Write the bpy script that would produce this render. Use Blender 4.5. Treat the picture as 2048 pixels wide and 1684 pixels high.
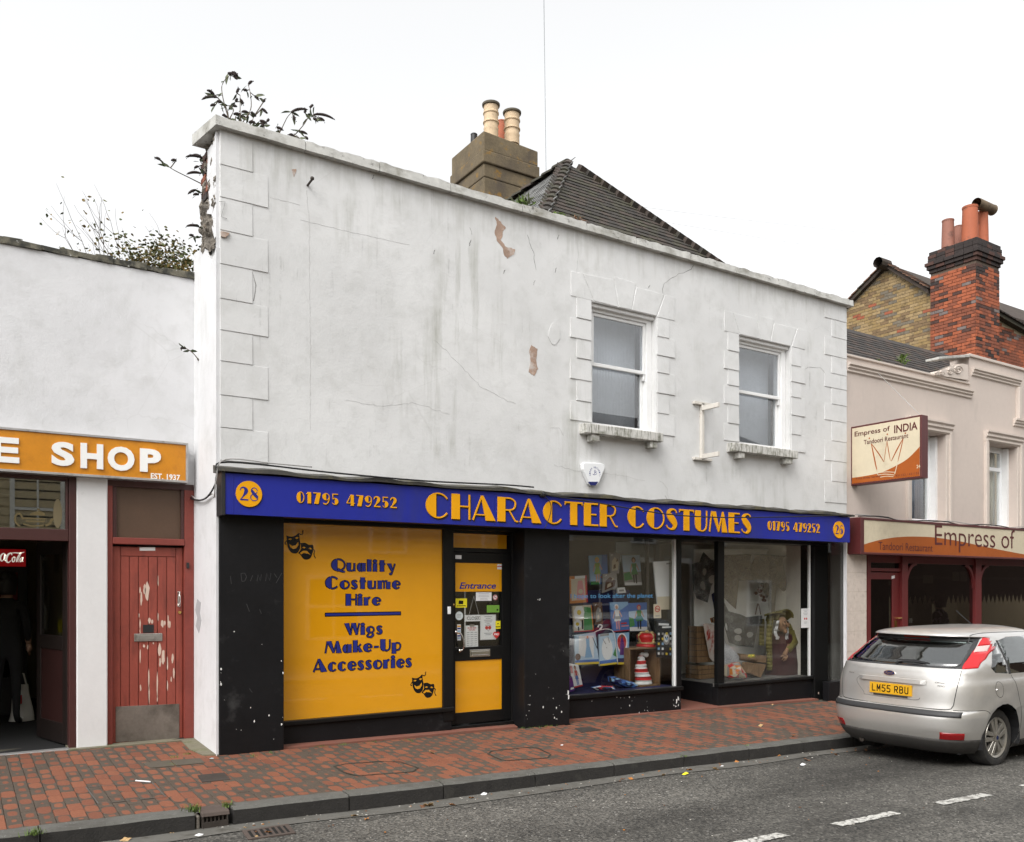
import bpy, bmesh, math, random
from mathutils import Vector, Matrix
from mathutils.bvhtree import BVHTree
R = math.radians
rnd = random.Random(7)
scene = bpy.context.scene
for o in list(bpy.data.objects): bpy.data.objects.remove(o)
COL = scene.collection
# ------------------------------------------------------------------ camera
F = 1720.0; PH = math.atan(F/2651.0); CS = math.cos(PH); SN = math.sin(PH); VH = 1175.0; ZE = 1.6
cd = bpy.data.cameras.new('camera'); cam = bpy.data.objects.new('camera', cd); COL.objects.link(cam)
cd.sensor_width = 36.0; cd.lens = 36.0*F/2048.0; cd.shift_y = (VH-842.0)/2048.0; cd.clip_end = 600; cd.clip_start = .05
cam.location = (0, 0, ZE); cam.rotation_euler = (R(90), 0, -PH)
scene.camera = cam
scene.render.resolution_x = 1024; scene.render.resolution_y = 842
# ------------------------------------------------------------------ sky and sun (overcast)
SUN_EL = R(48); SUN_AZ = R(-62)          # azimuth from -Y towards -X
world = bpy.data.worlds.new('World'); scene.world = world; world.use_nodes = True
nt = world.node_tree; nt.nodes.clear()
sk = nt.nodes.new('ShaderNodeTexSky'); sk.sky_type = 'NISHITA'; sk.sun_disc = False
sk.sun_elevation = SUN_EL; sk.sun_rotation = R(242); sk.dust_density = 6.0; sk.air_density = 1.6
hs = nt.nodes.new('ShaderNodeHueSaturation'); hs.inputs['Saturation'].default_value = 0.06
gm = nt.nodes.new('ShaderNodeGamma'); gm.inputs['Gamma'].default_value = 0.78
bg = nt.nodes.new('ShaderNodeBackground'); bg.inputs['Strength'].default_value = 0.15
wo = nt.nodes.new('ShaderNodeOutputWorld')
nt.links.new(sk.outputs[0], hs.inputs['Color']); nt.links.new(hs.outputs[0], gm.inputs['Color'])
nt.links.new(gm.outputs[0], bg.inputs['Color']); nt.links.new(bg.outputs[0], wo.inputs['Surface'])
sd = bpy.data.lights.new('sun', 'SUN'); sd.energy = 0.5; sd.angle = R(40); sd.color = (1, .97, .93)
sun = bpy.data.objects.new('sun', sd); COL.objects.link(sun)
sdir = Vector((math.sin(SUN_AZ)*math.cos(SUN_EL), -math.cos(SUN_AZ)*math.cos(SUN_EL), math.sin(SUN_EL)))  # towards sun
sun.rotation_euler = sdir.to_track_quat('Z', 'Y').to_euler(); sun.location = (0, 0, 20)
vs = scene.view_settings; vs.view_transform = 'Standard'; vs.look = 'None'; vs.gamma = 1; vs.exposure = 1.5; vs.use_curve_mapping = False
try:
 scene.cycles.max_bounces = 8; scene.cycles.transparent_max_bounces = 16; scene.cycles.use_fast_gi = False
except Exception: pass
# ------------------------------------------------------------------ picture to place
def WX(u, Y):
 r = (u-1024.0)/F; return Y*(SN+r*CS)/(CS-r*SN)
def DP(X, Y): return X*SN+Y*CS
def W(u, v, Y):
 X = WX(u, Y); return Vector((X, Y, ZE-(v-VH)/F*DP(X, Y)))
def WZ(u, v, Y): return W(u, v, Y).z
def YatX(u, X):
 r = (u-1024.0)/F; return X*(CS-r*SN)/(SN+r*CS)
def pav(X, Y): return -.0148*(X-2.13)-.029*(8.4-Y)
def kerbY(X): return 6.545-.0205*X
def road(X, Y):
 c = kerbY(X); base = pav(X, c)-.125
 if Y > 1.5: return base+.02*min(c-Y, 3.0)
 return base+.06
def ground_hit(u, v, fz):
 r = (u-1024.0)/F; t = -(v-VH)/F; dx, dy = SN+r*CS, CS-r*SN; k = 5.0
 for _ in range(60): k = (ZE-fz(dx*k, dy*k))/(-t)
 return Vector((dx*k, dy*k, ZE+t*k))
# ------------------------------------------------------------------ mesh building
class MB:
 def __init__(s): s.v = []; s.f = []; s.m = []; s.uv = None
 def face(s, pts, m=0):
  i = len(s.v); s.v += [tuple(p) for p in pts]; s.f.append(tuple(range(i, i+len(pts)))); s.m.append(m)
 def add(s, vs_, fs, m=0):
  i = len(s.v); s.v += [tuple(p) for p in vs_]
  for f in fs: s.f.append(tuple(i+k for k in f)); s.m.append(m)
 def box(s, x0, x1, y0, y1, z0, z1, m=0):
  if x1 < x0: x0, x1 = x1, x0
  if y1 < y0: y0, y1 = y1, y0
  if z1 < z0: z0, z1 = z1, z0
  s.add([(x0,y0,z0),(x1,y0,z0),(x1,y1,z0),(x0,y1,z0),(x0,y0,z1),(x1,y0,z1),(x1,y1,z1),(x0,y1,z1)],
              [(0,3,2,1),(4,5,6,7),(0,1,5,4),(1,2,6,5),(2,3,7,6),(3,0,4,7)], m)
 def hexa(s, p, m=0):   # 8 points bottom 4 ccw, top 4
  s.add(p, [(0,3,2,1),(4,5,6,7),(0,1,5,4),(1,2,6,5),(2,3,7,6),(3,0,4,7)], m)
 def prism(s, poly, y0, y1, m=0):   # xz polygon extruded along y (y0 front)
  n = len(poly); a = sum(poly[i][0]*poly[(i+1)%n][1]-poly[(i+1)%n][0]*poly[i][1] for i in range(n))
  if a < 0: poly = poly[::-1]
  vs_ = [(x, y0, z) for x, z in poly]+[(x, y1, z) for x, z in poly]
  fs = [tuple(range(n)), tuple(range(2*n-1, n-1, -1))]+[(i, n+i, n+(i+1)%n, (i+1)%n) for i in range(n)]
  s.add(vs_, fs, m)
 def prismz(s, poly, z0, z1, m=0):  # xy polygon extruded along z
  n = len(poly); a = sum(poly[i][0]*poly[(i+1)%n][1]-poly[(i+1)%n][0]*poly[i][1] for i in range(n))
  if a < 0: poly = poly[::-1]
  vs_ = [(x, y, z0) for x, y in poly]+[(x, y, z1) for x, y in poly]
  fs = [tuple(range(n-1, -1, -1)), tuple(range(n, 2*n))]+[(i, (i+1)%n, n+(i+1)%n, n+i) for i in range(n)]
  s.add(vs_, fs, m)
 def prismx(s, poly, x0, x1, m=0):  # yz polygon extruded along x
  n = len(poly); a = sum(poly[i][0]*poly[(i+1)%n][1]-poly[(i+1)%n][0]*poly[i][1] for i in range(n))
  if a < 0: poly = poly[::-1]
  vs_ = [(x0, y, z) for y, z in poly]+[(x1, y, z) for y, z in poly]
  fs = [tuple(range(n-1, -1, -1)), tuple(range(n, 2*n))]+[(i, (i+1)%n, n+(i+1)%n, n+i) for i in range(n)]
  s.add(vs_, fs, m)
 def tube(s, pts, r, seg=6, m=0, cap=True):
  pts = [Vector(p) for p in pts]; n = len(pts); rings = []
  rr = r if isinstance(r, (list, tuple)) else [r]*n
  ref = Vector((0, 0, 1))
  for i, p in enumerate(pts):
   t = (pts[min(i+1, n-1)]-pts[max(i-1, 0)])
   if t.length < 1e-9: t = Vector((0, 0, 1))
   t.normalize()
   a = ref if abs(t.dot(ref)) < .95 else Vector((1, 0, 0))
   u = t.cross(a).normalized(); w = u.cross(t)
   rings.append([p+(u*math.cos(k*2*math.pi/seg)+w*math.sin(k*2*math.pi/seg))*rr[i] for k in range(seg)])
  vs_ = [q for g in rings for q in g]; fs = []
  for i in range(n-1):
   for k in range(seg):
    a, b = i*seg+k, i*seg+(k+1) % seg
    fs.append((a, a+seg, b+seg, b))
  if cap: fs += [tuple(range(seg)), tuple(range(n*seg-1, (n-1)*seg-1, -1))]
  s.add(vs_, fs, m)
 def lathe(s, prof, c=(0,0,0), axis='z', seg=24, m=0):  # prof [(r, h)]
  vs_ = []; fs = []; n = len(prof); c = Vector(c)
  for r, h in prof:
   for k in range(seg):
    a = 2*math.pi*k/seg; x, y = r*math.cos(a), r*math.sin(a)
    vs_.append(c+(Vector((x, y, h)) if axis == 'z' else Vector((x, h, y)) if axis == 'y' else Vector((h, x, y))))
  for i in range(n-1):
   for k in range(seg):
    a, b = i*seg+k, i*seg+(k+1) % seg
    fs.append((a, b, b+seg, a+seg) if axis != 'y' else (a, a+seg, b+seg, b))
  s.add(vs_, fs, m)
 def grid(s, fn, nu, nv, m=0, flip=False):
  vs_ = [fn(i/nu, j/nv) for j in range(nv+1) for i in range(nu+1)]; fs = []
  for j in range(nv):
   for i in range(nu):
    a = j*(nu+1)+i; q = (a, a+1, a+nu+2, a+nu+1); fs.append(q[::-1] if flip else q)
  s.add(vs_, fs, m)
 def ball(s, c, r, seg=10, rings=7, m=0, sc=(1,1,1)):
  vs_ = []; fs = []; c = Vector(c)
  for j in range(rings+1):
   th = math.pi*j/rings
   for k in range(seg):
    a = 2*math.pi*k/seg
    vs_.append(c+Vector((r*sc[0]*math.sin(th)*math.cos(a), r*sc[1]*math.sin(th)*math.sin(a), r*sc[2]*math.cos(th))))
  for j in range(rings):
   for k in range(seg):
    a, b = j*seg+k, j*seg+(k+1) % seg; fs.append((a, a+seg, b+seg, b))
  s.add(vs_, fs, m)
 def mesh(s, name, mats, off=(0,0,0), smooth=False, attr=None):
  me = bpy.data.meshes.new(name); o = Vector(off)
  me.from_pydata([(p[0]-o.x, p[1]-o.y, p[2]-o.z) for p in s.v], [], s.f)
  for m in mats: me.materials.append(m)
  if len(mats) > 1: me.polygons.foreach_set('material_index', s.m)
  if smooth: me.polygons.foreach_set('use_smooth', [True]*len(s.f))
  if attr:
   for k, val in attr.items():
    a = me.attributes.new(k, 'FLOAT', 'FACE'); a.data.foreach_set('value', val)
  me.update(); return me
 def obj(s, name, mats, parent=None, label=None, smooth=False, bev=0, loc=None, angle=None):
  if not isinstance(mats, (list, tuple)): mats = [mats]
  off = loc if loc is not None else (parent['_w'] if parent is not None else (0, 0, 0))
  o = bpy.data.objects.new(name, s.mesh(name, mats, off, smooth)); COL.objects.link(o)
  if parent is not None:
   o.parent = parent; pw = Vector(parent['_w']); o.location = Vector(off)-pw; o['_w'] = tuple(off)
  else: o.location = off; o['_w'] = tuple(off)
  if label: o['label'] = label
  if bev:
   b = o.modifiers.new('edge', 'BEVEL'); b.width = bev; b.segments = 2; b.limit_method = 'ANGLE'; b.angle_limit = R(40)
  if angle:
   o.data.set_sharp_from_angle(angle=R(angle))
  return o
def thing(name, label, cat, loc=(0, 0, 0), group=None):
 o = bpy.data.objects.new(name, None); COL.objects.link(o); o.location = loc; o['_w'] = tuple(loc); o.empty_display_size = .1
 o['label'] = label; o['category'] = cat
 if group: o['group'] = group
 return o
def tag(o, label, cat, group=None):
 o['label'] = label; o['category'] = cat
 if group: o['group'] = group
 return o
def struct(o): o['kind'] = 'structure'; return o
def stuff(o): o['kind'] = 'stuff'; return o
def inst(name, me, parent, loc, rot=(0, 0, 0), sc=None):
 o = bpy.data.objects.new(name, me); COL.objects.link(o)
 if parent is not None: o.parent = parent; o.location = Vector(loc)-Vector(parent['_w'])
 else: o.location = loc
 o['_w'] = tuple(loc); o.rotation_euler = rot
 if sc: o.scale = sc
 return o
def copy_tree(o, parent=None):
 c = o.copy(); COL.objects.link(c)
 if parent is not None: c.parent = parent
 for ch in list(o.children): copy_tree(ch, c)
 return c
def wall_grid(b, x0, x1, z0, z1, y0, y1, holes, m=0, ztop=None, step=None):
 xs = {x0, x1}; zs = {z0, z1}
 for h in holes: xs |= {h[0], h[1]}; zs |= {h[2], h[3]}
 xs = sorted(x for x in xs if x0 <= x <= x1); zs = sorted(z for z in zs if z0 <= z <= z1)
 def full(i, j):
  if i < 0 or j < 0 or i >= len(xs)-1 or j >= len(zs)-1: return False
  cx, cz = (xs[i]+xs[i+1])/2, (zs[j]+zs[j+1])/2
  return not any(h[0] < cx < h[1] and h[2] < cz < h[3] for h in holes)
 for i in range(len(xs)-1):
  for j in range(len(zs)-1):
   if not full(i, j): continue
   a, c, p, q = xs[i], xs[i+1], zs[j], zs[j+1]
   b.face([(a,y0,p),(c,y0,p),(c,y0,q),(a,y0,q)], m); b.face([(a,y1,q),(c,y1,q),(c,y1,p),(a,y1,p)], m)
   if not full(i-1, j): b.face([(a,y0,p),(a,y0,q),(a,y1,q),(a,y1,p)], m)
   if not full(i+1, j): b.face([(c,y1,p),(c,y1,q),(c,y0,q),(c,y0,p)], m)
   if not full(i, j-1): b.face([(a,y1,p),(c,y1,p),(c,y0,p),(a,y0,p)], m)
   if not full(i, j+1): b.face([(a,y0,q),(c,y0,q),(c,y1,q),(a,y1,q)], m)
# ---- flat figures on a plane: frame = (origin, U, V); outward normal = U x V
class Fr:
 def __init__(s, o, u, v): s.o = Vector(o); s.u = Vector(u).normalized(); s.v = Vector(v).normalized(); s.n = s.u.cross(s.v)
 def p(s, x, y, n=0): return s.o+s.u*x+s.v*y+s.n*n
def facade(Y, x=0, z=0): return Fr((x, Y, z), (1, 0, 0), (0, 0, 1))
def poly2(b, fr, pts, n, m=0, th=0):
 a = sum(pts[i][0]*pts[(i+1)%len(pts)][1]-pts[(i+1)%len(pts)][0]*pts[i][1] for i in range(len(pts)))
 if a < 0: pts = pts[::-1]
 b.face([fr.p(x, y, n) for x, y in pts], m)
 if th:
  k = len(pts)
  for i in range(k):
   p, q = pts[i], pts[(i+1) % k]
   b.face([fr.p(p[0], p[1], n-th), fr.p(q[0], q[1], n-th), fr.p(q[0], q[1], n), fr.p(p[0], p[1], n)], m)
def strip2(b, fr, pts, n, m=0, th=0, closed=False):
 k = len(pts); L = []; Rr = []
 for i, (x, y, w) in enumerate(pts):
  if closed: p0, p1 = pts[(i-1) % k], pts[(i+1) % k]
  else: p0, p1 = pts[max(i-1, 0)], pts[min(i+1, k-1)]
  dx, dy = p1[0]-p0[0], p1[1]-p0[1]; l = math.hypot(dx, dy) or 1
  nx, ny = -dy/l*w/2, dx/l*w/2
  L.append((x+nx, y+ny)); Rr.append((x-nx, y-ny))
 rng = range(k if closed else k-1)
 for i in rng:
  j = (i+1) % k
  b.face([fr.p(*Rr[i], n), fr.p(*Rr[j], n), fr.p(*L[j], n), fr.p(*L[i], n)], m)
  if th:
   b.face([fr.p(*L[i], n), fr.p(*L[j], n), fr.p(*L[j], n-th), fr.p(*L[i], n-th)], m)
   b.face([fr.p(*Rr[j], n), fr.p(*Rr[i], n), fr.p(*Rr[i], n-th), fr.p(*Rr[j], n-th)], m)
def smooth2(pts, k=5):
 out = []; n = len(pts)
 for i in range(n-1):
  p0, p1, p2, p3 = pts[max(i-1, 0)], pts[i], pts[i+1], pts[min(i+2, n-1)]
  for t in range(k):
   s = t/k
   out.append(tuple(.5*((2*p1[d])+(-p0[d]+p2[d])*s+(2*p0[d]-5*p1[d]+4*p2[d]-p3[d])*s*s+(-p0[d]+3*p1[d]-3*p2[d]+p3[d])*s**3) for d in range(len(p1))))
 out.append(tuple(pts[-1])); return out
def ell(cx, cy, rx, ry, n=20, a0=0, a1=360):
 full = abs(a1-a0) >= 360
 return [(cx+rx*math.cos(R(a0+(a1-a0)*i/(n if full else n-1))), cy+ry*math.sin(R(a0+(a1-a0)*i/(n if full else n-1)))) for i in range(n)]
# ------------------------------------------------------------------ materials
def nm(name):
 m = bpy.data.materials.new(name); m.use_nodes = True; t = m.node_tree; t.nodes.clear()
 return m, t, t.nodes.new('ShaderNodeOutputMaterial')
def N(t, typ, **kw):
 n = t.nodes.new(typ)
 for k, v in kw.items():
  if k in n.inputs.keys() if isinstance(k, str) else False: n.inputs[k].default_value = v
  else: setattr(n, k, v)
 return n
def noise(t, pos, scale, detail=4, rough=.55, sc=None):
 if sc is not None:
  mp = t.nodes.new('ShaderNodeMapping'); mp.inputs['Scale'].default_value = sc; t.links.new(pos, mp.inputs['Vector']); pos = mp.outputs[0]
 n = t.nodes.new('ShaderNodeTexNoise'); n.inputs['Scale'].default_value = scale; n.inputs['Detail'].default_value = detail; n.inputs['Roughness'].default_value = rough
 t.links.new(pos, n.inputs['Vector']); return n.outputs['Fac']
def ramp(t, fac, stops):
 r = t.nodes.new('ShaderNodeValToRGB'); el = r.color_ramp.elements
 while len(el) < len(stops): el.new(.5)
 for e, (p, c) in zip(el, stops): e.position = p; e.color = (c, c, c, 1) if isinstance(c, (int, float)) else (*c, 1)
 t.links.new(fac, r.inputs[0]); return r.outputs[0]
def mix(t, fac, a, b, mode='MIX'):
 n = t.nodes.new('ShaderNodeMix'); n.data_type = 'RGBA'; n.blend_type = mode
 for s, v in ((n.inputs[0], fac), (n.inputs[6], a), (n.inputs[7], b)):
  if isinstance(v, (int, float)): s.default_value = v
  elif isinstance(v, tuple): s.default_value = (*v, 1)
  else: t.links.new(v, s)
 return n.outputs[2]
def math_(t, op, a, b=None):
 n = t.nodes.new('ShaderNodeMath'); n.operation = op
 for s, v in zip(n.inputs, (a, b)):
  if v is None: continue
  if isinstance(v, (int, float)): s.default_value = v
  else: t.links.new(v, s)
 return n.outputs[0]
def pos_of(t): return t.nodes.new('ShaderNodeNewGeometry').outputs['Position']
def bsdf(t, out, col, rough=.6, metal=0, spec=.5, coat=0, bump=None, bstr=.3, bdist=.005):
 p = t.nodes.new('ShaderNodeBsdfPrincipled')
 for k, v in (('Base Color', col), ('Roughness', rough), ('Metallic', metal), ('Specular IOR Level', spec), ('Coat Weight', coat)):
  s = p.inputs[k]
  if isinstance(v, tuple): s.default_value = (*v, 1)
  elif isinstance(v, (int, float)): s.default_value = v
  else: t.links.new(v, s)
 if coat: p.inputs['Coat Roughness'].default_value = .04
 if bump is not None:
  bn = t.nodes.new('ShaderNodeBump'); bn.inputs['Strength'].default_value = bstr; bn.inputs['Distance'].default_value = bdist
  t.links.new(bump, bn.inputs['Height']); t.links.new(bn.outputs[0], p.inputs['Normal'])
 t.links.new(p.outputs[0], out.inputs['Surface']); return p
def M(name, col, rough=.6, metal=0, spec=.5, var=.12, vs=2.5, bump=.15, bs=60, dirt=None, coat=0, bdist=.003):
 """dirt = (colour, scale, lo, hi, stretch)"""
 m, t, out = nm(name); pos = pos_of(t)
 c = col
 if var:
  n1 = noise(t, pos, vs, 5, .6); n2 = noise(t, pos, vs*9, 3, .6)
  s = math_(t, 'ADD', math_(t, 'MULTIPLY', n1, .65), math_(t, 'MULTIPLY', n2, .35))
  k = ramp(t, s, [(.3, 1-var), (.7, 1+var)])
  c = mix(t, 1.0, col, k, 'MULTIPLY')
 for d in (dirt if isinstance(dirt, list) else [dirt] if dirt else []):
  f = noise(t, pos, d[1], 6, .65, d[4] if len(d) > 4 else None)
  c = mix(t, ramp(t, f, [(d[2], 0), (d[3], 1)]), c, d[0])
 bsdf(t, out, c, rough, metal, spec, coat, noise(t, pos, bs, 4, .6) if bump else None, bump, bdist)
 return m
def glassmat(name, tint=(.93, .95, .94), refl=.06, rough=0.0, rcol=(1, 1, 1)):
 m, t, out = nm(name)
 lw = t.nodes.new('ShaderNodeLayerWeight'); lw.inputs['Blend'].default_value = .5
 f = math_(t, 'ADD', math_(t, 'MULTIPLY', math_(t, 'POWER', lw.outputs['Facing'], 4.0), 1-refl), refl)
 tr = t.nodes.new('ShaderNodeBsdfTransparent'); tr.inputs[0].default_value = (*tint, 1)
 gl = t.nodes.new('ShaderNodeBsdfGlossy'); gl.inputs['Roughness'].default_value = rough; gl.inputs[0].default_value = (*rcol, 1)
 ms = t.nodes.new('ShaderNodeMixShader'); t.links.new(f, ms.inputs[0]); t.links.new(tr.outputs[0], ms.inputs[1]); t.links.new(gl.outputs[0], ms.inputs[2])
 t.links.new(ms.outputs[0], out.inputs['Surface']); return m
def flat(name, col, rough=.5, spec=.4): return M(name, col, rough, spec=spec, var=.04, bump=0)
# white painted render with streaks, mould and mottling
def render_mat(name, base, streak=1.0, zref=6.05, rust=True):
 m, t, out = nm(name); pos = pos_of(t)
 big = noise(t, pos, .9, 4, .55); mid = noise(t, pos, 4.5, 6, .65); fine = noise(t, pos, 45, 4, .6)
 c = mix(t, ramp(t, big, [(.32, 0), (.72, 1)]), base, tuple(x*.86 for x in base))
 c = mix(t, ramp(t, mid, [(.48, 0), (.75, .55)]), c, (base[0]*.72, base[1]*.72, base[2]*.70))
 st = noise(t, pos, 1.0, 7, .68, (5.5, 3, .42)); blot = noise(t, pos, .75, 4, .6)
 k = math_(t, 'MULTIPLY', ramp(t, st, [(.50, 0), (.70, 1)]), ramp(t, blot, [(.52, 0), (.66, 1)]))
 k = math_(t, 'MULTIPLY', k, .66*streak); c = mix(t, k, c, (.22, .225, .17))
 st2 = noise(t, pos, 1.0, 8, .7, (16, 6, .9)); k2 = math_(t, 'MULTIPLY', ramp(t, st2, [(.60, 0), (.74, 1)]), math_(t, 'MULTIPLY', ramp(t, mid, [(.45, 0), (.62, 1)]), .55*streak))
 c = mix(t, k2, c, (.12, .12, .11))
 sep = t.nodes.new('ShaderNodeSeparateXYZ'); t.links.new(pos, sep.inputs[0])
 dz = math_(t, 'SUBTRACT', zref, sep.outputs['Z'])
 top = ramp(t, math_(t, 'ADD', math_(t, 'MULTIPLY', dz, .8), math_(t, 'MULTIPLY', math_(t, 'SUBTRACT', noise(t, pos, 1, 6, .7, (9, 4, .8)), .5), 1.3)), [(.0, 1), (.26, 0)])
 c = mix(t, math_(t, 'MULTIPLY', top, .30*streak), c, (.30, .29, .25))
 v = t.nodes.new('ShaderNodeTexVoronoi'); v.feature = 'DISTANCE_TO_EDGE'; v.inputs['Scale'].default_value = 1.3
 wv = mix(t, .12, pos, mix(t, 1, pos, noise(t, pos, 3, 4), 'ADD')); t.links.new(wv, v.inputs['Vector'])
 cr = math_(t, 'MULTIPLY', ramp(t, v.outputs['Distance'], [(.0, 1), (.006, 0)]), ramp(t, noise(t, pos, .8, 3), [(.52, 0), (.62, .14)]))
 c = mix(t, cr, c, (.25, .24, .22))
 h = math_(t, 'ADD', math_(t, 'MULTIPLY', mid, .5), math_(t, 'ADD', math_(t, 'MULTIPLY', fine, .16), math_(t, 'MULTIPLY', big, 1.2)))
 bsdf(t, out, c, .72, spec=.3, bump=h, bstr=.5, bdist=.02)
 return m
WHITE = render_mat('white_render', (.66, .66, .655), streak=.85)
WHITE2 = render_mat('white_render_clean', (.665, .665, .675), streak=.45, zref=30)
PILL = M('white_pillar_paint', (.66, .655, .65), .6, var=.05, bump=.3, bs=40, dirt=[((.42, .33, .22), 2.2, .70, .82, (1, 1, .7)), ((.35, .33, .30), 7, .68, .80)])
COPE = M('coping_stone', (.45, .445, .42), .85, var=.2, bump=.5, bs=35, dirt=[((.20, .19, .16), 5, .47, .70, (.6, 1, 1)), ((.06, .055, .05), 16, .60, .70)])
PINK = M('pink_render', (.53, .455, .405), .75, var=.06, vs=1.2, bump=.35, bs=18, dirt=[((.44, .38, .34), 1.6, .56, .80, (2, 2, .7))])
PINKT = M('pink_trim', (.54, .47, .415), .7, var=.06, bump=.2, bs=40, dirt=[((.36, .32, .28), 8, .62, .8)])
PLAST = M('bare_plaster', (.36, .25, .19), .9, var=.3, vs=7, bump=.9, bs=30, dirt=[((.50, .44, .40), 6, .52, .66)], bdist=.01)
BLACK = M('black_gloss_paint', (.009, .009, .010), .42, spec=.22, var=.25, bump=.25, bs=14, dirt=[((.05, .05, .05), 3, .60, .8), ((.30, .29, .28), 24, .81, .83)], bdist=.004)
BLACK2 = M('black_frame_paint', (.008, .008, .008), .34, spec=.25, var=.2, bump=.1, dirt=[((.40, .38, .35), 26, .80, .82)])
BLUE = M('blue_sign_face', (.019, .027, .26), .4, spec=.18, var=.12, vs=.8, bump=.05, bs=3, dirt=[((.03, .035, .17), 1, .5, .8, (3, 3, .8)), ((.10, .10, .2), 30, .76, .79)])
ORANGE = flat('orange_lettering', (.74, .335, .006), .5, .15)
DKSH = flat('dark_letter_return', (.02, .012, .012), .6)
YELLOW = M('yellow_vinyl', (.71, .318, .006), .03, spec=.5, var=.05, vs=.9, bump=.03, bs=1.5, coat=.9, bdist=.02)
INKB = flat('blue_vinyl', (.022, .030, .21), .08)
INKK = flat('black_vinyl', (.008, .008, .009), .08)
WFRAME = M('white_window_paint', (.74, .74, .735), .4, var=.06, bump=.1, dirt=[((.3, .28, .24), 18, .70, .78)])
UPVC = flat('white_plastic', (.76, .77, .78), .3)
SILL = M('sill_stone', (.52, .51, .48), .85, var=.15, bump=.5, bs=45, dirt=[((.10, .10, .07), 1, .50, .66, (40, 20, 5)), ((.17, .17, .13), 9, .5, .7)])
LEAD = M('lead_flashing', (.055, .052, .045), .75, var=.3, bump=.5, bs=30, dirt=[((.10, .09, .05), 8, .5, .65), ((.5, .5, .48), 26, .74, .77)])
REDDOOR = M('red_door_paint', (.25, .050, .032), .5, var=.2, bump=.25, bs=30, dirt=[((.15, .03, .02), 5, .5, .75, (3, 3, .5))])
PEEL = M('peeled_primer', (.55, .42, .34), .8, var=.1)
REDFR = M('red_frame_paint', (.19, .036, .025), .5, var=.2, bump=.2, dirt=[((.3, .2, .15), 25, .74, .78)])
MAROON = M('maroon_paint', (.055, .018, .016), .4, var=.15, bump=.1)
BROWNP = M('brown_board', (.085, .047, .026), .55, var=.12, vs=6, bump=.3, bs=25, dirt=[((.5, .45, .4), 20, .80, .82)])
SHOPOR = M('cafe_sign_orange', (.56, .215, .008), .35, var=.1, vs=5, bump=0, dirt=[((.36, .12, .006), 6, .5, .85)])
ALU = M('grey_metal_trim', (.42, .41, .40), .45, metal=.6, var=.15, dirt=[((.2, .18, .15), 8, .55, .75)])
LETW = flat('white_letter', (.80, .80, .78), .4)
STEEL = M('dull_steel', (.42, .40, .37), .42, metal=.9, var=.2, dirt=[((.14, .12, .10), 5, .5, .75)])
KICK = M('kick_plate', (.20, .175, .15), .5, metal=.55, var=.25, vs=4, dirt=[((.09, .075, .06), 3, .48, .7)])
CHROME = M('polished_metal', (.72, .70, .66), .15, metal=1, var=.03, bump=0)
BRASS = M('brass', (.55, .36, .12), .25, metal=1, var=.05, bump=0)
GLASS = glassmat('shop_glass', (.965, .975, .97), .05)
GLASSU = glassmat('sash_glass', (.86, .88, .90), .13)
GLASSD = glassmat('dark_glass', (.50, .50, .48), .05)
GLASSC = glassmat('car_glass', (.50, .55, .54), .15)
CARDW = flat('white_paper', (.72, .72, .72), .6)
BLKP = flat('black_plastic', (.02, .02, .021), .45)
CABLE = flat('black_cable', (.012, .012, .012), .6)
GREYC = flat('grey_cable', (.32, .31, .30), .6)
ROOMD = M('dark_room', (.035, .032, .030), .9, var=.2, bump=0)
ROOMC = M('cream_room', (.42, .38, .28), .9, var=.08, bump=0)
ROOMW = M('pale_display_back', (.60, .57, .50), .9, var=.06, bump=0)
NAVY = flat('navy_cloth', (.02, .02, .075), .9)
WOODC = M('crate_wood', (.20, .115, .055), .8, var=.3, vs=5, bump=.4, bs=50, dirt=[((.08, .045, .02), 1, .5, .7, (30, 30, 2))])
CONC = M('chimney_cement', (.140, .108, .064), .9, var=.35, vs=2.5, bump=.7, bs=25, dirt=[((.07, .055, .042), 1.7, .48, .72, (1, 1, .6)), ((.24, .13, .02), 5, .58, .68), ((.33, .31, .25), 22, .70, .78)], bdist=.01)
POTC = M('buff_pot', (.56, .42, .27), .7, var=.1, bump=.2, dirt=[((.22, .17, .11), 5, .56, .75)])
POTD = M('pot_rim', (.10, .085, .06), .8)
POTR = M('terracotta_pot', (.36, .10, .045), .75, var=.15, bump=.2, dirt=[((.12, .05, .03), 4, .55, .75)])
POTP = M('pinkish_pot', (.27, .115, .08), .75, var=.15, bump=.2, dirt=[((.1, .05, .04), 4, .55, .75)])
COWL = M('rusty_cowl', (.13, .09, .05), .7, var=.3, dirt=[((.05, .03, .02), 8, .5, .7)])
LEADW = M('grey_lead', (.33, .34, .35), .55, metal=.3, var=.2)
MOSS = M('moss_green', (.09, .13, .025), .95, var=.4, vs=20, bump=.5)
GRASS = M('weed_green', (.10, .16, .03), .8, var=.3, vs=30, bump=0)
def tile_mat(name, c, moss):
 return M(name, c, .9, var=.35, vs=6, bump=.6, bs=50, dirt=[((.018, .016, .014), 5, .5, .75), ((.065, .062, .028), 3, .58, .76)] if moss else [((.03, .03, .03), 4, .5, .75), ((.42, .42, .42), 28, .71, .75)], bdist=.004)
TILES = [tile_mat('clay_tile_dark', (.034, .029, .024), 1), tile_mat('clay_tile_brown', (.052, .038, .030), 1), tile_mat('clay_tile_moss', (.044, .040, .026), 1)]
TILER = tile_mat('clay_tile_red', (.16, .085, .055), 1)
SLATE = [tile_mat('slate_grey', (.13, .13, .125), 0), tile_mat('slate_pale', (.19, .19, .185), 0)]
RTILE = [tile_mat('roof_tile_black', (.040, .035, .032), 0), tile_mat('roof_tile_brown', (.065, .048, .04), 1)]
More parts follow.
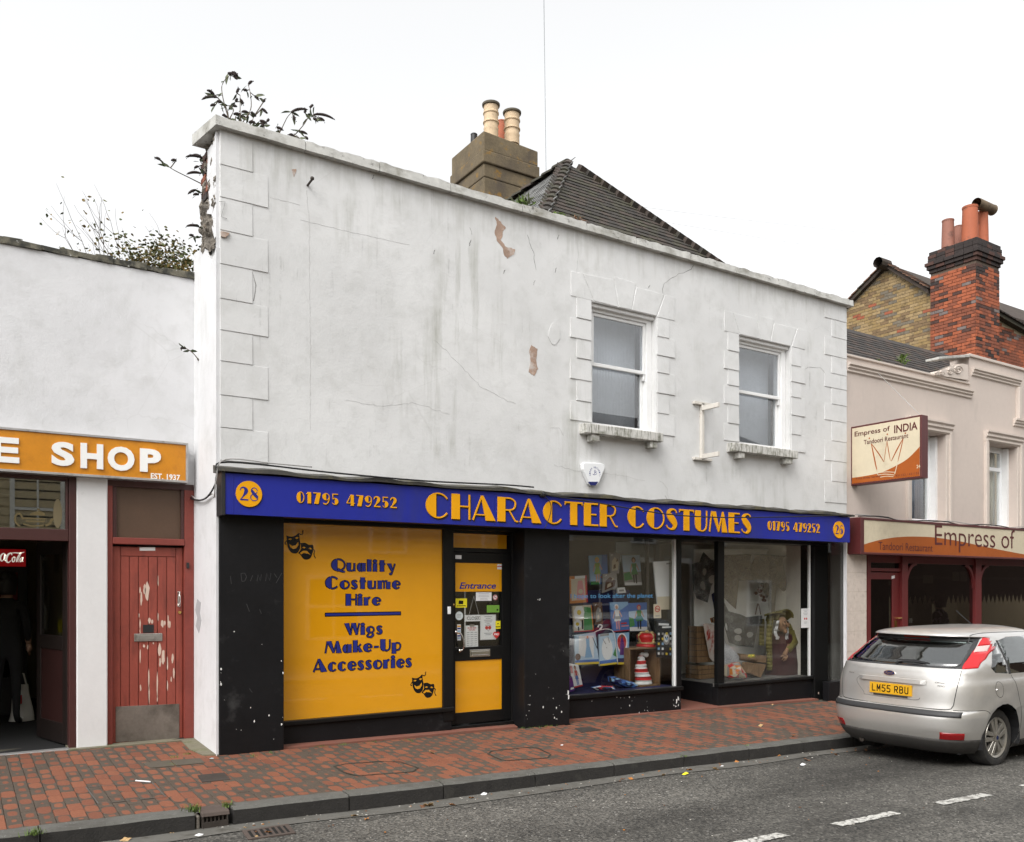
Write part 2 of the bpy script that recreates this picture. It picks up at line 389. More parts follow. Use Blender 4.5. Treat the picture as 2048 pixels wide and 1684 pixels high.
def brick_mat(name, c, sp=.25): return M(name, c, .88, var=sp, vs=12, bump=.6, bs=70, dirt=[(tuple(x*.45 for x in c), 9, .52, .75)], bdist=.004)
YB = [brick_mat('stock_brick_ochre', (.27, .185, .08)), brick_mat('stock_brick_tan', (.31, .22, .11)), brick_mat('stock_brick_brown', (.19, .125, .065)), brick_mat('stock_brick_grey', (.16, .135, .10)), brick_mat('stock_brick_red', (.30, .09, .045))]
RB = [brick_mat('red_brick_bright', (.33, .092, .040)), brick_mat('red_brick_mid', (.215, .066, .034)), brick_mat('red_brick_soot', (.070, .034, .026)), brick_mat('red_brick_grey', (.16, .13, .12)), brick_mat('red_brick_black', (.030, .022, .02))]
MORT = M('lime_mortar', (.33, .27, .18), .95, var=.2, bump=.4)
MORTD = M('sooty_mortar', (.11, .08, .06), .95, var=.3, bump=.4)
STONE = M('rubble_stone', (.17, .15, .125), .95, var=.4, vs=7, bump=1.0, bs=14, dirt=[((.05, .045, .04), 5, .5, .68), ((.30, .22, .15), 9, .6, .72)], bdist=.03)
LEAF = [M('leaf_dark', (.035, .05, .018), .7, var=.3, bump=0), M('leaf_grey_green', (.10, .115, .06), .7, var=.25, bump=0)]
LEAFA = [M('tree_leaf_olive', (.085, .08, .018), .7, var=.3, bump=0), M('tree_leaf_ochre', (.16, .105, .025), .7, var=.3, bump=0), M('tree_leaf_green', (.06, .075, .02), .7, var=.3, bump=0)]
SEED = M('dead_flower_spike', (.030, .020, .018), .9, var=.4, vs=60, bump=0)
STEM = M('woody_stem', (.10, .075, .05), .9)
BARK = M('tree_bark', (.085, .065, .05), .95, var=.3, bump=.5)
DLEAF = [M('fallen_leaf_orange', (.38, .15, .03), .7, var=.2, bump=0), M('fallen_leaf_tan', (.40, .26, .12), .7, var=.2, bump=0), M('fallen_leaf_brown', (.16, .07, .03), .7, var=.2, bump=0)]
SKIN = M('skin', (.46, .28, .20), .6, var=.05, bump=0)
CLOTHK = M('black_clothing', (.012, .012, .013), .9, var=.2, bump=.2)
HAIRK = M('dark_hair', (.012, .010, .009), .6, var=.3, bump=.4)
CREAMS = M('cream_sign_face', (.57, .50, .365), .4, spec=.3, var=.06, bump=0, dirt=[((.42, .36, .26), 2, .55, .8)])
RUSTOR = M('burnt_orange_print', (.33, .082, .012), .4, spec=.3, var=.1, bump=0)
MARPR = flat('maroon_print', (.09, .016, .016), .4)
MARFR = M('maroon_sign_frame', (.085, .018, .018), .4, var=.08, bump=0)
SHOPRED = M('maroon_shopfront', (.13, .018, .018), .4, var=.12, bump=.1)
TILEP = M('beige_wall_tile', (.56, .49, .43), .5, var=.12, vs=10, bump=.1, dirt=[((.42, .35, .30), 12, .55, .75)])
IRON = M('cast_iron', (.055, .045, .038), .7, metal=.3, var=.3, bump=.5, bs=60)
SLABM = M('mossy_slab', (.075, .062, .045), .9, var=.3, bump=.6, bs=60, dirt=[((.10, .11, .04), 7, .55, .7)])
# pavers: red centre worn clean, dark grime towards the joints (a per-brick random picks how much)
def paver_mat():
 m, t, out = nm('clay_paver'); pos = pos_of(t)
 a = t.nodes.new('ShaderNodeAttribute'); a.attribute_name = 'rnd'; r = a.outputs['Fac']
 uv = t.nodes.new('ShaderNodeUVMap'); uv.uv_map = 'UVMap'
 sep = t.nodes.new('ShaderNodeSeparateXYZ'); t.links.new(uv.outputs[0], sep.inputs[0])
 dx = math_(t, 'ABSOLUTE', math_(t, 'SUBTRACT', sep.outputs[0], .5)); dy = math_(t, 'ABSOLUTE', math_(t, 'SUBTRACT', sep.outputs[1], .5))
 d = math_(t, 'POWER', math_(t, 'ADD', math_(t, 'POWER', math_(t, 'MULTIPLY', dx, 2), 3), math_(t, 'POWER', math_(t, 'MULTIPLY', dy, 2), 3)), .333)
 n = noise(t, pos, 9, 5, .6); big = noise(t, pos, .9, 4, .6)
 edge = math_(t, 'ADD', d, math_(t, 'MULTIPLY', math_(t, 'SUBTRACT', n, .5), .55))
 edge = math_(t, 'ADD', edge, math_(t, 'MULTIPLY', math_(t, 'SUBTRACT', r, .37), 1.1))
 edge = math_(t, 'ADD', edge, math_(t, 'MULTIPLY', math_(t, 'SUBTRACT', big, .5), 1.1))
 k = ramp(t, edge, [(.86, 0), (.98, .93)])
 hue = mix(t, math_(t, 'FRACT', math_(t, 'MULTIPLY', r, 7.3)), (.215, .082, .046), (.165, .063, .038))
 fine = ramp(t, noise(t, pos, 70, 3, .6), [(.3, .82), (.7, 1.15)])
 red = mix(t, 1, hue, fine, 'MULTIPLY')
 grime = mix(t, noise(t, pos, 5, 4), (.056, .048, .038), (.088, .076, .060)); grime = mix(t, 1, grime, fine, 'MULTIPLY')
 c = mix(t, k, red, grime)
 bsdf(t, out, c, .85, spec=.25, bump=noise(t, pos, 120, 3, .6), bstr=.35, bdist=.002); return m
PAVER = paver_mat()
JOINT = M('paving_joint', (.055, .05, .036), .95, var=.35, vs=6, bump=.5, dirt=[((.06, .075, .02), 5, .58, .72)])
THRES = M('red_step_paint', (.20, .075, .050), .85, var=.15, bump=.4, dirt=[((.12, .085, .06), 4, .52, .75)])
KERBF = M('kerb_shaded_dirty_face', (.024, .022, .020), .9, var=.35, vs=9, bump=.8, bs=60, dirt=[((.05, .047, .04), 5, .55, .75)], bdist=.006)  # kerb front: dirt, plus the shade of the upright face put into the colour
KERBM = M('granite_kerb', (.092, .090, .080), .85, var=.22, vs=14, bump=.5, bs=90, dirt=[((.055, .05, .042), 3.0, .5, .75), ((.26, .26, .25), 60, .62, .7)])
GUTM = M('gutter_concrete', (.105, .10, .088), .9, var=.2, bump=.5, dirt=[((.05, .045, .035), 5, .5, .7)])
def road_mat():
 m, t, out = nm('worn_asphalt'); pos = pos_of(t)
 v = t.nodes.new('ShaderNodeTexVoronoi'); v.inputs['Scale'].default_value = 62; t.links.new(pos, v.inputs['Vector'])
 g = t.nodes.new('ShaderNodeRGBToBW'); t.links.new(v.outputs['Color'], g.inputs[0])
 agg = ramp(t, g.outputs[0], [(.12, (.032, .031, .028)), (.5, (.078, .074, .066)), (.85, (.135, .127, .112)), (.97, (.26, .25, .23))])
 band = noise(t, pos, 1, 5, .55, (.22, .95, 1)); mid = noise(t, pos, 2.2, 6, .65)
 c = mix(t, 1, agg, ramp(t, band, [(.32, .50), (.68, 1.32)]), 'MULTIPLY')
 c = mix(t, 1, c, ramp(t, mid, [(.3, .78), (.72, 1.18)]), 'MULTIPLY')
 c = mix(t, ramp(t, noise(t, pos, 1, 6, .75, (1.6, 4.5, 1)), [(.58, 0), (.68, .7)]), c, (.028, .026, .022))
 sp = noise(t, pos, 28, 2, .5); c = mix(t, ramp(t, sp, [(.765, 0), (.785, 1)]), c, (.45, .44, .42))
 v2 = t.nodes.new('ShaderNodeTexVoronoi'); v2.feature = 'DISTANCE_TO_EDGE'; v2.inputs['Scale'].default_value = .8
 wv = mix(t, .25, pos, mix(t, 1, pos, noise(t, pos, 3, 4), 'ADD')); t.links.new(wv, v2.inputs['Vector'])
 cr = math_(t, 'MULTIPLY', ramp(t, v2.outputs['Distance'], [(.0, 1), (.012, 0)]), ramp(t, noise(t, pos, .6, 3), [(.54, 0), (.62, .45)]))
 c = mix(t, cr, c, (.014, .013, .012))
 h = math_(t, 'ADD', v.outputs['Distance'], math_(t, 'MULTIPLY', mid, .8))
 bsdf(t, out, c, .82, spec=.3, bump=h, bstr=.6, bdist=.006); return m
ROAD = road_mat()
ROADW = M('worn_road_paint', (.50, .49, .455), .8, var=.15, bump=.5, bs=90, dirt=[((.10, .095, .085), 30, .49, .60), ((.2, .19, .17), 6, .5, .7)])
# ------------------------------------------------------------------ lettering
def seg(cx, cy, rx, ry, chord, side=-1, n=14):   # solid part of an ellipse beyond a vertical chord
 a = math.degrees(math.acos(max(-1, min(1, (chord-cx)/rx))))
 return ell(cx, cy, rx, ry, n, a, 360-a) if side < 0 else ell(cx, cy, rx, ry, n, -a, a)
def arc(cx, cy, rx, ry, a0, a1, w, n=12):
 return [(x, y, w) for x, y in ell(cx, cy, rx-w/2, ry-w/2, n, a0, a1)]
def rc(x0, y0, x1, y1): return ('p', [(x0, y0), (x1, y0), (x1, y1), (x0, y1)])
def st(*pts, sm=True): return ('s', smooth2(list(pts)) if sm else list(pts))
TH = .055
def O_(w, h, y0=0, c=.40): return [('p', seg(w/2, y0+h/2, w/2, h/2, w*c)), ('s', arc(w/2, y0+h/2, w/2, h/2, 104, -104, TH, 20))]
def C_(w, h): return [('p', seg(w/2, h/2, w/2, h/2, w*.42)), ('s', arc(w/2, h/2, w/2, h/2, 100, 36, TH)), ('s', arc(w/2, h/2, w/2, h/2, -100, -36, TH))]
def S_(k): return [('s', [(x*k, y*k, w*k) for x, y, w in smooth2([(.62,.80,.05),(.55,.92,.06),(.42,.965,.07),(.25,.93,.12),(.15,.79,.22),(.24,.62,.32),(.42,.44,.34),(.52,.26,.27),(.45,.09,.14),(.28,.035,.07),(.10,.10,.05),(.02,.22,.05)])])]
G = {
 'C': (.95, C_(.98, 1)), 'O': (1.0, O_(1, 1)), 'H': (.78, [rc(0,0,.34,1), rc(.34,.49,.72,.55), rc(.72,0,.78,1)]),
 'A': (1.0, [('p', [(.36,1),(.47,1),(1.0,0),(.58,0)]), st((.40,.98,TH),(.02,0,TH),sm=False), rc(.11,.20,.56,.25)]),
 'R': (.9, [rc(0,0,.34,1), st((.34,.97,TH),(.58,.96,TH),(.76,.86,TH),(.80,.72,TH),(.74,.57,TH),(.58,.49,TH),(.34,.48,TH)), st((.50,.49,TH),(.66,.24,TH),(.80,.04,TH),(.92,.03,TH))]),
 'T': (.86, [rc(.27,0,.60,.93), rc(0,.93,.87,1), ('p', [(0,.93),(.06,.93),(0,.84)]), ('p', [(.81,.93),(.87,.93),(.87,.84)])]),
 'E': (.72, [rc(0,0,.34,1), rc(.34,.93,.70,1), rc(.34,0,.72,.07), rc(.34,.47,.62,.53)]),
 'S': (.68, S_(1)),
 'U': (.76, [('p', [(0,1),(0,.32),(.05,.14),(.18,.02),(.34,0),(.34,1)]), st((.34,.03,TH),(.50,.03,TH),(.64,.12,TH),(.70,.28,TH),(.71,.5,TH),(.71,1,TH))]),
 'M': (1.16, [st((.03,0,TH),(.17,1,TH),sm=False), ('p', [(.14,1),(.42,1),(.64,.10),(.58,0)]), st((.60,.02,TH),(.86,1,TH),sm=False), ('p', [(.83,1),(.92,1),(1.16,0),(.82,0)])]),
 'W': (1.14, [('p', [(0,1),(.32,1),(.50,0),(.42,0)]), st((.46,.02,TH),(.60,1,TH),sm=False), ('p', [(.52,1),(.84,1),(.98,0),(.90,0)]), st((.94,.02,TH),(1.12,1,TH),sm=False)]),
 'Q': (1.0, O_(1, 1)+[st((.45,.18,.09),(.70,.0,.10),(.98,-.06,.07))]),
 '0': (.62, O_(.62, 1, c=.5)), '1': (.44, [rc(.12,0,.40,1), ('p', [(0,.80),(.12,1),(.12,.84)])]),
 '7': (.60, [rc(0,.92,.60,1), ('p', [(.28,.92),(.60,.92),(.42,0),(.08,0)])]),
 '9': (.62, O_(.60, .64, .36, .5)+[st((.575,.66,TH),(.56,.40,TH),(.44,.12,.07),(.24,.02,.09),(.06,.10,.08))]),
 '6': (.62, [('p', seg(.31,.32,.30,.32,.31,1)), ('s', arc(.31,.32,.30,.32,90,270,TH)), st((.03,.34,TH),(.05,.60,TH),(.17,.88,.07),(.37,.98,.09),(.55,.90,.08))]),
 '5': (.60, [rc(.08,.91,.54,1), st((.11,.95,TH),(.11,.55,TH),sm=False), ('p', seg(.28,.31,.29,.31,.28,1)), ('s', arc(.28,.31,.28,.31,90,140,TH)), ('s', arc(.28,.31,.28,.31,-90,-150,TH))]),
 '4': (.70, [rc(.36,0,.62,1), st((.02,.24,TH),(.38,.98,TH),sm=False), rc(0,.20,.72,.27)]),
 '2': (.60, [st((.03,.72,.06),(.10,.90,.08),(.28,.96,.12),(.44,.80,.25),(.42,.60,.25),(.24,.30,.10),(.06,.06,.06)), rc(.03,0,.60,.11)]),
 '8': (.60, [('s', arc(.30,.75,.24,.25,0,360,TH,20)), ('s', arc(.30,.26,.29,.27,0,360,TH,20)), st((.12,.84,.08),(.22,.62,.22),(.40,.38,.22),(.52,.18,.08))]),
 'u': (.66, [('p', [(0,.68),(0,.2),(.06,.05),(.2,0),(.28,0),(.28,.68)]), st((.28,.03,TH),(.44,.05,TH),(.54,.2,TH),sm=False), rc(.52,0,.60,.68)]),
 'a': (.64, [('p', seg(.24,.33,.24,.34,.24)), ('s', arc(.28,.33,.25,.34,90,20,TH)), ('s', arc(.28,.33,.25,.34,-90,-20,TH)), rc(.34,0,.60,.68)]),
 'l': (.32, [rc(0,0,.28,1)]), 'i': (.32, [rc(0,0,.28,.68), ('p', ell(.14,.86,.14,.12,12))]),
 't': (.52, [rc(.1,0,.38,.95), rc(0,.60,.50,.67)]), 'y': (.64, [('p', [(0,.68),(.30,.68),(.44,.08),(.36,0)]), st((.62,.68,TH),(.34,-.22,TH),sm=False), ('p', ell(.28,-.2,.1,.07,10))]),
 'o': (.70, O_(.68, .68)), 's': (.50, S_(.7)), 'c': (.62, C_(.64, .68)),
 'm': (1.0, [rc(0,0,.28,.68), st((.28,.60,TH),(.40,.66,TH),(.47,.55,TH),(.48,0,TH)), rc(.66,0,.94,.58), st((.48,.58,TH),(.60,.66,TH),(.74,.62,.1))]),
 'e': (.64, [('p', seg(.32,.34,.32,.34,.30)), ('s', arc(.32,.34,.32,.34,100,0,TH)), ('s', arc(.32,.34,.32,.34,-100,-35,TH)), rc(.28,.33,.62,.38)]),
 'r': (.50, [rc(0,0,.28,.68), st((.28,.56,TH),(.36,.66,.07),(.44,.60,.14))]),
 'g': (.66, O_(.60,.56,.12)+[st((.45,.10,.06),(.50,-.05,.12),(.35,-.22,.09),(.08,-.18,.06),(.06,-.06,.05),(.2,.08,.05))]),
 'k': (.64, [rc(0,0,.28,1), st((.28,.30,TH),(.56,.68,TH),sm=False), ('p', [(.30,.40),(.42,.46),(.66,0),(.44,0)])]),
 'p': (.68, [rc(0,-.26,.28,.68), st((.28,.64,TH),(.50,.64,TH),(.63,.5,TH),(.64,.3,TH),(.55,.08,TH),(.40,.03,TH),(.28,.04,TH))]),
 '-': (.40, [rc(.02,.33,.38,.42)]), ' ': (.38, []),
}
def text_w(s, gap=.07): return sum(G[c][0]+gap for c in s)-gap
def deco(b, fr, s, x0, x1, y0, h, n, m=0, th=0, outline=0, mo=0, gap=.07, skew=0):
 k = (x1-x0)/text_w(s, gap); x = x0; q = 0
 for c in s:
  for typ, pts in G[c][1]:
   q = (q+1) % 5; nn = n+q*.0003
   T = lambda a, d: (x+a*k, y0+d*h)
   if typ == 'p':
    P = [T(a, d) for a, d in pts]; poly2(b, fr, P, nn, m, th)
    if outline: strip2(b, fr, [(a, d, outline*2) for a, d in P], n-.0022+q*.0003, mo, closed=True)
   else:
    P = [(*T(a, d), w*(k+h)/2) for a, d, w in pts]; strip2(b, fr, P, nn, m, th)
    if outline: strip2(b, fr, [(a, d, w+outline*2) for a, d, w in P], n-.0022+q*.0003, mo)
  x += (G[c][0]+gap)*k
_tc = {}
def font_mesh(s, bold=0, shear=0, sp=1.0):
 key = (s, bold, shear, sp)
 if key in _tc: return _tc[key]
 cu = bpy.data.curves.new('t', 'FONT'); cu.body = s; cu.offset = bold; cu.shear = shear; cu.space_character = sp; cu.resolution_u = 4
 o = bpy.data.objects.new('t', cu); COL.objects.link(o)
 me = bpy.data.meshes.new_from_object(o.evaluated_get(bpy.context.evaluated_depsgraph_get()))
 vs_ = [(v.co.x, v.co.y) for v in me.vertices]; fs = [tuple(p.vertices) for p in me.polygons]
 bpy.data.objects.remove(o); bpy.data.curves.remove(cu); bpy.data.meshes.remove(me)
 x0 = min(v[0] for v in vs_); x1 = max(v[0] for v in vs_); y0 = min(v[1] for v in vs_); y1 = max(v[1] for v in vs_)
 _tc[key] = (vs_, fs, x0, x1, y0, y1); return _tc[key]
def word(b, fr, s, x0, x1, y0, y1, n, m=0, bold=0, shear=0, sp=1.0, bend=None):
 """fit the word's bounding box into the given rectangle"""
 vs_, fs, a0, a1, c0, c1 = font_mesh(s, bold, shear, sp)
 P = []
 for x, y in vs_:
  X = x0+(x-a0)/(a1-a0)*(x1-x0); Y = y0+(y-c0)/(c1-c0)*(y1-y0)
  if bend: X, Y = bend(X, Y)
  P.append(fr.p(X, Y, n))
 b.add(P, fs, m)
# ------------------------------------------------------------------ costume shop building
YW = 8.40; XL = 2.129; XR = 11.66
def onX(u, v, X):
 Y = YatX(u, X); return Vector((X, Y, ZE-(v-VH)/F*DP(X, Y)))
def XZ(u, v, Y): p = W(u, v, Y); return (p.x, p.z)
shop = thing('costume_shop', 'two storey white rendered shop building with black shopfront and blue fascia', 'building', (6.9, YW, -.07))
Z2 = lambda x, y: (1100+.30273*x, 520+.30273*y)      # notes taken from enlarged views of the photograph
Z3 = lambda x, y: (300+.26136*x, 120+.26136*y)
def win_dims(l, r):
 a = XZ(*l, YW); c = XZ(*r, YW); return a[0], c[0], (a[1]+c[1])/2
WINS = [(win_dims(Z2(275, 268), Z2(703, 375)), 1), (win_dims(Z2(1249, 490), Z2(1589, 572)), 2)]
holes = []
sillz = [W(1250, 856, 8.26).z, W(1532, 893, 8.26).z]
for (a, c, zt), i in WINS: holes.append((a, c, sillz[i-1]-.02, zt))
b = MB(); wall_grid(b, XL, XR, 2.45, 5.98, YW, YW+.32, holes)
b.box(XL+.002, XL+.5, YW+.322, 13.0, -.35, 4.93)           # left flank over the cafe
b.box(XR-.4, XR-.002, YW+.322, 13.0, -.4, 4.6)
b.obj('upper_wall', [WHITE], shop)
# broken rubble end of the parapet
b = MB()
def rub(u_, v_):
 y = YW+.03+.62*u_; z = 4.88+1.09*v_
 k = math.sin(y*23+z*9)*.012+math.sin(z*31-y*7)*.012+rnd.uniform(-.018, .018)
 return (XL-.006+k+(.0 if v_ > .6 else -.012), y, z)
b.grid(rub, 26, 44, flip=True)
def rub2(u_, v_):
 z = 4.88+1.09*v_; x = XL+.5*u_
 return (x, YW+.65+math.sin(z*13)*.03+rnd.uniform(-.02, .02)+(.03 if v_ < .55 else -.05), z)
b.grid(rub2, 6, 30, flip=True)
b.obj('rubble_wall_end', [STONE], shop, label='broken rubble stone end of the parapet where render has fallen off')
b = MB(); rb_ = []
for r_ in range(7):
 for k in range(2):
  z = 5.50+r_*.068; y = YW+.30+k*.19+(.07 if r_ % 2 else 0)
  b2 = MB(); b2.box(-.01, .03, -.085, .085, -.028, .028)
  inst('brick', b2.mesh('brick', [RB[(2, 1, 4, 2)[(r_+k*2) % 4]]]), shop, (XL-.006+rnd.uniform(-.012, .004), y, z), (rnd.uniform(-.04, .04), 0, 0))
def skinX(name, pts, x0, x1, mat, lab=None, conv=Z3):
 P = []
 for x, y in pts:
  q = onX(*conv(x, y), XL); P.append((q.y, q.z))
 b = MB(); b.prismx(P, x0, x1); return b.obj(name, [mat], shop, label=lab)
skinX('render_skin', [(529,545),(505,640),(462,700),(466,760),(459,905),(476,1060),(457,1182),(497,1186),(497,1290),(518,1370),(531,1445)], XL-.03, XL+.001, WHITE2, 'flaking strip of white render on the parapet corner')
P = [(p.y, p.z) for p in (onX(*Z3(x, y), XL) for x, y in [(322,1545),(388,1470),(445,1438),(470,1510),(500,1567),(521,1500),(532,1440)])]
P = [(9.32, -.3), (9.32, P[0][1])]+P[1:]+[(YW+.004, P[-1][1]), (YW+.004, -.3)]
b = MB(); b.prismx(P, XL-.035, XL+.001); b.obj('flank_render', [WHITE2], shop)
b = MB(); P = [(onX(*q, XL).y, onX(*q, XL).z) for q in [(402,1198),(409,1205),(407,1225),(410,1240),(405,1266),(399,1252),(402,1235),(398,1220)]]
b.prismx(P, XL-.0375, XL-.03); b.obj('chipped_patch', [M('grey_chip', (.36, .36, .37), .9)], shop)
# coping stones
cp = [2.07, 2.95, 3.75, 4.6, 5.55, 6.5, 7.3, 8.25, 9.12, 10.0, 10.85, 11.74]
for i in range(11):
 b = MB(); a, c = cp[i]+.004, cp[i+1]-.004; j = lambda s=.010: rnd.uniform(-s, s)
 zt = 6.068+j(.005); yb = YW+.46; n = max(3, int((c-a)/.07)); top = []
 for k in range(n+1):
  x = a+(c-a)*k/n
  top.append((x, (0 if i else -.10*(1-min(1, (x-a)/.1))), zt+j(.009)))
 for k in range(n):
  x0, _, h0 = top[k]; x1, _, h1 = top[k+1]; f0, f1 = 8.325+j(.004), 8.325+j(.004)
  if k: f0 = pf
  pf = f1
  zb = 5.972
  b.hexa([(x0-(.09 if i == 0 and k == 0 else 0)*0, f0, zb), (x1, f1, zb), (x1, yb, zb), (x0-(.10 if i == 0 and k == 0 else 0), yb, zb),
    (x0, f0+.012, h0), (x1, f1+.012, h1), (x1, yb, h1+.01), (x0-(.10 if i == 0 and k == 0 else 0), yb, h0+.01)])
 b.obj('coping_stone', [COPE], shop)
# quoins: wedge blocks, proud at the foot so that each throws a line of shade
def wedge(name, x0, x1, z0, z1, proud=.009, parent=shop, Y=YW, mat=WHITE):
 b = MB(); e = .004
 b.hexa([(x0, Y-proud, z0), (x1, Y-proud, z0), (x1, Y+.01, z0), (x0, Y+.01, z0), (x0, Y-.004, z1), (x1, Y-.004, z1), (x1, Y+.01, z1), (x0, Y+.01, z1)])
 return b.obj(name, [mat], parent, bev=.003)
qv = [258, 329, 394, 460, 527.6, 597, 660, 722, 790, 855, 921]
for i in range(10):
 xr = WX(505 if i % 2 == 0 else 536, YW); wedge('quoin', XL+.001, xr, WZ(440, qv[i+1], YW)+.004, WZ(440, qv[i], YW) if i else 5.96)
qr = [604, 645.6, 680.4, 718, 752.5, 781, 813, 846, 885.6, 925.6, 965.6, 1008]
for i in range(11):
 xl = WX(1649 if i % 2 == 0 else 1663, YW); wedge('quoin', xl, XR-.001, WZ(1690, qr[i+1], YW)+.004, WZ(1690, qr[i], YW) if i else 5.96)
def jambs(ux, xs_in, xs_long, xs_short, ys, left):
 for i in range(len(ys)-1):
  lng = i % 2 == 1; xo = xs_long if lng else xs_short
  z1 = WZ(*Z2((xs_in+xo)/2, ys[i]), YW); z0 = WZ(*Z2((xs_in+xo)/2, ys[i+1]), YW)
  xa, xb = WX(Z2(xo, 0)[0], YW), WX(Z2(xs_in, 0)[0], YW)
  wedge('jamb_block', min(xa, xb), max(xa, xb), z0+.004, z1, .013)
jambs(0, 271, 132, 174, [250, 392, 524, 656, 794, 936, 1066], 1)
jambs(0, 706, 822, 785, [390, 513, 640, 750, 888, 1017, 1160], 0)
jambs(0, 1247, 1148, 1173, [480, 604, 726, 832, 956, 1083, 1198], 1)
jambs(0, 1593, 1684, 1656, [583, 702, 812, 910, 1032, 1156, 1270], 0)
def vous(pts):
 P = [XZ(*Z2(x, y), YW) for x, y in pts]; b = MB(); b.prism(P, YW-.006, YW+.01); b.obj('voussoir', [WHITE], shop, bev=.004)
for v in ([(137,72),(210,88),(281,266),(275,268),(137,236)], [(217,90),(416,132),(447,310),(289,270)], [(422,110),(565,152),(537,328),(455,312)],
          [(570,180),(752,228),(701,368),(541,331)], [(759,232),(826,248),(822,402),(707,376)],
          [(1150,333),(1203,348),(1246,488),(1150,468)], [(1210,350),(1356,388),(1386,521),(1254,490)], [(1361,362),(1476,392),(1453,537),(1394,523)],
          [(1481,418),(1627,452),(1587,569),(1458,539)], [(1634,452),(1687,464),(1682,592),(1595,572)]): vous(v)
# sash windows
CURT = M('net_curtain', (.70, .70, .715), .95, var=.12, vs=3, bump=0)
for (a, c, zt), i in WINS:
 sz = sillz[i-1]; fr = facade(0)
 win = thing('tmp', '', ''); bpy.data.objects.remove(win)
 yf = 8.49
 b = MB()   # box frame
 w = .085
 b.box(a, a+w, yf, yf+.14, sz, zt); b.box(c-w, c, yf, yf+.14, sz, zt); b.box(a+w, c-w, yf, yf+.14, zt-.085, zt)
 b.box(a-.0, c+.0, yf-.05, yf, zt-.045, zt-.002)          # head moulding
 f = b.obj('window_frame', [WFRAME], shop, bev=.006)
 mid = W(1240, 738, 8.52).z if i == 1 else W(1525, 791, 8.52).z
 def sash(z0, z1, y, rail_b, rail_t):
  b = MB(); s = .042; b.box(a+w, a+w+s, y, y+.04, z0, z1); b.box(c-w-s, c-w, y, y+.04, z0, z1)
  b.box(a+w+s, c-w-s, y, y+.04, z0, z0+rail_b); b.box(a+w+s, c-w-s, y, y+.04, z1-rail_t, z1); return b
 sash(mid-.02, zt-.087, yf+.025, .045, .04).obj('upper_sash', [WFRAME], f, bev=.005)
 o = sash(sz+.005, mid+.02, yf+.072, .085, .03); o.box(c-w-.035, c-w-.008, yf+.03, yf+.071, mid-.10, mid-.021); o.obj('lower_sash', [WFRAME], f, bev=.005)
 g = MB(); g.box(a+w+.03, c-w-.03, yf+.042, yf+.047, mid+.01, zt-.11); g.obj('pane', [GLASSU], f)
 g = MB(); g.box(a+w+.03, c-w-.03, yf+.090, yf+.095, sz+.07, mid); g.obj('pane', [GLASSU], f)
 g = MB(); nn = 40
 for k in range(nn):
  x0 = a+.02+(c-a-.04)*k/nn; x1 = a+.02+(c-a-.04)*(k+1)/nn; y0 = y1 = 8.80
  g.face([(x0, y0, sz-.1), (x1, y1, sz-.1), (x1, y1, zt+.1), (x0, y0, zt+.1)])
 o = g.obj('net_curtain', [CURT], f, smooth=True); so = o.modifiers.new('t', 'SOLIDIFY'); so.thickness = .003
 b = MB(); b.box(a-.3, c+.3, 8.9, 8.95, sz-.4, zt+.3); b.box(a-.35, a-.3, 8.73, 8.95, sz-.4, zt+.3); b.box(c+.3, c+.35, 8.73, 8.95, sz-.4, zt+.3); b.box(a-.35, c+.35, 8.73, 8.95, zt+.3, zt+.35); b.box(a-.35, c+.35, 8.73, 8.95, sz-.45, sz-.4)
 b.obj('room_shell', [ROOMD], f)
 (u0, u1), (cu) = ((1172.6, 1327), ((1185, 1200), (1302, 1315))) if i == 1 else ((1469, 1596.5), ((1479, 1491), (1573, 1586)))
 b = MB(); x0, x1 = WX(u0, 8.26), WX(u1, 8.26); b.hexa([(x0, 8.26, sz-.115), (x1, 8.26, sz-.115), (x1, 8.60, sz-.115), (x0, 8.60, sz-.115), (x0, 8.26, sz), (x1, 8.26, sz), (x1, 8.60, sz+.03), (x0, 8.60, sz+.03)])
 b2 = b.obj('window_sill', [SILL], shop, bev=.008)
 for u_ in cu:
  b = MB(); b.box(WX(u_[0], 8.28), WX(u_[1], 8.28), 8.285, YW+.01, sz-.20, sz-.117); b.obj('sill_corbel', [SILL], b2, bev=.006)
# bare plaster patches, cracks, filler
def patch(name, pts, mat, y0=-.003, y1=.002, lab=None):
 b = MB(); b.prism([XZ(u, v, YW) for u, v in pts], YW+y0, YW+y1); o = b.obj(name, [mat], shop)
 if lab: o['label'] = lab
 return o
ZB = lambda x, y: (860+.2832*x, 180+.2832*y)
def rough(pts, amp=1.1, k=4):
 out = []
 for i in range(len(pts)):
  p, q = pts[i], pts[(i+1) % len(pts)]
  for t in range(k):
   s = t/k; j = 0 if t == 0 else amp
   out.append((p[0]+(q[0]-p[0])*s+rnd.uniform(-j, j), p[1]+(q[1]-p[1])*s+rnd.uniform(-j, j)))
 return out
patch('bare_plaster_patch', rough([ZB(x, y) for x, y in [(460,895),(500,930),(535,975),(512,1000),(512,1030),(498,1060),(545,1112),(600,1125),(595,1160),(545,1192),(522,1160),(510,1110),(475,1070),(456,1010),(472,950)]]), PLAST, lab='tall beige patch of bare plaster below the coping')
patch('bare_plaster_patch', rough([(1062,690),(1075,698),(1072,720),(1076,738),(1068,752),(1057,744),(1061,722),(1058,704)]), PLAST, lab='small beige patch of bare plaster left of the first window')
patch('bare_plaster_patch', rough([Z3(x, y) for x, y in [(1085,838),(1120,834),(1116,862),(1101,895),(1092,868)]], .6), PLAST, lab='tiny beige chip near the left quoins')
patch('bare_plaster_patch', rough([Z3(x, y) for x, y in [(537,1318),(606,1330),(576,1364),(540,1355)]], .6), PLAST, y0=-.027, lab='beige chip on a left corner quoin')
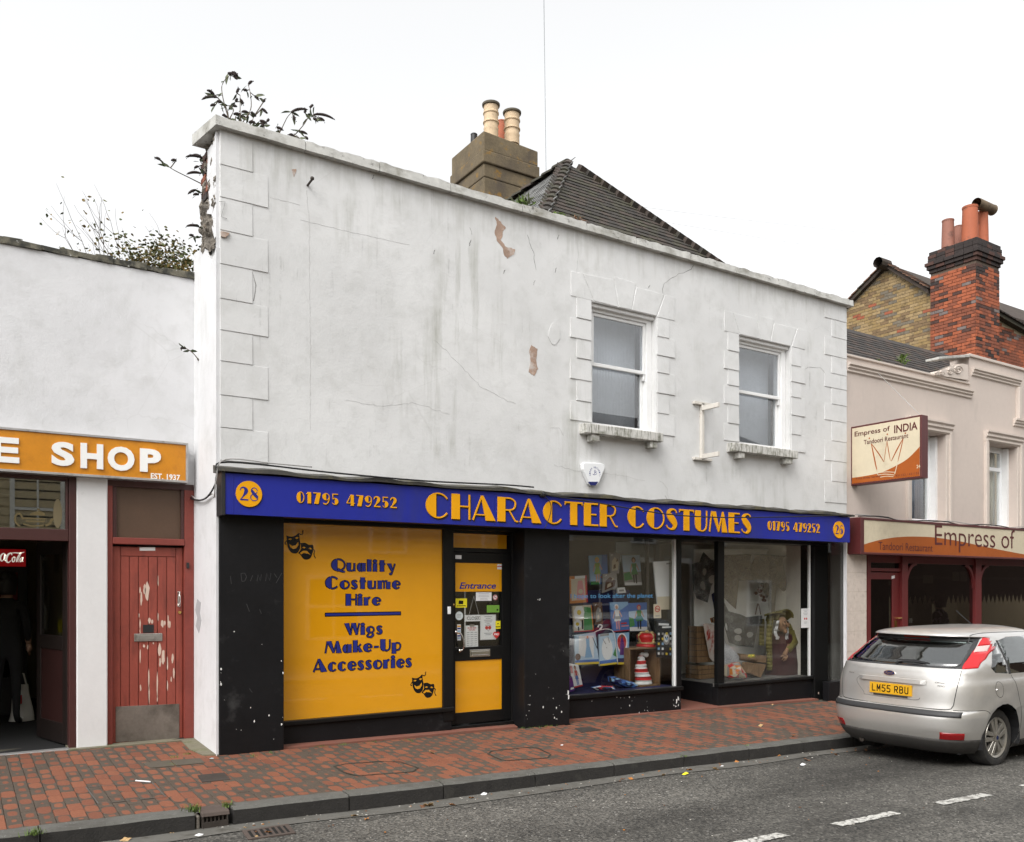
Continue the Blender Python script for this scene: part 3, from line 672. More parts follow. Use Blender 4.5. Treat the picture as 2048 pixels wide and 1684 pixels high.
patch('filler_lump', [(1108+11*math.cos(a*.42)*(1+.15*math.sin(a*2)), 668+22*math.sin(a*.42)) for a in range(15)], WHITE, y0=-.006)
CRK = flat('crack_shadow', (.10, .095, .09), .95)
def crack(pts, w=.006, amp=1.6, y=YW, mat=CRK):
 P = []
 for i in range(len(pts)-1):
  p, q = pts[i], pts[i+1]; n = max(2, int(math.hypot(q[0]-p[0], q[1]-p[1])/7))
  for t in range(n):
   s = t/n; P.append((p[0]+(q[0]-p[0])*s+rnd.uniform(-amp, amp), p[1]+(q[1]-p[1])*s+rnd.uniform(-amp, amp)))
 P.append(pts[-1]); b = MB()
 strip2(b, facade(y), [(*XZ(u, v, y), w*rnd.uniform(.15, .7)) for u, v in P], .0015, th=.003); return b.obj('crack', [mat], shop)
CRKL = flat('hairline_crack', (.44, .435, .425), .95)
crack([Z2(945, 35), Z2(935, 62), Z2(850, 90), Z2(750, 155), Z2(745, 220)], .009)
crack([Z2(1685, 718), Z2(1725, 705), Z2(1792, 714), Z2(1815, 752), Z2(1862, 745), Z2(1945, 770)], .010)
crack([(868,680),(892,700),(925,735),(960,772),(1000,795),(1032,808)], .008, mat=CRKL)
crack([(1155,455),(1157,510),(1153,560)], .006, mat=CRKL)
crack([(1055,470),(1068,510),(1072,540)], .008)
crack([(613,380),(618,440),(619,560),(621,700),(620,860)], .006, .8, mat=CRKL)
crack([(601,440),(700,464),(820,490)], .004, .7, mat=CRKL); crack([(540,395),(600,410)], .006, .7, mat=CRKL)
crack([Z3(535,1365), Z3(610,1385), Z3(690,1430), Z3(745,1470), Z3(780,1448)], .006, mat=CRKL)
crack([Z3(530,1080), Z3(575,1085), Z3(545,1200), Z3(590,1215)], .006, .6, y=YW-.016)
crack([(505,545),(512,570),(507,602)], .010, .6); crack([(940,455),(944,470)], .01, .6); crack([(1330,990),(1338,1005)], .008, .8)
crack([(1108,930),(1165,945),(1235,950),(1290,962)], .005, mat=CRKL); crack([Z2(725,1455), Z2(765,1490), Z2(785,1570)], .007, mat=CRKL)
crack([Z2(5,1110), Z2(60,1115), Z2(90,1160)], .006, mat=CRKL); crack([(690,800),(760,812),(830,805),(900,830)], .004, mat=CRKL)
for u, v, l in ((942,480,12),(1118,470,9),(870,500,8),(1113,535,10),(1300,570,6),(748,350,8),(1070,560,10),(1010,540,7)): crack([(u, v), (u-2, v+l*.5), (u-3, v+l)], .012, .6)
# ------------------------------------------------------------------ shopfront
ZF0, ZF1 = 2.288, 2.674; YF = 8.22; XF0, XF1 = 2.097, 11.495
YG = 8.60; YD = 8.66; YA = 8.66; YBd = 8.70; ZB0 = -.45
def blk(name, x0, x1, y0, y1, z0, z1, mat=BLACK, parent=shop, bev=.008, lab=None):
 b = MB(); b.box(x0, x1, y0, y1, z0, z1); return b.obj(name, [mat], parent, bev=bev, label=lab)
xp1 = WX(567, YW)
blk('pilaster', XL-.012, xp1, YW-.016, YG+.15, ZB0, ZF0+.02, lab='wide black left pilaster with scratched graffiti and paint chips')
xm0, xm1 = WX(1048, YW), WX(1138, YW)
blk('pilaster', xm0, xm1, YW-.012, YD+.35, ZB0, ZF0+.02, lab='black middle pilaster with white chips near its foot')
b = MB()
for d in range(1):
 fr = facade(YW-.016)
 def scr(pts, w=.004): strip2(b, fr, [(*XZ(u, v, YW), w) for u, v in pts], .0012, th=.001)
 ZG = lambda x, y: (420+.38*x, 900+.38*y)
 for pl in ([(160,650),(165,690)],[(160,650),(180,648),(190,668),(180,690),(165,692)],[(210,690),(222,660)],[(245,690),(250,655),(262,690),(268,655)],[(290,690),(295,650),(312,688),(318,648)],[(335,650),(350,672)],[(375,648),(345,700)],[(105,665),(110,705)],[(190,810),(205,850)],[(258,838),(268,862)],[(205,1255),(220,1275)]):
  scr([ZG(*p) for p in pl])
b.obj('scratch_graffiti', [M('scratched_paint', (.055, .055, .055), .9)], shop)
def specks(name, rects, y, n, mat=LETW):
 b = MB(); fr = facade(y)
 for _ in range(n):
  r0 = rnd.choice(rects); u, v = rnd.uniform(r0[0], r0[2]), rnd.uniform(r0[1], r0[3]); s = rnd.choice([.003, .004, .006, .011]); x, z = XZ(u, v, y)
  poly2(b, fr, [(x+s*math.cos(k*1.2)*rnd.uniform(.5, 1), z+s*1.6*math.sin(k*1.2)*rnd.uniform(.5, 1)) for k in range(5)], .0012)
 return stuff(b.obj(name, [mat], shop))
specks('paint_chips', [(438,1270,444,1500),(445,1250,560,1500),(561,1250,567,1480)], YW-.016, 18)
specks('paint_chips', [(1052,1380,1060,1445),(1060,1300,1135,1440),(1105,1400,1125,1440),(1075,1195,1082,1200)], YW-.012, 24)
# left window: yellow vinyl behind the glass, lettering on it
xg0, xg1 = xp1+.004, WX(884, YG)
zg0 = (WZ(575, 1440, YG)+WZ(884, 1415, YG))/2; zg1 = WZ(568, 1046, YG)
dw = MB(); dw.box(xg0, xg1, YG, YG+.02, zg0, zg1); ywin = dw.obj('shop_window', [YELLOW], shop, label='large window covered in glossy yellow vinyl with blue lettering')
frG = facade(YG)
blk('window_head', xp1, xm0, YG-.06, YG+.1, zg1, ZF0+.05, BLACK2)
b = MB()
for s, u0, u1, vt, vb in (('Quality', 661, 792, 1118, 1142.5), ('Costume', 649, 802, 1153, 1177.5), ('Hire', 690, 763, 1187, 1210.5), ('Wigs', 687, 767, 1245, 1269), ('Make-Up', 648, 803, 1279.5, 1303.5), ('Accessories', 624.5, 825, 1313, 1339)):
 um = (u0+u1)/2; z0, z1 = WZ(um, vb, YG), WZ(um, vt, YG)
 deco(b, frG, s, WX(u0, YG)+.01, WX(u1, YG)-.01, z0, (z1-z0)*.97, .0046, 0, 0, outline=.0075, mo=1, gap=.12)
zb = WZ(725, 1228, YG); xa, xb = WX(649.5, YG), WX(802, YG)
b.add([frG.p(x, z, .0012) for x, z in ((xa, zb-.022), (xb, zb-.022), (xb, zb+.022), (xa, zb+.022))], [(0,1,2,3)], 1)
b.add([frG.p(x, z, .0022) for x, z in ((xa+.01, zb-.012), (xb-.01, zb-.012), (xb-.01, zb+.012), (xa+.01, zb+.012))], [(0,1,2,3)], 0)
b.obj('window_lettering', [INKB, INKK], ywin)
def masks(cu, cv, sc):
 b = MB(); X0, Z0 = XZ(cu, cv, YG)
 T = lambda x, y: (X0+(x-475)*sc, Z0-(y-500)*sc)     # drawn from an enlarged view of the photograph
 blackp = [[(400,452),(425,458),(450,450),(466,438),(470,470),(474,490),(470,525),(452,545),(425,540),(408,515),(402,485)],
              [(474,490),(500,488),(520,498),(542,498),(545,520),(538,548),(530,566),(512,576),(490,572),(472,548),(462,543),(478,520)]]
 for i, p in enumerate(blackp): poly2(b, frG, [T(*q) for q in smooth2(p+[p[0]], 3)[:-1]], .0015+.0004*i, 0)
 yel = [[(408,472),(418,466),(430,470),(420,476)], [(444,464),(454,458),(466,462),(456,470)], [(414,496),(430,506),(448,502),(462,484),(464,500),(452,518),(434,522),(420,514)],
           [(484,514),(494,508),(504,514),(494,518)], [(518,516),(528,512),(538,520),(528,522)], [(472,542),(488,530),(510,530),(530,552),(514,544),(492,542),(478,550)]]
 for p in yel: poly2(b, frG, [T(*q) for q in p], .0028, 1)
 for p in ([(466,440),(480,446),(488,438),(486,428),(492,424)], [(402,478),(394,488),(392,496),(400,498)], [(542,520),(552,530),(548,545),(552,560),(558,568)]):
  strip2(b, frG, [(*T(*q), sc*4.5) for q in smooth2(p, 4)], .0022, 0)
 return b.obj('theatre_masks_print', [INKK, YELLOW], ywin)
sc = .38/F*DP(WX(600, YG), YG)
masks(601, 1090, sc); sc = .38/F*DP(WX(846, YG), YG); masks(847, 1370, sc*.9)
blk('window_bar', xg1, WX(905, YG), YG-.03, YG+.1, zg0-.16, ZF0, BLACK2)
blk('sill_board', xp1-.002, WX(905, YG), YG-.055, YG+.05, zg0-.05, zg0-.001, BLACK2)
blk('stall_riser', xp1-.002, WX(905, YG)-.02, YG-.02, YG+.1, ZB0, zg0-.05, lab='plain black riser under the yellow window')
# entrance door
xd0, xd1 = WX(904, YD), WX(1022, YD)
zt = WZ(965, 1105, YD); zthr = WZ(965, 1446, YD)
blk('door_post', xd1, xm0+.002, YD-.02, YD+.2, ZB0, ZF0, BLACK2)
b = MB(); b.box(xd0-.06, xd1+.002, YD-.0, YD+.12, zt, zt+.05); b.box(xd0-.06, xd1, YD-.01, YD+.12, ZF0-.06, ZF0+.01); b.obj('door_head', [BLACK2], shop, bev=.005)
tr = MB(); tr.box(WX(902, YD), WX(1016, YD), YD+.03, YD+.04, zt+.05, ZF0-.06); tr.obj('transom_panel', [YELLOW], shop, label='yellow transom panel over the entrance door')
Z5 = lambda x, y: (860+.27317*x, 1020+.27317*y)
def dX(x): return WX(Z5(x, 0)[0], YD)
def dZ(x, y): return WZ(*Z5(x, y), YD)
zdt = zt-.004; zdb = zthr+.01
gx0, gx1 = dX(187), dX(528)
zA0, zA1 = dZ(357, 597), dZ(357, 388); zG0 = dZ(357, 1000); zL1 = dZ(357, 1098); zL0 = dZ(357, 1472)
b = MB()
b.box(xd0, gx0, YD, YD+.045, zdb, zdt); b.box(gx1, xd1-.004, YD, YD+.045, zdb, zdt); b.box(gx0, gx1, YD, YD+.045, zA1, zdt); b.box(gx0, gx1, YD, YD+.045, zL1, zG0); b.box(gx0, gx1, YD, YD+.045, zdb, zL0)
door = b.obj('entrance_door', [BLACK2], shop, bev=.004, label='black framed entrance door with yellow panels, stickers and a closed sign')
b = MB(); b.box(gx0, gx1, YD+.012, YD+.03, zA0, zA1); b.obj('upper_panel', [YELLOW], door)
b = MB(); b.box(gx0, gx1, YD+.012, YD+.03, zL0, zL1); b.obj('lower_panel', [YELLOW], door)
b = MB(); b.box(gx0, gx1, YD+.014, YD+.020, zG0, zA0); b.obj('door_glass', [GLASS], door)
b = MB(); b.box(xd0-.06, xd1+.01, YD-.05, YD+.1, ZB0, zthr); b.obj('door_sill', [BLACK2], shop, bev=.006)
b = MB(); word(b, facade(YD+.012), 'Entrance', dX(218), dX(487), dZ(350, 577), dZ(350, 530), .0015, 0, bold=.022, shear=.25); b.obj('entrance_lettering', [INKB], door)
frD = facade(YD+.014)
def sticker(x0, y0, x1, y1, mat, parent=door, name='sticker', n=.0012, deco_=None, fr=None, mats=()):
 b = MB(); fr = fr or frD; xm, ym = (x0+x1)/2, (y0+y1)/2
 a, c, p, q = dX(x0), dX(x1), dZ(xm, y1), dZ(xm, y0)
 poly2(b, fr, [(a, p), (c, p), (c, q), (a, q)], n, 0, n*.9)
 if deco_: deco_(b, fr, a, c, p, q, n)
 return b.obj(name, [mat]+list(mats), parent)
YST = flat('yellow_sticker', (.75, .65, .02), .4); GST = flat('green_sticker', (.16, .34, .05), .4); RST = flat('red_print', (.50, .03, .03), .4); GRP = flat('grey_print', (.22, .22, .24), .5); LBL = flat('pale_blue_print', (.25, .42, .55), .4)
sticker(186, 330, 230, 358, CARDW, n=.0012, fr=facade(YD))
sticker(496, 396, 529, 434, CARDW, fr=facade(YD+.012), mats=[RST], deco_=lambda b, f, a, c, p, q, n: poly2(b, f, [(a, p+(q-p)*.45), (c, p+(q-p)*.45), (c, p+(q-p)*.62), (a, p+(q-p)*.62)], n+.0005, 1))
def lines(k, mi=1, top=.85, w=.72):
 def f(b, fr, a, c, p, q, n):
  for i in range(k):
   y = p+(q-p)*(top-i*(top-.12)/max(1, k-1)); ww = (c-a)*w*rnd.uniform(.6, 1); xm = (a+c)/2
   strip2(b, fr, [(xm-ww/2, y, (q-p)*.035), (xm+ww/2, y, (q-p)*.035)], n+.0005, mi)
 return f
sticker(340, 603, 455, 665, CARDW, mats=[GRP], deco_=lines(5))
sticker(192, 648, 275, 715, YST, mats=[INKK], deco_=lambda b, f, a, c, p, q, n: (poly2(b, f, [(a+(c-a)*.25, p+(q-p)*.4), (a+(c-a)*.65, p+(q-p)*.36), (a+(c-a)*.68, p+(q-p)*.75), (a+(c-a)*.28, p+(q-p)*.8)], n+.0005, 1), strip2(b, f, [(a+(c-a)*.1, p+(q-p)*.2, .008), (a+(c-a)*.88, p+(q-p)*.2, .008)], n+.0005, 1)))
sticker(420, 697, 512, 750, GST, mats=[INKK], deco_=lambda b, f, a, c, p, q, n: (poly2(b, f, [(x, y) for x, y in ell(a+(c-a)*.84, p+(q-p)*.35, .012, .012, 10)], n+.0005, 1), strip2(b, f, [(a+.01, p+(q-p)*1.2, .012), (a+(c-a)*.5, p+(q-p)*1.2, .012)], n+.0005, 1)))
sticker(484, 812, 520, 870, YST, mats=[INKK], deco_=lambda b, f, a, c, p, q, n: (poly2(b, f, ell((a+c)/2, p+(q-p)*.66, .009, .009, 8), n+.0005, 1), strip2(b, f, [(a+.004, p+(q-p)*.25, .01), (c-.004, p+(q-p)*.25, .01)], n+.0005, 1)))
sticker(203, 838, 230, 955, CARDW, mats=[LBL, INKB, ORANGE], deco_=lambda b, f, a, c, p, q, n: [poly2(b, f, [(a+.003, p+(q-p)*t), (c-.003, p+(q-p)*t), (c-.003, p+(q-p)*(t+.09)), (a+.003, p+(q-p)*(t+.09))], n+.0005, 1+i % 3) for i, t in enumerate((.1, .24, .40, .54, .70, .84))])
def disc(cx, cy, r, mat, mats=(), extra=None, name='sticker'):
 b = MB(); x, z = dX(cx), dZ(cx, cy); k = .27317/F*DP(x, YD); poly2(b, frD, ell(x, z, r*k, r*k, 20), .0012, 0, .001)
 if extra: extra(b, x, z, r*k)
 return b.obj(name, [mat]+list(mats), door)
disc(482, 640, 20, CARDW, [RST, INKK], lambda b, x, z, r: (strip2(b, frD, [(px, py, r*.2) for px, py in ell(x, z, r*.85, r*.85, 16)], .002, 1, closed=True), strip2(b, frD, [(x-r*.6, z+r*.6, r*.2), (x+r*.6, z-r*.6, r*.2)], .0023, 1), strip2(b, frD, [(x-r*.5, z, r*.16), (x+r*.5, z, r*.16)], .0017, 2)))
disc(218, 775, 32, flat('pale_sticker', (.62, .68, .68), .5), [GRP], lambda b, x, z, r: [strip2(b, frD, [(x-r*.5, z+r*t, r*.08), (x+r*.5, z+r*t, r*.08)], .0018, 1) for t in (-.3, 0, .3)])
b = MB(); x, z = dX(490), dZ(490, 915); k = .27317/F*DP(x, YD)*27
poly2(b, frD, [(x+k*a, z+k*c) for a, c in [(0,-1.0),(.65,-.45),(1.05,.1),(1,.6),(.6,.9),(.2,.8),(0,.6),(-.2,.8),(-.6,.9),(-1,.6),(-1.05,.1),(-.65,-.45)]], .003, 0, .001)
word(b, frD, 'PRS', x-k*.7, x+k*.7, z-k*.1, z+k*.45, .0038, 1, bold=.03); b.obj('sticker', [RST, CARDW], door, label='red heart shaped sticker')
# notices and hanging signs behind the door glass: things of their own
def notice(name, lab, cat, x0, y0, x1, y1, Y, mat, mats, fn):
 fr = facade(Y); k = (Y-YD)*0
 b = MB(); xm = (x0+x1)/2; ym = (y0+y1)/2
 u0, u1 = Z5(x0, 0)[0], Z5(x1, 0)[0]; a, c = WX(u0, Y), WX(u1, Y); p, q = WZ(*Z5(xm, y1), Y), WZ(*Z5(xm, y0), Y)
 b.box(a, c, Y, Y+.004, p, q); fn(b, fr, a, c, p, q); return tag(b.obj(name, [mat]+mats), lab, cat)
def f_closed(b, fr, a, c, p, q):
 word(b, fr, 'CLOSED', a+(c-a)*.13, c-(c-a)*.02, p+(q-p)*.26, p+(q-p)*.74, .001, 1, bold=.004)
 xm = a+(c-a)*.55; zt_ = WZ(*Z5(322, 630), YD+.022); y = YD+.022
 for s in (.24, .86): b.tube([(a+(c-a)*s, y, q), (xm, y, zt_)], .0025, 5, 2)
notice('hanging_sign', 'white closed sign hanging on a cord behind the entrance door glass', 'sign', 255, 768, 374, 815, YD+.024, CARDW, [INKK, GREYC], f_closed)
def f_poster(b, fr, a, c, p, q):
 for i, (t, w) in enumerate(((.92, .5), (.85, .3), (.78, .55), (.71, .45), (.64, .2), (.58, .4), (.26, .5), (.20, .35))):
  xm = (a+c)/2; strip2(b, fr, [(xm-(c-a)*w/2, p+(q-p)*t, .006), (xm+(c-a)*w/2, p+(q-p)*t, .006)], .0008, 1)
 for s in (.40, .60): poly2(b, fr, ell(a+(c-a)*s, p+(q-p)*.48, .022, .022, 12), .0012, 2)
 for s in (.40, .60): strip2(b, fr, [(a+(c-a)*s, p+(q-p)*.44, .004), (a+(c-a)*.52, p+(q-p)*.33, .004)], .001, 1)
 strip2(b, fr, [(a+.005, p+.005, .003), (c-.005, p+.005, .003), (c-.005, q-.005, .003), (a+.005, q-.005, .003)], .001, 1, closed=True)
notice('poppy_poster', 'white poster with two red poppies on the entrance door glass', 'poster', 368, 766, 483, 950, YD+.0215, CARDW, [GRP, RST], f_poster)
def f_hours(b, fr, a, c, p, q):
 word(b, fr, 'BUSINESS', a+(c-a)*.15, c-(c-a)*.15, p+(q-p)*.86, p+(q-p)*.92, .001, 1, bold=.02)
 word(b, fr, 'HOURS', a+(c-a)*.25, c-(c-a)*.25, p+(q-p)*.77, p+(q-p)*.83, .001, 1, bold=.02)
 for i in range(7):
  y = p+(q-p)*(.68-i*.095)
  for s0, s1 in ((.08, .3), (.38, .62), (.70, .92)): strip2(b, fr, [(a+(c-a)*s0, y, .007), (a+(c-a)*s1, y+.002, .005)], .001, 2)
 b.box((a+c)/2-.03, (a+c)/2+.03, fr.o.y-.004, fr.o.y+.006, q-.012, q+.012, 3)
notice('opening_hours_board', 'white clipboard of business hours below the closed sign', 'notice', 262, 845, 352, 1008, YD+.0225, CARDW, [RST, GRP, STEEL], f_hours)
# door furniture
b = MB(); x0, x1 = dX(176), dX(222); za, zc = dZ(176, 892), dZ(205, 1028)
b.tube([(x0, YD, za), (x0, YD-.035, za)], .011, 8); b.tube([(dX(205), YD, zc), (dX(205), YD-.035, zc)], .011, 8)
b.ball((x0, YD-.04, za), .021); b.ball((dX(205), YD-.04, zc), .021)
b.tube(smooth2([(x0, YD-.045, za), (dX(205), YD-.06, za-.02), (dX(222), YD-.07, za-.09), (dX(228), YD-.065, zc+.05), (dX(222), YD-.05, zc+.01), (dX(205), YD-.042, zc)], 5), .010, 8)
b.obj('pull_handle', [CHROME], door, smooth=True)
b = MB(); a, c, p, q = dX(290), dX(440), dZ(365, 1074), dZ(365, 1020)
b.box(a, c, YD-.006, YD, p, q); b.box(a+.02, c-.02, YD-.014, YD-.006, p+.02, q-.018); b.tube([(a+.03, YD-.016, p+.022), (c-.03, YD-.016, p+.022)], .006, 6); b.obj('letter_plate', [CHROME], door, bev=.003)
b = MB(); b.lathe([(0, 0), (.020, .0), (.022, -.01), (.015, -.02), (0, -.022)], (dX(168), YD, dZ(168, 695)), 'y', 14); b.obj('door_lock', [BRASS], door, smooth=True)
b = MB(); xb_ = WX(897.5, YG-.03); b.box(xb_-.018, xb_+.018, YG-.05, YG-.031, WZ(898, 1228, YG), WZ(898, 1213, YG)); b.obj('bell_push', [UPVC], shop, bev=.004)
b = MB(); b.box(xd0-.1, xd1+.1, YD+1.3, YD+1.33, ZB0, ZF0); b.box(xd0-.3, xd0-.28, YD+.1, YD+1.3, ZB0, ZF0); b.box(xd1+.12, xd1+.14, YD+.1, YD+1.3, ZB0, ZF0); b.box(xd0-.3, xd1+.14, YD+.1, YD+1.3, ZF0, ZF0+.02); b.box(xd0-.3, xd1+.14, YD+.1, YD+1.3, zthr-.03, zthr-.01)
b.obj('hall_interior', [ROOMD], shop)
# shop window A
xa0, xa1 = xm1+.002, WX(1348, YA); za0 = (WZ(1145, 1389, YA)+WZ(1345, 1373, YA))/2
b = MB(); b.box(xa0, xa1, YA, YA+.006, za0, ZF0-.02); gA = b.obj('display_window', [GLASS], shop, label='left display window full of costume packets')
xpost = WX(1362, YA-.02)
blk('window_bar', xa1+.03, xpost, YA-.035, YA+.06, za0-.03, ZF0, BLACK2)
blk('window_trim', xa1-.004, xa1+.03, YA-.012, YA+.04, za0, ZF0-.02, WFRAME, bev=.003)
blk('window_head', xa0, XR-.02, YA-.05, YA+.35, ZF0-.03, ZF0+.12, BLACK2)
blk('sill_board', xa0-.01, xpost+.012, YA-.06, YA+.03, za0-.055, za0-.001, BLACK2)
blk('stall_riser', xa0-.01, xpost-.004, YA-.025, YA+.1, ZB0, za0-.055, lab='black riser with white paint chips under the left display window')
specks('paint_chips', [(1268,1418,1325,1426),(1345,1396,1362,1415),(1150,1392,1300,1396),(1150,1400,1340,1425)], YA-.0255, 30)
for u, v in ((1136, 1385), (1137, 1394), (1353, 1402), (1356, 1397)):
 b = MB(); x, z = XZ(u, v, YW-.012 if u < 1200 else YA-.026); poly2(b, facade((YW-.012) if u < 1200 else YA-.026), [(x-.008, z-.03), (x+.010, z-.02), (x+.012, z+.02), (x-.006, z+.03)], .0015); b.obj('paint_chip', [LETW], shop)
# recessed doorway: return of window A, back door, return of window B
XRb = WX(1439, YBd)       # corner of window B
YDB = 10.05
blk('recess_door', xpost+.0, XRb, YDB, YDB+.05, ZB0, ZF0-.30, BLACK2, lab='black door at the back of the recessed doorway')
b = MB(); b.box(xpost-.02, XRb+.02, YDB, YDB+.05, ZF0-.22, ZF0); b.obj('recess_transom', [GLASSD], shop)
b = MB(); b.box(xpost-.05, XRb+.05, YA+.06, YDB+.05, ZF0, ZF0+.02); b.obj('recess_soffit', [BLACK2], shop)
b = MB(); b.box(xpost-.055, xpost-.03, YA+.11, YDB, za0-.03, ZF0); b.obj('side_window', [GLASSD], shop, label='side pane of the left display window facing the recessed doorway')
blk('side_riser', xpost-.07, xpost-.006, YA+.105, YDB, ZB0, za0-.03)
# shop window B
zb0 = (WZ(1450, 1365, YBd)+WZ(1618, 1352, YBd))/2; xb1 = WX(1618, YBd); xc0 = WX(1434, YBd); xc1 = WX(1447, YBd)
blk('corner_post', xc0, xc1, YBd-.02, YBd+.06, ZB0, ZF0, BLACK2)
b = MB(); b.box(xc1, xb1, YBd, YBd+.006, zb0, ZF0-.03); gB = b.obj('display_window', [GLASS], shop, label='right display window with netting and a hooded figure')
b = MB(); b.box(xc0+.02, xc0+.026, YBd+.06, YDB-.05, zb0, ZF0-.03); b.obj('side_window', [GLASS], shop, label='angled side pane of the right display window')
blk('window_trim', xc0-.005, xc0+.04, YDB-.16, YDB-.08, zb0, ZF0-.03, WFRAME, bev=.003)
blk('window_trim', xb1-.002, xb1+.03, YBd-.008, YBd+.03, zb0, ZF0-.03, WFRAME, bev=.003)
xs0, xs1 = WX(1624, YBd-.02), WX(1655, YBd-.02)
blk('pilaster', xs0, xs1, YBd-.07, YBd+.2, ZB0, ZF0, BLACK2, lab='narrow black pilaster right of the display window with a chipped foot')
blk('sill_board', xc0-.02, xs0, YBd-.06, YBd+.03, zb0-.05, zb0-.001, BLACK2)
blk('stall_riser', xc0-.008, xs0, YBd-.025, YBd+.1, ZB0, zb0-.05, lab='black riser under the right display window')
blk('side_riser', xc0-.008, xc0+.06, YBd+.105, YDB, ZB0, zb0-.01)
YSP = 8.45; xs2 = WX(1656, YSP)
blk('side_panel_riser', xs2, XR-.008, YSP-.02, YSP+.1, ZB0, WZ(1675, 1362, YSP))
b = MB(); b.box(xs2, XR-.008, YSP, YSP+.008, WZ(1675, 1360, YSP), ZF0); b.obj('side_panel_glass', [GLASSD], shop)
blk('end_strip', XR-.007, XR+.006, YW-.002, YBd+.1, ZB0, ZF0+.1, WHITE2, bev=.001)
b = MB(); b.box(xs1-.05, XR-.03, YBd+.6, YBd+.62, ZB0, ZF0); b.obj('dark_backing', [ROOMD], shop)
fr = facade(YBd-.07)
for cu, cv, ru, rv in ((1652, 1393, 4, 8), (1648, 1388, 2.5, 3), (1637, 1386, 2, 3)):
 x, z = XZ(cu, cv, YBd-.07); k = DP(x, YBd)/F; b = MB(); poly2(b, fr, [(x+ru*k*math.cos(a*.7)*rnd.uniform(.6, 1.1), z+rv*k*math.sin(a*.7)*rnd.uniform(.6, 1.1)) for a in range(9)], .0015); b.obj('paint_chip', [PEEL], shop)
# fascia sign
sign = thing('fascia_sign', 'long blue fascia sign with orange lettering above the costume shop', 'sign', ((XF0+XF1)/2, YF, ZF0))
b = MB(); xj = [XF0+.035, WX(468, YF), 5.1, 8.1, XF1-.002]
for i in range(4): b = MB(); b.box(xj[i]+.0008, xj[i+1]-.0008, YF, YF+.03, ZF0, ZF1); b.obj('sign_board', [BLUE], sign, bev=.001)
b = MB(); b.box(XF0, XF0+.034, YF-.008, YW+.05, ZF0-.01, ZF1+.02); b.box(XF0+.034, XF1, YF+.031, YW+.05, ZF0+.004, ZF1); b.obj('sign_casing', [BLKP], sign, bev=.003)
frF = facade(YF); b = MB()
def letters(s, u0, u1, lt, lb, rt, rb_, sh, th=.012, gap=.07):
 z1 = (WZ(u0, lt, YF)+WZ(u1, rt, YF))/2; z0 = (WZ(u0, lb, YF)+WZ(u1, rb_, YF))/2
 deco(b, frF, s, WX(u0, YF)+sh, WX(u1, YF)+sh, z0-sh, z1-z0, .0008, 1, 0, gap=gap)
 deco(b, frF, s, WX(u0, YF), WX(u1, YF), z0, z1-z0, th, 0, th, gap=gap)
letters('CHARACTER COSTUMES', 851, 1502, 986, 1036, 1026, 1067, .017, gap=.10)
letters('01795 479252', 593, 793, 984, 1006, 994, 1016, .009, .008, gap=.16)
letters('01795 479252', 1535, 1639, 1043, 1061, 1047, 1065, .009, .008, gap=.16)
b.obj('raised_lettering', [ORANGE, DKSH], sign)
for s, cu, cv, rr in (('28', 497.5, 988, 26.0), ('26', 1677, 1059.5, 16.9)):
 x, z = XZ(cu, cv, YF); r_ = rr/F*DP(x, YF); b = MB()
 poly2(b, frF, ell(x, z, r_, r_, 36), .012, 0, .012); poly2(b, frF, ell(x+.009, z-.009, r_, r_, 36), .0008, 1)
 deco(b, facade(YF-.012), s, x-r_*.72, x+r_*.72, z-r_*.52, r_*1.04, .0012, 2, gap=.12)
 b.obj('number_disc', [ORANGE, DKSH, INKB], sign)
b = MB(); nn = 60; P = []
for k in range(nn+1):
 x = XF0-.03+(XF1-XF0+.10)*k/nn; s = .012*math.sin(k*.7)+.010*math.sin(k*1.9+1)+rnd.uniform(-.006, .006); P.append((x, s))
for k in range(nn):
 (x0, s0), (x1, s1) = P[k], P[k+1]
 b.hexa([(x0, YF-.035, ZF1+.010+s0*.4), (x1, YF-.035, ZF1+.010+s1*.4), (x1, YW+.01, ZF1+.015), (x0, YW+.01, ZF1+.015), (x0, YF-.035, ZF1+.04+s0), (x1, YF-.035, ZF1+.04+s1), (x1, YW+.01, ZF1+.085+s1*.8), (x0, YW+.01, ZF1+.085+s0*.8)])
b.obj('lead_flashing', [LEAD], sign)
def cable(name, pts, r, mat, lab, k=6):
 b = MB(); b.tube(smooth2(pts, k), r, 5); o = b.obj(name, [mat], smooth=True); return tag(o, lab, 'cable')
zf = ZF1+.07
cable('power_cable', [tuple(onX(u, v, 2.06)) for u, v in ((371, 990), (392, 1000), (412, 996), (430, 970))]+[(2.06, 8.22, 2.66), (2.15, 8.2, zf+.03), (3.2, 8.17, zf), (4.2, 8.165, zf-.012), (5.2, 8.17, zf+.012), (5.6, 8.17, zf+.01)], .009, CABLE, 'black cable lying along the top of the blue fascia from its left end')
cable('thin_cable', [tuple(onX(u, v, 2.07)) for u, v in ((374, 984), (400, 1001), (424, 988))]+[(2.05, 8.30, 2.45), (2.05, 8.22, 2.60), (2.12, 8.19, zf+.05), (2.6, 8.2, zf+.05), (3.0, 8.3, zf+.06)], .006, GREYC, 'grey cable looped over the left end of the blue fascia')
b_pts = [W(1088, 988, 8.16), W(1110, 993, 8.14), W(1180, 1003, 8.13), W(1260, 1017, 8.13), W(1350, 1030, 8.13), W(1450, 1035, 8.13), W(1560, 1034, 8.14), W(1640, 1032, 8.15), W(1705, 1030, 8.16)]
cable('sagging_cable', b_pts, .008, CABLE, 'black cable sagging across the costume lettering of the blue fascia')
cable('hanging_wire', [W(1086, 990, 8.15), W(1100, 1005, 8.15), W(1102, 1020, 8.15), W(1097, 1040, 8.16), W(1089, 1058, 8.17)], .005, CABLE, 'short black wire hanging over the middle of the blue fascia')
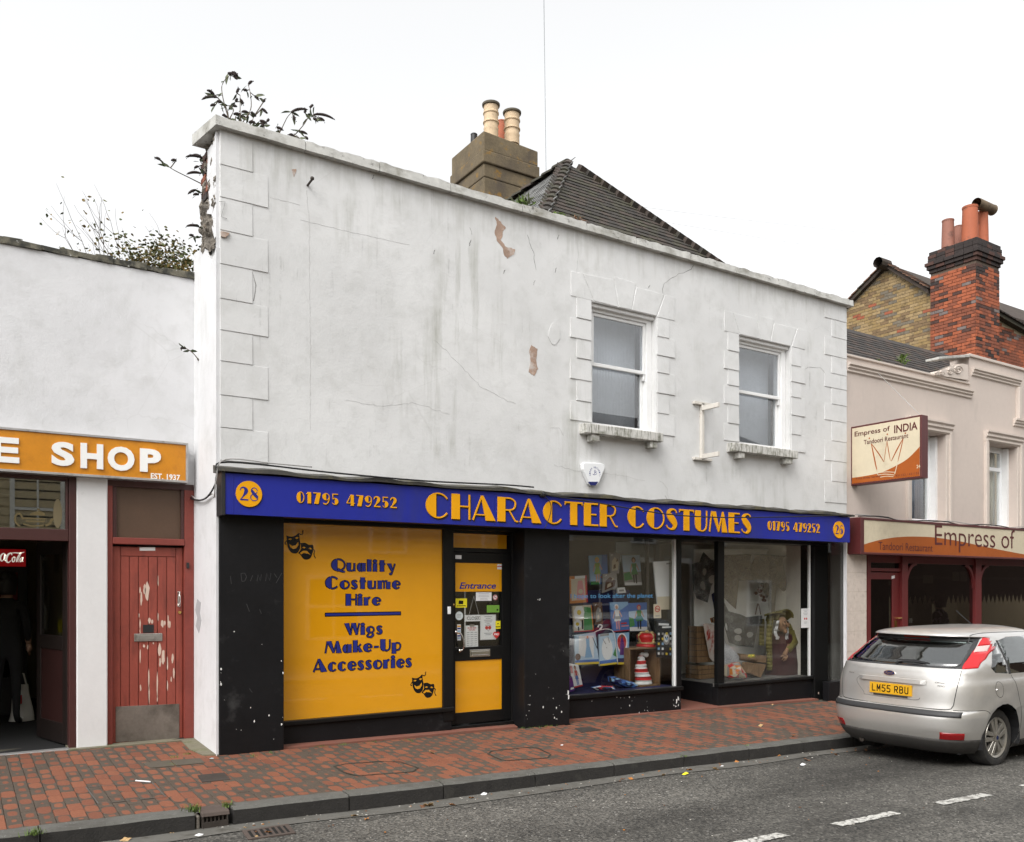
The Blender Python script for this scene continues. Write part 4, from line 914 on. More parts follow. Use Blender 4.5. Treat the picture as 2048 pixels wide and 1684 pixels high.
b = MB(); x, z = XZ(1087, 987, 8.18)
for k in range(5): b.ball((x+rnd.uniform(-.03, .03), 8.2+rnd.uniform(-.02, .02), z+rnd.uniform(-.02, .02)), .03)
tag(b.obj('cable_joint', [CABLE]), 'lumpy black taped cable joint on top of the blue fascia', 'cable joint')
# alarm box
al = thing('alarm_box', 'white burglar alarm box with a blue foot on the wall above the fascia', 'alarm', (WX(1185, YW), YW, WZ(1185, 948, YW)))
def tri(k, top=1.0): return [XZ(u, v, YW-.08*k) for u, v in top]
out = [Z2(x, y) for x, y in [(207,1345),(225,1337),(330,1342),(352,1352),(356,1372),(318,1470),(300,1490),(268,1490),(250,1478),(210,1385)]]
b = MB(); b.prism([XZ(u, v, YW-.03) for u, v in out], YW-.06, YW-.001); b.obj('alarm_casing', [UPVC], al, bev=.012)
b = MB(); b.prism([XZ(u, v, YW-.065) for u, v in [Z2(x, y) for x, y in [(250,1465),(318,1465),(302,1489),(270,1489)]]], YW-.066, YW-.0605); b.obj('blue_foot', [flat('alarm_blue', (.015, .02, .12), .3)], al)
b = MB(); cu, cv = Z2(296, 1405); x, z = XZ(cu, cv, YW-.06); fA = facade(YW-.06)
T = 'SIREN SECURITY'
for i, ch in enumerate(T):
 if ch == ' ': continue
 a = R(205-(i+.5)*230/len(T)); r_ = .068; f2 = Fr((x+r_*math.cos(a), YW-.06, z-.012+r_*math.sin(a)), (math.sin(a), 0, -math.cos(a)), (math.cos(a), 0, math.sin(a)))
 word(b, f2, ch, -.007, .007, 0, .019, .0012, 0, bold=.02)
for p in ([(-.02,-.03),(0,.0),(.012,.02),(.004,.035),(-.008,.02),(0,0)], [(-.035,-.02),(-.01,-.03),(.02,-.02),(.03,-.005)], [(.0,-.005),(.02,.005),(.028,.018)]): strip2(b, fA, [(x+a_, z+c_, .005) for a_, c_ in p], .0012)
b.obj('alarm_print', [INKB], al)
# old sign bracket
br = thing('sign_bracket', 'bare white steel sign bracket between the two upstairs windows', 'bracket', (WX(1400, YW), YW, WZ(1400, 865, YW)))
BR = M('bracket_paint', (.58, .55, .50), .6, var=.1, dirt=[((.25, .13, .06), 14, .60, .72)])
b = MB()
xa, xb = WX(Z2(987, 0)[0], YW), WX(Z2(1003, 0)[0], YW); b.box(xa, xb, YW-.05, YW-.001, WZ(*Z2(995, 1320), YW), WZ(*Z2(995, 950), YW)); b.obj('bracket_post', [BR], br, bev=.003)
for y in (952, 1318):
 b = MB(); z = WZ(*Z2(997, y), YW); b.box(WX(Z2(940, 0)[0], YW), WX(Z2(1056, 0)[0], YW), YW-.05, YW-.002, z-.018, z+.018); b.obj('fixing_plate', [BR], br, bev=.003)
for y0, y1 in ((980, 952), (1298, 1278)):
 b = MB(); p = W(*Z2(1003, y0), YW-.05); b.box(p.x-.006, p.x+.03, p.y-.30, p.y-.001, p.z-.03, p.z+.03); b.obj('bracket_arm', [BR], br, bev=.003)
b = MB(); p = W(*Z3(1205, 960), YW); b.tube([(p.x, YW, p.z), (p.x+.01, YW-.10, p.z+.02)], .012, 6); b.ball((p.x+.01, YW-.11, p.z+.03), .02); tag(b.obj('iron_hook', [IRON]), 'rusty iron hook sticking out of the white wall near the top left', 'hook')
# roof and chimney behind the parapet
ax, ay = 8.58, 11.5; az = W(1137, 327, 11.5).z; kk = 1.108
b = MB()
hw = 3.0
b.face([(ax, ay, az), (ax-hw, ay-hw, az-kk*hw), (ax+hw, ay-hw, az-kk*hw)])
b.face([(ax, ay, az), (ax, 17, az), (ax-hw, 17, az-kk*hw), (ax-hw, ay-hw, az-kk*hw)]); b.face([(ax, ay, az), (ax+hw, ay-hw, az-kk*hw), (ax+hw, 17, az-kk*hw), (ax, 17, az)])
roof = b.obj('hipped_roof', [TILES[0]], shop)
def tile_mesh(mat, w=.165, l=.19, t=.024):
 b = MB(); b.box(-w/2+.002, w/2-.002, -.012, l, 0, t); return b.mesh('roof_tile', [mat])
tm = [tile_mesh(m_) for m_ in TILES]; pitch = math.atan(kk)
rest = MB(); cnt = 0; gauge = .128; n_rows = 21; tiles = []
for r_ in range(3, n_rows):       # r counts down the slope from the apex
 s = r_*gauge*math.cos(pitch); zt_ = az-s*kk; y = ay-s
 nx = int(s/.165)+1
 for k in range(-nx, nx+1):
  x = ax+k*.165+(.082 if r_ % 2 else 0)
  if abs(x-ax) > s+.02: continue
  tiles.append((r_, x, y, zt_))
tiles.sort(key=lambda q: -q[3])
vis = [q for q in tiles if q[3] > 6.0+.0*(q[1])]
for q in vis:
 r_, x, y, z = q; rot = (pitch-.10+rnd.uniform(-.02, .02), rnd.uniform(-.02, .02), 0)
 if cnt < 300: inst('roof_tile', rnd.choice(tm), roof, (x, y-.012, z+.012+rnd.uniform(0, .004)), rot); cnt += 1
 else:
  mt = Matrix.Translation((x, y-.012, z+.012)) @ Matrix.Rotation(rot[0], 4, 'X'); P = [mt @ Vector(p) for p in [(-.08,-.012,0),(.08,-.012,0),(.08,.16,0),(-.08,.16,0),(-.08,-.012,.014),(.08,-.012,.014),(.08,.16,.014),(-.08,.16,.014)]]
  rest.hexa(P, rnd.randrange(3))
if rest.f: stuff(rest.obj('lower_roof_tiles', TILES, roof))
b = MB()                        # slates of the left slope
for r_ in range(30):
 for k in range(22):
  s = .03+r_*.085; y = ay-s+.08+k*.22+(.11 if r_ % 2 else 0)
  if y < ay-s-.01: continue
  x = ax-s; z = az-s*kk;
  if z < 5.9: continue
  n = Vector((-kk, 0, 1)).normalized(); d = Vector((-1, 0, -kk)).normalized(); o = Vector((x, y, z))+n*(.012+rnd.uniform(0, .006)); e = Vector((0, .105, 0))
  q = [o-e, o+e, o+e-d*.2-n*.012, o-e-d*.2-n*.012]; b.hexa([p-n*.01 for p in q]+q, rnd.randrange(2))
stuff(b.obj('slate_slope', SLATE, roof))
def hip_line(p, q, n, r_, name):
 p, q = Vector(p), Vector(q)
 for i in range(n):
  a = p.lerp(q, i/n); c = p.lerp(q, (i+1.12)/n); b = MB(); seg_ = 8; d = (c-a).normalized(); side = d.cross(Vector((0, 0, 1))).normalized(); up = side.cross(d)
  vs_ = [];
  for (o, rr, lift) in ((a, r_*.93, .0), (c, r_*1.08, .02)):
   for k in range(seg_+1):
    an = math.pi*k/seg_; vs_.append(o+side*rr*math.cos(an)+up*(rr*.8*math.sin(an)-.02+lift))
  m = seg_+1; b.add(vs_, [(k, k+1, m+k+1, m+k) for k in range(seg_)]+[tuple(range(m, 2*m))]+[tuple(range(m-1, -1, -1))]); b.obj(name, [rnd.choice(TILES)], roof)
hip_line((ax, ay, az+.02), (ax-1.9, ay-1.9, az-kk*1.9), 15, .085, 'hip_tile'); hip_line((ax, ay, az+.03), (ax, 14, az+.03), 8, .095, 'ridge_tile')
for r_ in range(2, n_rows):     # stepped right hip
 s = r_*gauge*math.cos(pitch); b = MB(); b.box(-.10, .07, -.07, .10, -.02, .085); inst('hip_tile', b.mesh('hip_tile', [TILES[1] if r_ % 3 else TILES[0]]), roof, (ax+s, ay-s, az-s*kk+.01), (pitch*.7, pitch*.35, 0))
ch = MB(); cx0, cy0 = WX(968, 13.6), 13.6; cx1 = WX(1074, 13.6); cy1 = YatX(905, cx0); zc1 = W(968, 262, 13.6).z
zb1, zb2 = W(968, 300, 13.6).z, W(968, 325, 13.6).z
def chb(e, z0, z1, slope=0): ch.hexa([(cx0-e, cy0-e, z0), (cx1+e, cy0-e, z0), (cx1+e, cy1+e, z0), (cx0-e, cy1+e, z0), (cx0-e, cy0-e, z1), (cx1+e, cy0-e, z1-.05*slope), (cx1+e, cy1+e, z1-.16*slope), (cx0-e, cy1+e, z1-.0*slope)])
chb(-.008, 6.0, zb2-.25); chb(0, zb2-.25, zb2); chb(.04, zb2, zb1); chb(.015, zb1, zc1, 1)
chim = ch.obj('chimney', [CONC], shop, bev=.02, label='cement rendered chimney stack with lichen')
def pot(cu, v0, v1, ru, Y, mat, rim=True, name='chimney_pot', parent=chim, flare=1.0, rimm=None):
 x = WX(cu, Y); k = DP(x, Y)/F; zt_ = W(cu, v0, Y).z; zb_ = W(cu, v1, Y).z; r_ = ru*k; b = MB(); h = zt_-zb_
 pr = [(r_*.95, zb_-.1), (r_*.93, zb_+h*.10), (r_*.98, zb_+h*.16), (r_*.90, zb_+h*.22), (r_*.92, zb_+h*.32), (r_*1.04, zb_+h*.34), (r_*1.04, zb_+h*.38), (r_*.92, zb_+h*.41), (r_*.92, zb_+h*.62), (r_*1.03, zb_+h*.65), (r_*1.03, zb_+h*.69), (r_*.93, zb_+h*.72), (r_*.96, zb_+h*.9)] if rim else [(r_*1.06, zb_-.1), (r_, zb_+h*.5), (r_*.94*flare, zb_+h*.95)]
 e = r_*1.16 if rim else r_*flare
 pr2 = [(e*.98, zt_-h*.08), (e, zt_-h*.05), (e, zt_-.01), (e*.86, zt_), (e*.74, zt_-.02), (e*.7, zt_-h*.5)]
 b.lathe(pr+(pr2 if not rim else []), (x, Y, 0), 'z', 24); o = b.obj(name, [mat], parent, smooth=True, angle=35)
 if rim: b = MB(); b.lathe([(r_*.95, zt_-h*.1)]+pr2, (x, Y, 0), 'z', 24); b.obj('pot_rim', [rimm or POTD], parent, smooth=True, angle=35)
 return o
pot(982, 208, 268, 15.5, 13.95, POTC); pot(1024, 224, 280, 16, 13.95, POTC); pot(1003, 243, 285, 11, 14.5, POTR, False); pot(948, 268, 300, 7, 14.4, BLKP, False)
b = MB(); b.box(cx0+.1, cx1-.1, cy0+.1, cy1-.1, zc1-.35, zc1-.02); b.obj('flaunching', [CONC], chim)
# ------------------------------------------------------------------ cafe building, set back on the left
YC = 9.30
cafe = thing('cafe_building', 'low white cafe building set back on the left with an orange sign', 'building', (0.6, YC, .04))
Z1 = lambda x, y: (.42776*x, 820+.42776*y)
zct0, zct1 = W(0, 470, YC).z, W(372, 548, YC).z
YS = 9.17
zs1 = WZ(372, 886, YS); zs0 = WZ(372, 966, YS)
xsr = WX(376, YS)
b = MB(); b.box(-3.2, XL-.03, YC, YC+.3, zs0-.02, 4.80); b.box(-3.2, -.9, YC, YC+.3, -.3, zs0-.02); b.obj('front_wall', [WHITE2], cafe)
b = MB(); n = 34
for k in range(n):
 x0, x1 = -3.2+(XL+3.17)*k/n, -3.2+(XL+3.17)*(k+1)/n; j = rnd.uniform(-.008, .008); h = 4.80+.06+rnd.uniform(-.008, .010)
 b.hexa([(x0, YC-.02+j, 4.80+rnd.uniform(0, .015)), (x1, YC-.02+j, 4.80), (x1, YC+.34, 4.80), (x0, YC+.34, 4.80), (x0, YC-.015+j, h), (x1, YC-.015+j, h+rnd.uniform(-.01, .01)), (x1, YC+.34, h), (x0, YC+.34, h)])
b.obj('mossy_coping', [M('rotten_coping', (.13, .12, .09), .95, var=.4, vs=8, bump=.8, dirt=[((.03, .03, .025), 6, .45, .6), ((.4, .4, .38), 10, .66, .7)])], cafe)
b = MB(); b.box(-3.2, XL-.05, YC+.3, 14.6, 4.72, 4.80); b.obj('flat_roof', [LEAD], cafe)
# white pilaster
px0, px1 = WX(153, 9.27), WX(215, 9.27)
b = MB(); b.box(px0, px1, 9.26, YC+.25, -.3, zs0+.01); b.obj('pilaster', [PILL], cafe, bev=.012, label='white painted pilaster between the cafe doorway and the red door')
# red door set
YR = 9.36
dx0, dx1 = WX(224, YR), WX(366, YR)
zdt, zdb = WZ(295, 1094, YR), WZ(295, 1484, YR)
b = MB(); b.box(px1, dx0-.002, YR-.06, YR+.1, -.2, zs0); b.box(dx1+.002, XL-.036, YR-.06, YR+.1, -.2, zs0)
b.obj('door_frame', [REDFR], cafe, bev=.005)
zr0, zr1 = WZ(295, 1090, YR), WZ(295, 1077, YR)
b = MB(); b.box(dx0-.002, dx1+.002, YR-.07, YR+.1, zr0, zr1); b.obj('door_lintel', [REDFR], cafe, bev=.006)
b = MB(); b.box(px1+.001, XL-.037, YR-.062, YR+.1, zs0-.06, zs0+.001); b.box(dx0-.001, dx0+.035, YR-.05, YR+.08, zr1, zs0-.06); b.box(dx1-.03, dx1+.001, YR-.05, YR+.08, zr1, zs0-.06); b.obj('transom_frame', [MAROON], cafe, bev=.004)
b = MB(); b.box(dx0+.035, dx1-.03, YR-.02, YR+.02, zr1, zs0-.06); b.obj('transom_board', [BROWNP], cafe, label='brown board filling the transom above the red door')
rdoor = thing('tmp', '', ''); bpy.data.objects.remove(rdoor)
b = MB(); b.box(dx0, dx1, YR+.012, YR+.045, zdb, zdt); rdoor = b.obj('plank_door', [REDDOOR], cafe, label='red plank door with flaking paint and a metal kick plate')
us = [224, 241, 259, 277, 297, 315, 333.6, 351.6, 366]
for i in range(8):
 b = MB(); b.box(WX(us[i], YR)+.003, WX(us[i+1], YR)-.003, YR-.002, YR+.011, zdb+.01, zdt-(.0 if i in (0, 7) else .10)); b.obj('plank', [REDDOOR], rdoor, bev=.005)
b = MB(); b.box(WX(241, YR)+.003, WX(351.6, YR)-.003, YR-.004, YR+.011, zdt-.094, zdt-.004); b.obj('top_rail', [REDDOOR], rdoor, bev=.004)
frR = facade(YR-.002)
def pts1(l): return [XZ(*Z1(x, y), YR) for x, y in l]
b = MB()
for cx, cy, rx, ry in [(688,850,13,62),(676,838,9,30),(660,880,6,38),(655,845,4,20),(699,985,9,16),(711,990,7,12),(760,1000,10,24),(770,995,5,14),(786,990,4,40),(793,1000,6,22),(655,1000,4,28),(739,965,3,22),(739,800,2.5,30),(655,1035,3,14),
 (746,1120,9,32),(762,1150,12,46),(748,1180,7,26),(655,1150,4,48),(695,1255,4,60),(697,1330,3.5,50),(735,1280,4,70),(735,1350,3,22),(783,1190,4,40),(783,1290,3.5,30),(806,1160,7,26),(812,1230,6,30),(800,1260,5,16),(672,1103,7,9),(690,1108,5,12),(657,1300,5,20),(650,960,3,12),(717,1090,4,6)]:
 k = rnd.randint(7, 10)
 poly2(b, frR, pts1([(cx+rx*math.sin(2*math.pi*i/k)*rnd.uniform(.45, 1.05), cy-ry*math.cos(2*math.pi*i/k)*rnd.uniform(.6, 1.05)) for i in range(k)]), .0012)
stuff(b.obj('peeled_paint', [PEEL], rdoor))
def plate(name, pts, y0, y1, mat, parent, bev=.003, Y=YR, conv=Z1):
 b = MB(); b.prism([XZ(*conv(x, y), Y) for x, y in pts], Y+y0, Y+y1); return b.obj(name, [mat], parent, bev=bev)
plate('kick_plate', [(540,1387),(838,1373),(838,1536),(540,1553)], -.008, -.002, KICK, rdoor)
lp = plate('letter_plate', [(626,1046),(758,1043),(758,1080),(626,1083)], -.014, -.003, STEEL, rdoor, .005)
plate('letter_flap', [(640,1054),(746,1051),(746,1072),(640,1075)], -.018, -.0145, STEEL, rdoor)
plate('black_plate', [(668,1004),(719,1003),(719,1041),(668,1042)], -.006, -.003, BLKP, rdoor)
plate('name_label', [(652,642),(725,642),(725,658),(652,658)], -.007, -.0045, LETW, rdoor, .001)
b = MB(); a, c = XZ(*Z1(836, 848), YR); a2, c2 = XZ(*Z1(836, 918), YR); b.box(a-.014, a+.014, YR-.006, YR-.002, c2, c); b.tube(smooth2([(a, YR-.006, c-.01), (a, YR-.045, c-.025), (a, YR-.045, c2+.025), (a, YR-.006, c2+.01)], 4), .008, 7); b.obj('pull_handle', [CHROME], rdoor)
b = MB(); x, z = XZ(*Z1(840, 946), YR); b.lathe([(0, -.012), (.016, -.012), (.020, -.002)], (x, YR, z), 'y', 14); b.obj('door_lock', [BRASS], rdoor)
b = MB(); x, z = XZ(*Z1(877, 727), YR-.06); b.box(x-.012, x+.012, YR-.085, YR-.061, z-.03, z+.03); b.obj('door_bell', [BLKP], cafe, bev=.004)
# shop doorway
YV = 9.32
jx0 = WX(137, YV)
b = MB(); b.box(jx0, px0+.002, YV-.04, YV+.12, -.2, zs0); b.obj('door_jamb', [MAROON], cafe, bev=.006)
zh0, zt1, zt0, zb_ = WZ(70, 950, YV), WZ(70, 958, YV), WZ(70, 1057, YV), WZ(70, 1081, YV)
b = MB(); b.box(-.9, jx0-.001, YV-.03, YV+.1, zt1, zs0); b.box(-.9, jx0-.001, YV-.03, YV+.1, zb_, zt0); b.box(WX(131, YV), jx0-.002, YV-.02, YV+.09, zt0, zt1); b.box(-.9, -.84, YV-.04, YV+.12, -.2, zs0+.005); b.obj('doorway_frame', [MAROON], cafe, bev=.005)
b = MB(); b.box(-.84, WX(131, YV), YV+.02, YV+.027, zt0, zt1); tg = b.obj('transom_glass', [glassmat('transom_glass', (.75, .77, .66), .16)], cafe)
Z7 = lambda x, y: (.33241*x, 940+.33241*y)
TP = flat('etched_teapot', (.12, .09, .035), .6)
b = MB(); fr = facade(YV+.019)
def tp(l): return [XZ(*Z7(x, y), YV+.02) for x, y in l]
for l in ([(175,272),(190,258),(215,250),(235,246),(258,252),(270,264),(274,275)], [(140,288),(150,284),(275,290),(276,298),(142,296)], [(150,303),(272,304),(268,316),(160,314)], [(138,320),(190,332),(264,330),(262,340),(190,342),(140,330)]): poly2(b, fr, tp(l), .0008)
for l, w in (([(140,296),(120,262),(96,272),(92,305),(110,330),(122,335)], .016), ([(274,334),(300,322),(312,300),(340,290)], .022), ([(225,238),(240,236)], .018)): strip2(b, fr, [(*XZ(*Z7(x, y), YV), w) for x, y in (smooth2(l, 4))], .0011)
b.obj('teapot_print', [TP], tg)
b = MB(); poly2(b, fr, [XZ(*Z7(*q), YV+.02) for q in ell(347, 262, 27, 88, 20)], .0014); b.obj('oval_print', [flat('dim_oval', (.16, .13, .07), .6)], tg)
b = MB(); b.box(-.84, jx0, YV-.1, YV+.0, -.2, .055); b.obj('threshold', [ALU], cafe, bev=.004)
b = MB()
b.box(-2.6, 2.0, 13.9, 14.0, -.1, 2.9, 0); b.box(-2.7, -2.6, YC+.3, 14, -.1, 2.9, 0); b.box(1.0, 1.06, YC+.32, 14, -.1, 2.9, 0); b.box(-2.7, 2.1, YC+.3, 14, 2.9, 2.95, 0); b.box(-2.7, 2.1, YC+.0, 14, -.12, .04, 1)
b.obj('room_shell', [ROOMC, flat('dark_mat', (.008, .008, .008), .9)], cafe)
b = MB(); b.box(px1, XL-.04, YR+.1, YR+.13, -.2, zs0); b.obj('passage_back', [ROOMD], cafe)
# open door leaf, hinged on the right jamb and swung inside
h = Vector((WX(138, 9.42), 9.42, 0)); e = Vector((WX(77, 10.17), 10.17, 0)); dv = (e-h).normalized(); nv = Vector((dv.y, -dv.x, 0)); L = (e-h).length; ztop = WZ(100, 1083, 9.8)
DOORK = M('dark_cafe_door', (.012, .008, .007), .4, var=.2); DOORR = M('dark_red_panel', (.022, .007, .006), .45, var=.2)
def leaf(s0, s1, z0, z1, t0=-.02, t1=.02):
 b = MB(); p = [h+dv*s0+nv*t0, h+dv*s1+nv*t0, h+dv*s1+nv*t1, h+dv*s0+nv*t1]; b.hexa([(q.x, q.y, z0) for q in p]+[(q.x, q.y, z1) for q in p]); return b
b = leaf(0, .11, .06, ztop);
for a in ((L-.1, L, .06, ztop), (.11, L-.1, ztop-.13, ztop), (.11, L-.1, .98, 1.12), (.11, L-.1, .06, .26)):
 q = leaf(*a); b.add(q.v, q.f)
od = b.obj('open_door', [DOORK], cafe, bev=.004, label='dark glazed cafe door swung open inside')
leaf(.11, L-.1, .26, .98, -.008, .008).obj('lower_panel', [DOORR], od)
leaf(.11, L-.1, 1.12, ztop-.13, -.003, .003).obj('door_glass', [GLASSD], od)
fD = Fr(h+nv*-.02, tuple(dv), (0, 0, 1)); sgn = -1
for s0, s1, z0, z1, m_ in ((L-.09, L-.06, ztop-.08, ztop-.05, CARDW), (L-.055, L-.025, ztop-.08, ztop-.05, CARDW), (L-.15, L-.10, 1.17, 1.42, CARDW), (L-.17, L-.06, ztop-.19, ztop-.15, CARDW), (.22, .33, 1.15, 1.28, YST), (.12, .2, 1.14, 1.24, CARDW), (.14, .24, 1.9, 2.35, GRP), (.30, .42, 1.75, 1.95, BROWNP)):
 leaf(s0, s1, z0, z1, .0205, .0225).obj('sticker', [m_], od)
b = MB(); p = h+dv*(L-.05)+nv*.02; b.tube(smooth2([p+Vector((0, 0, 1.15)), p+nv*.05+Vector((0, 0, 1.17)), p+nv*.06+Vector((0, 0, 1.4)), p+nv*.05+Vector((0, 0, 1.63)), p+Vector((0, 0, 1.65))], 4), .010, 6); b.obj('pull_handle', [STEEL], od)
# drinks fridge
fz = thing('drinks_fridge', 'tall black drinks fridge with a lit red header inside the cafe', 'fridge', (.42, 12.5, .04))
fx0, fx1 = .06, WX(55, 12.2); yf = 12.2
zt_, zh = WZ(30, 1097, yf), WZ(30, 1133, yf)
b = MB(); b.box(fx0, fx1, yf, yf+.7, .04, zt_); b.obj('cabinet', [BLKP], fz, bev=.01)
m, t, out = nm('lit_red_header'); p_ = t.nodes.new('ShaderNodeBsdfPrincipled'); p_.inputs['Base Color'].default_value = (.35, .006, .008, 1); p_.inputs['Emission Color'].default_value = (.4, .008, .01, 1); p_.inputs['Emission Strength'].default_value = .10; t.links.new(p_.outputs[0], out.inputs[0]); FRED = m
m, t, out = nm('lit_white_script'); p_ = t.nodes.new('ShaderNodeBsdfPrincipled'); p_.inputs['Base Color'].default_value = (.8, .78, .7, 1); p_.inputs['Emission Color'].default_value = (.8, .78, .68, 1); p_.inputs['Emission Strength'].default_value = .22; t.links.new(p_.outputs[0], out.inputs[0]); FWHT = m
b = MB(); b.box(fx0+.02, fx1-.02, yf-.02, yf-.001, zh, zt_-.01); hd = b.obj('header_panel', [FRED], fz, bev=.004)
b = MB(); fr = facade(yf-.021)
def fp(l, w): strip2(b, fr, [(*XZ(*Z7(x, y), yf-.02), ww*w) for x, y, ww in smooth2(l, 5)], .0012)
fp([(32,508,.6),(22,502,.9),(8,512,1.3),(2,532,1.3),(10,548,.9),(24,535,.6),(30,508,1.2),(26,540,1.1),(36,545,.5)], .013)
fp([(-30,500,1),(-42,530,1.4),(-25,552,1),(0,545,.5)], .013); fp([(30,514,1.2),(38,512,1.2)], .013)
fp([(72,512,.7),(66,500,1.0),(50,508,1.4),(38,530,1.7),(40,550,1.5),(52,556,.9),(66,545,.5)], .014)
fp([(70,500,.5),(90,498,.9),(120,500,1.2),(146,494,.5)], .012)
fp([(84,522,.8),(74,534,1.2),(76,552,1.0),(86,548,1.0),(90,532,.9),(84,522,.6),(96,528,.4)], .012)
fp([(98,554,1.0),(104,530,1.0),(122,500,1.1),(126,504,.6),(108,540,.8),(110,554,.6)], .012)
fp([(132,526,.7),(122,536,1.2),(122,552,1.0),(132,545,.7),(138,524,1.1),(134,548,1.0),(142,550,.5)], .012)
b.obj('script_lettering', [FWHT], hd)
b = MB(); b.box(fx0+.05, WX(36, yf), yf-.006, yf-.001, .5, WZ(20, 1146, yf)); dg = b.obj('fridge_door', [GLASSD], fz)
b = MB(); b.box(fx0+.05, WX(35, yf), yf-.012, yf-.0065, WZ(20, 1200, yf), WZ(20, 1145, yf)); b.obj('red_poster', [flat('dim_red_card', (.20, .015, .015), .6)], fz)
# cafe sign
cs = thing('cafe_sign', 'orange shop sign with raised white letters over the cafe front', 'sign', (.6, YS, zs0))
b = MB(); b.box(-2.2, xsr-.022, YS, YC-.002, zs0+.022, zs1-.022); b.obj('sign_board', [SHOPOR], cs)
b = MB(); b.box(-2.2, xsr, YS-.012, YC-.003, zs1-.022, zs1); b.box(-2.2, xsr, YS-.012, YC-.003, zs0, zs0+.022); b.box(xsr-.022, xsr, YS-.012, YC-.003, zs0+.022, zs1-.022); b.obj('sign_trim', [ALU], cs, bev=.002)
frS = facade(YS)
def wl(s, u0, u1, vt, vb, bold, th=.014, sp=1.0):
 um = (u0+u1)/2; b = MB()
 word(b, frS, s, WX(u0, YS), WX(u1, YS), WZ(um, vb, YS), WZ(um, vt, YS), th, 0, bold=bold, sp=sp)
 n0 = len(b.f); fs = list(b.f)
 ed = {}
 for f in fs:
  for i in range(len(f)): ed.setdefault(tuple(sorted((f[i], f[(i+1) % len(f)]))), []).append((f[i], f[(i+1) % len(f)]))
 for k, v in ed.items():
  if len(v) == 1:
   i, j = v[0]; p, q = Vector(b.v[i]), Vector(b.v[j]); d = Vector((0, th, 0)); b.face([q, p, p+d, q+d])
 return b.obj('raised_letter', [LETW], cs)
ZL = lambda x, y: Z1(x, y)
wl('E', -22, 38.5, 874.5, 925, .045);
for ch, x0, x1, y0, y1 in (('S', 240, 347, 150, 262), ('H', 376, 482, 158, 275), ('O', 503, 628, 172, 285), ('P', 654, 752, 183, 291)):
 wl(ch, *(Z1(x0, 0)[0], Z1(x1, 0)[0]), Z1(0, y0)[1], Z1(0, y1)[1], .045)
wl('EST. 1937', Z1(705, 0)[0], Z1(842, 0)[0], Z1(0, 299)[1], Z1(0, 326)[1], .02, .003)
b = MB(); b.box(.2, 2.05, YC+.0, YC+.001, 2, 2.001);
# ------------------------------------------------------------------ pink restaurant building on the right
YP = 8.42; XE = 19.0
rest_b = thing('restaurant_building', 'pale pink rendered restaurant building with moulded parapet and dark red shopfront', 'building', (15, YP, -.2))
Z8 = lambda x, y: (1640+.30886*x, 380+.30886*y)
Z6 = lambda x, y: (1780+.20196*x, 780+.20196*y)
Z3b = lambda x, y: (1660+.30867*x, 800+.30867*y)
zpl = W(1700, 714, YP).z; xst = WX(1938, YP); zpr = W(1940, 714, YP).z
wh = []
for (u0, u1, vt, vb) in ((1821, 1890, 866, 1043), (1976, 2032.5, 887, 1052)):
 x0, x1 = WX(u0, YP), WX(u1, YP); wh.append((x0, x1, WZ((u0+u1)/2, vb, YP), WZ((u0+u1)/2, vt, YP)))
zw0 = sum(w[2] for w in wh)/2; zw1 = sum(w[3] for w in wh)/2
zfT = WZ(1727, 1036, 8.2); zfB = WZ(1727, 1107, 8.2)
wh = [(w[0], w[1], zw0, zw1) for w in wh]
gap3 = wh[1][0]-wh[0][0]; wh.append((wh[1][0]+gap3*1.05, wh[1][1]+gap3*1.05, zw0, zw1))
b = MB(); wall_grid(b, XR+.004, XE, zfT-.25, zpl, YP, YP+.35, [w for w in wh])
b.box(xst, XE, YP+.001, YP+.35, zpl, zpr); b.obj('upper_wall', [PINK], rest_b)
b = MB(); b.box(XR+.004, xst-.001, YP-.03, YP+.36, zpl, zpl+.035); b.obj('parapet_cap', [PINKT], rest_b, bev=.008)
b = MB(); b.box(xst-.03, XE, YP-.035, YP+.36, zpr, zpr+.05); b.obj('parapet_cap', [PINKT], rest_b, bev=.008)
def mould(x0, x1, zt, h=.16):
 b = MB(); pr = [(YP-.075, zt), (YP-.075, zt-.03*h/.16), (YP-.045, zt-.05*h/.16), (YP-.055, zt-.075*h/.16), (YP-.025, zt-.10*h/.16), (YP-.03, zt-.13*h/.16), (YP+.01, zt-h), (YP+.01, zt)]
 b.prismx(pr, x0, x1); return b
zm = W(1700, 727, YP).z; mould(XR+.02, WX(1941, YP), zm).obj('parapet_moulding', [PINKT], rest_b)
zm2 = W(1942, 736, YP).z; xm2 = WX(2037, YP); mould(WX(1942, YP), xm2, zm2, .15).obj('parapet_moulding', [PINKT], rest_b)
b = MB(); b.box(xm2-.10, xm2-.002, YP-.07, YP+.01, zm2-.75, zm2-.152); b.obj('parapet_moulding', [PINKT], rest_b, bev=.012); mould(xm2-.2, XE, zm2-.752, .15).obj('parapet_moulding', [PINKT], rest_b)
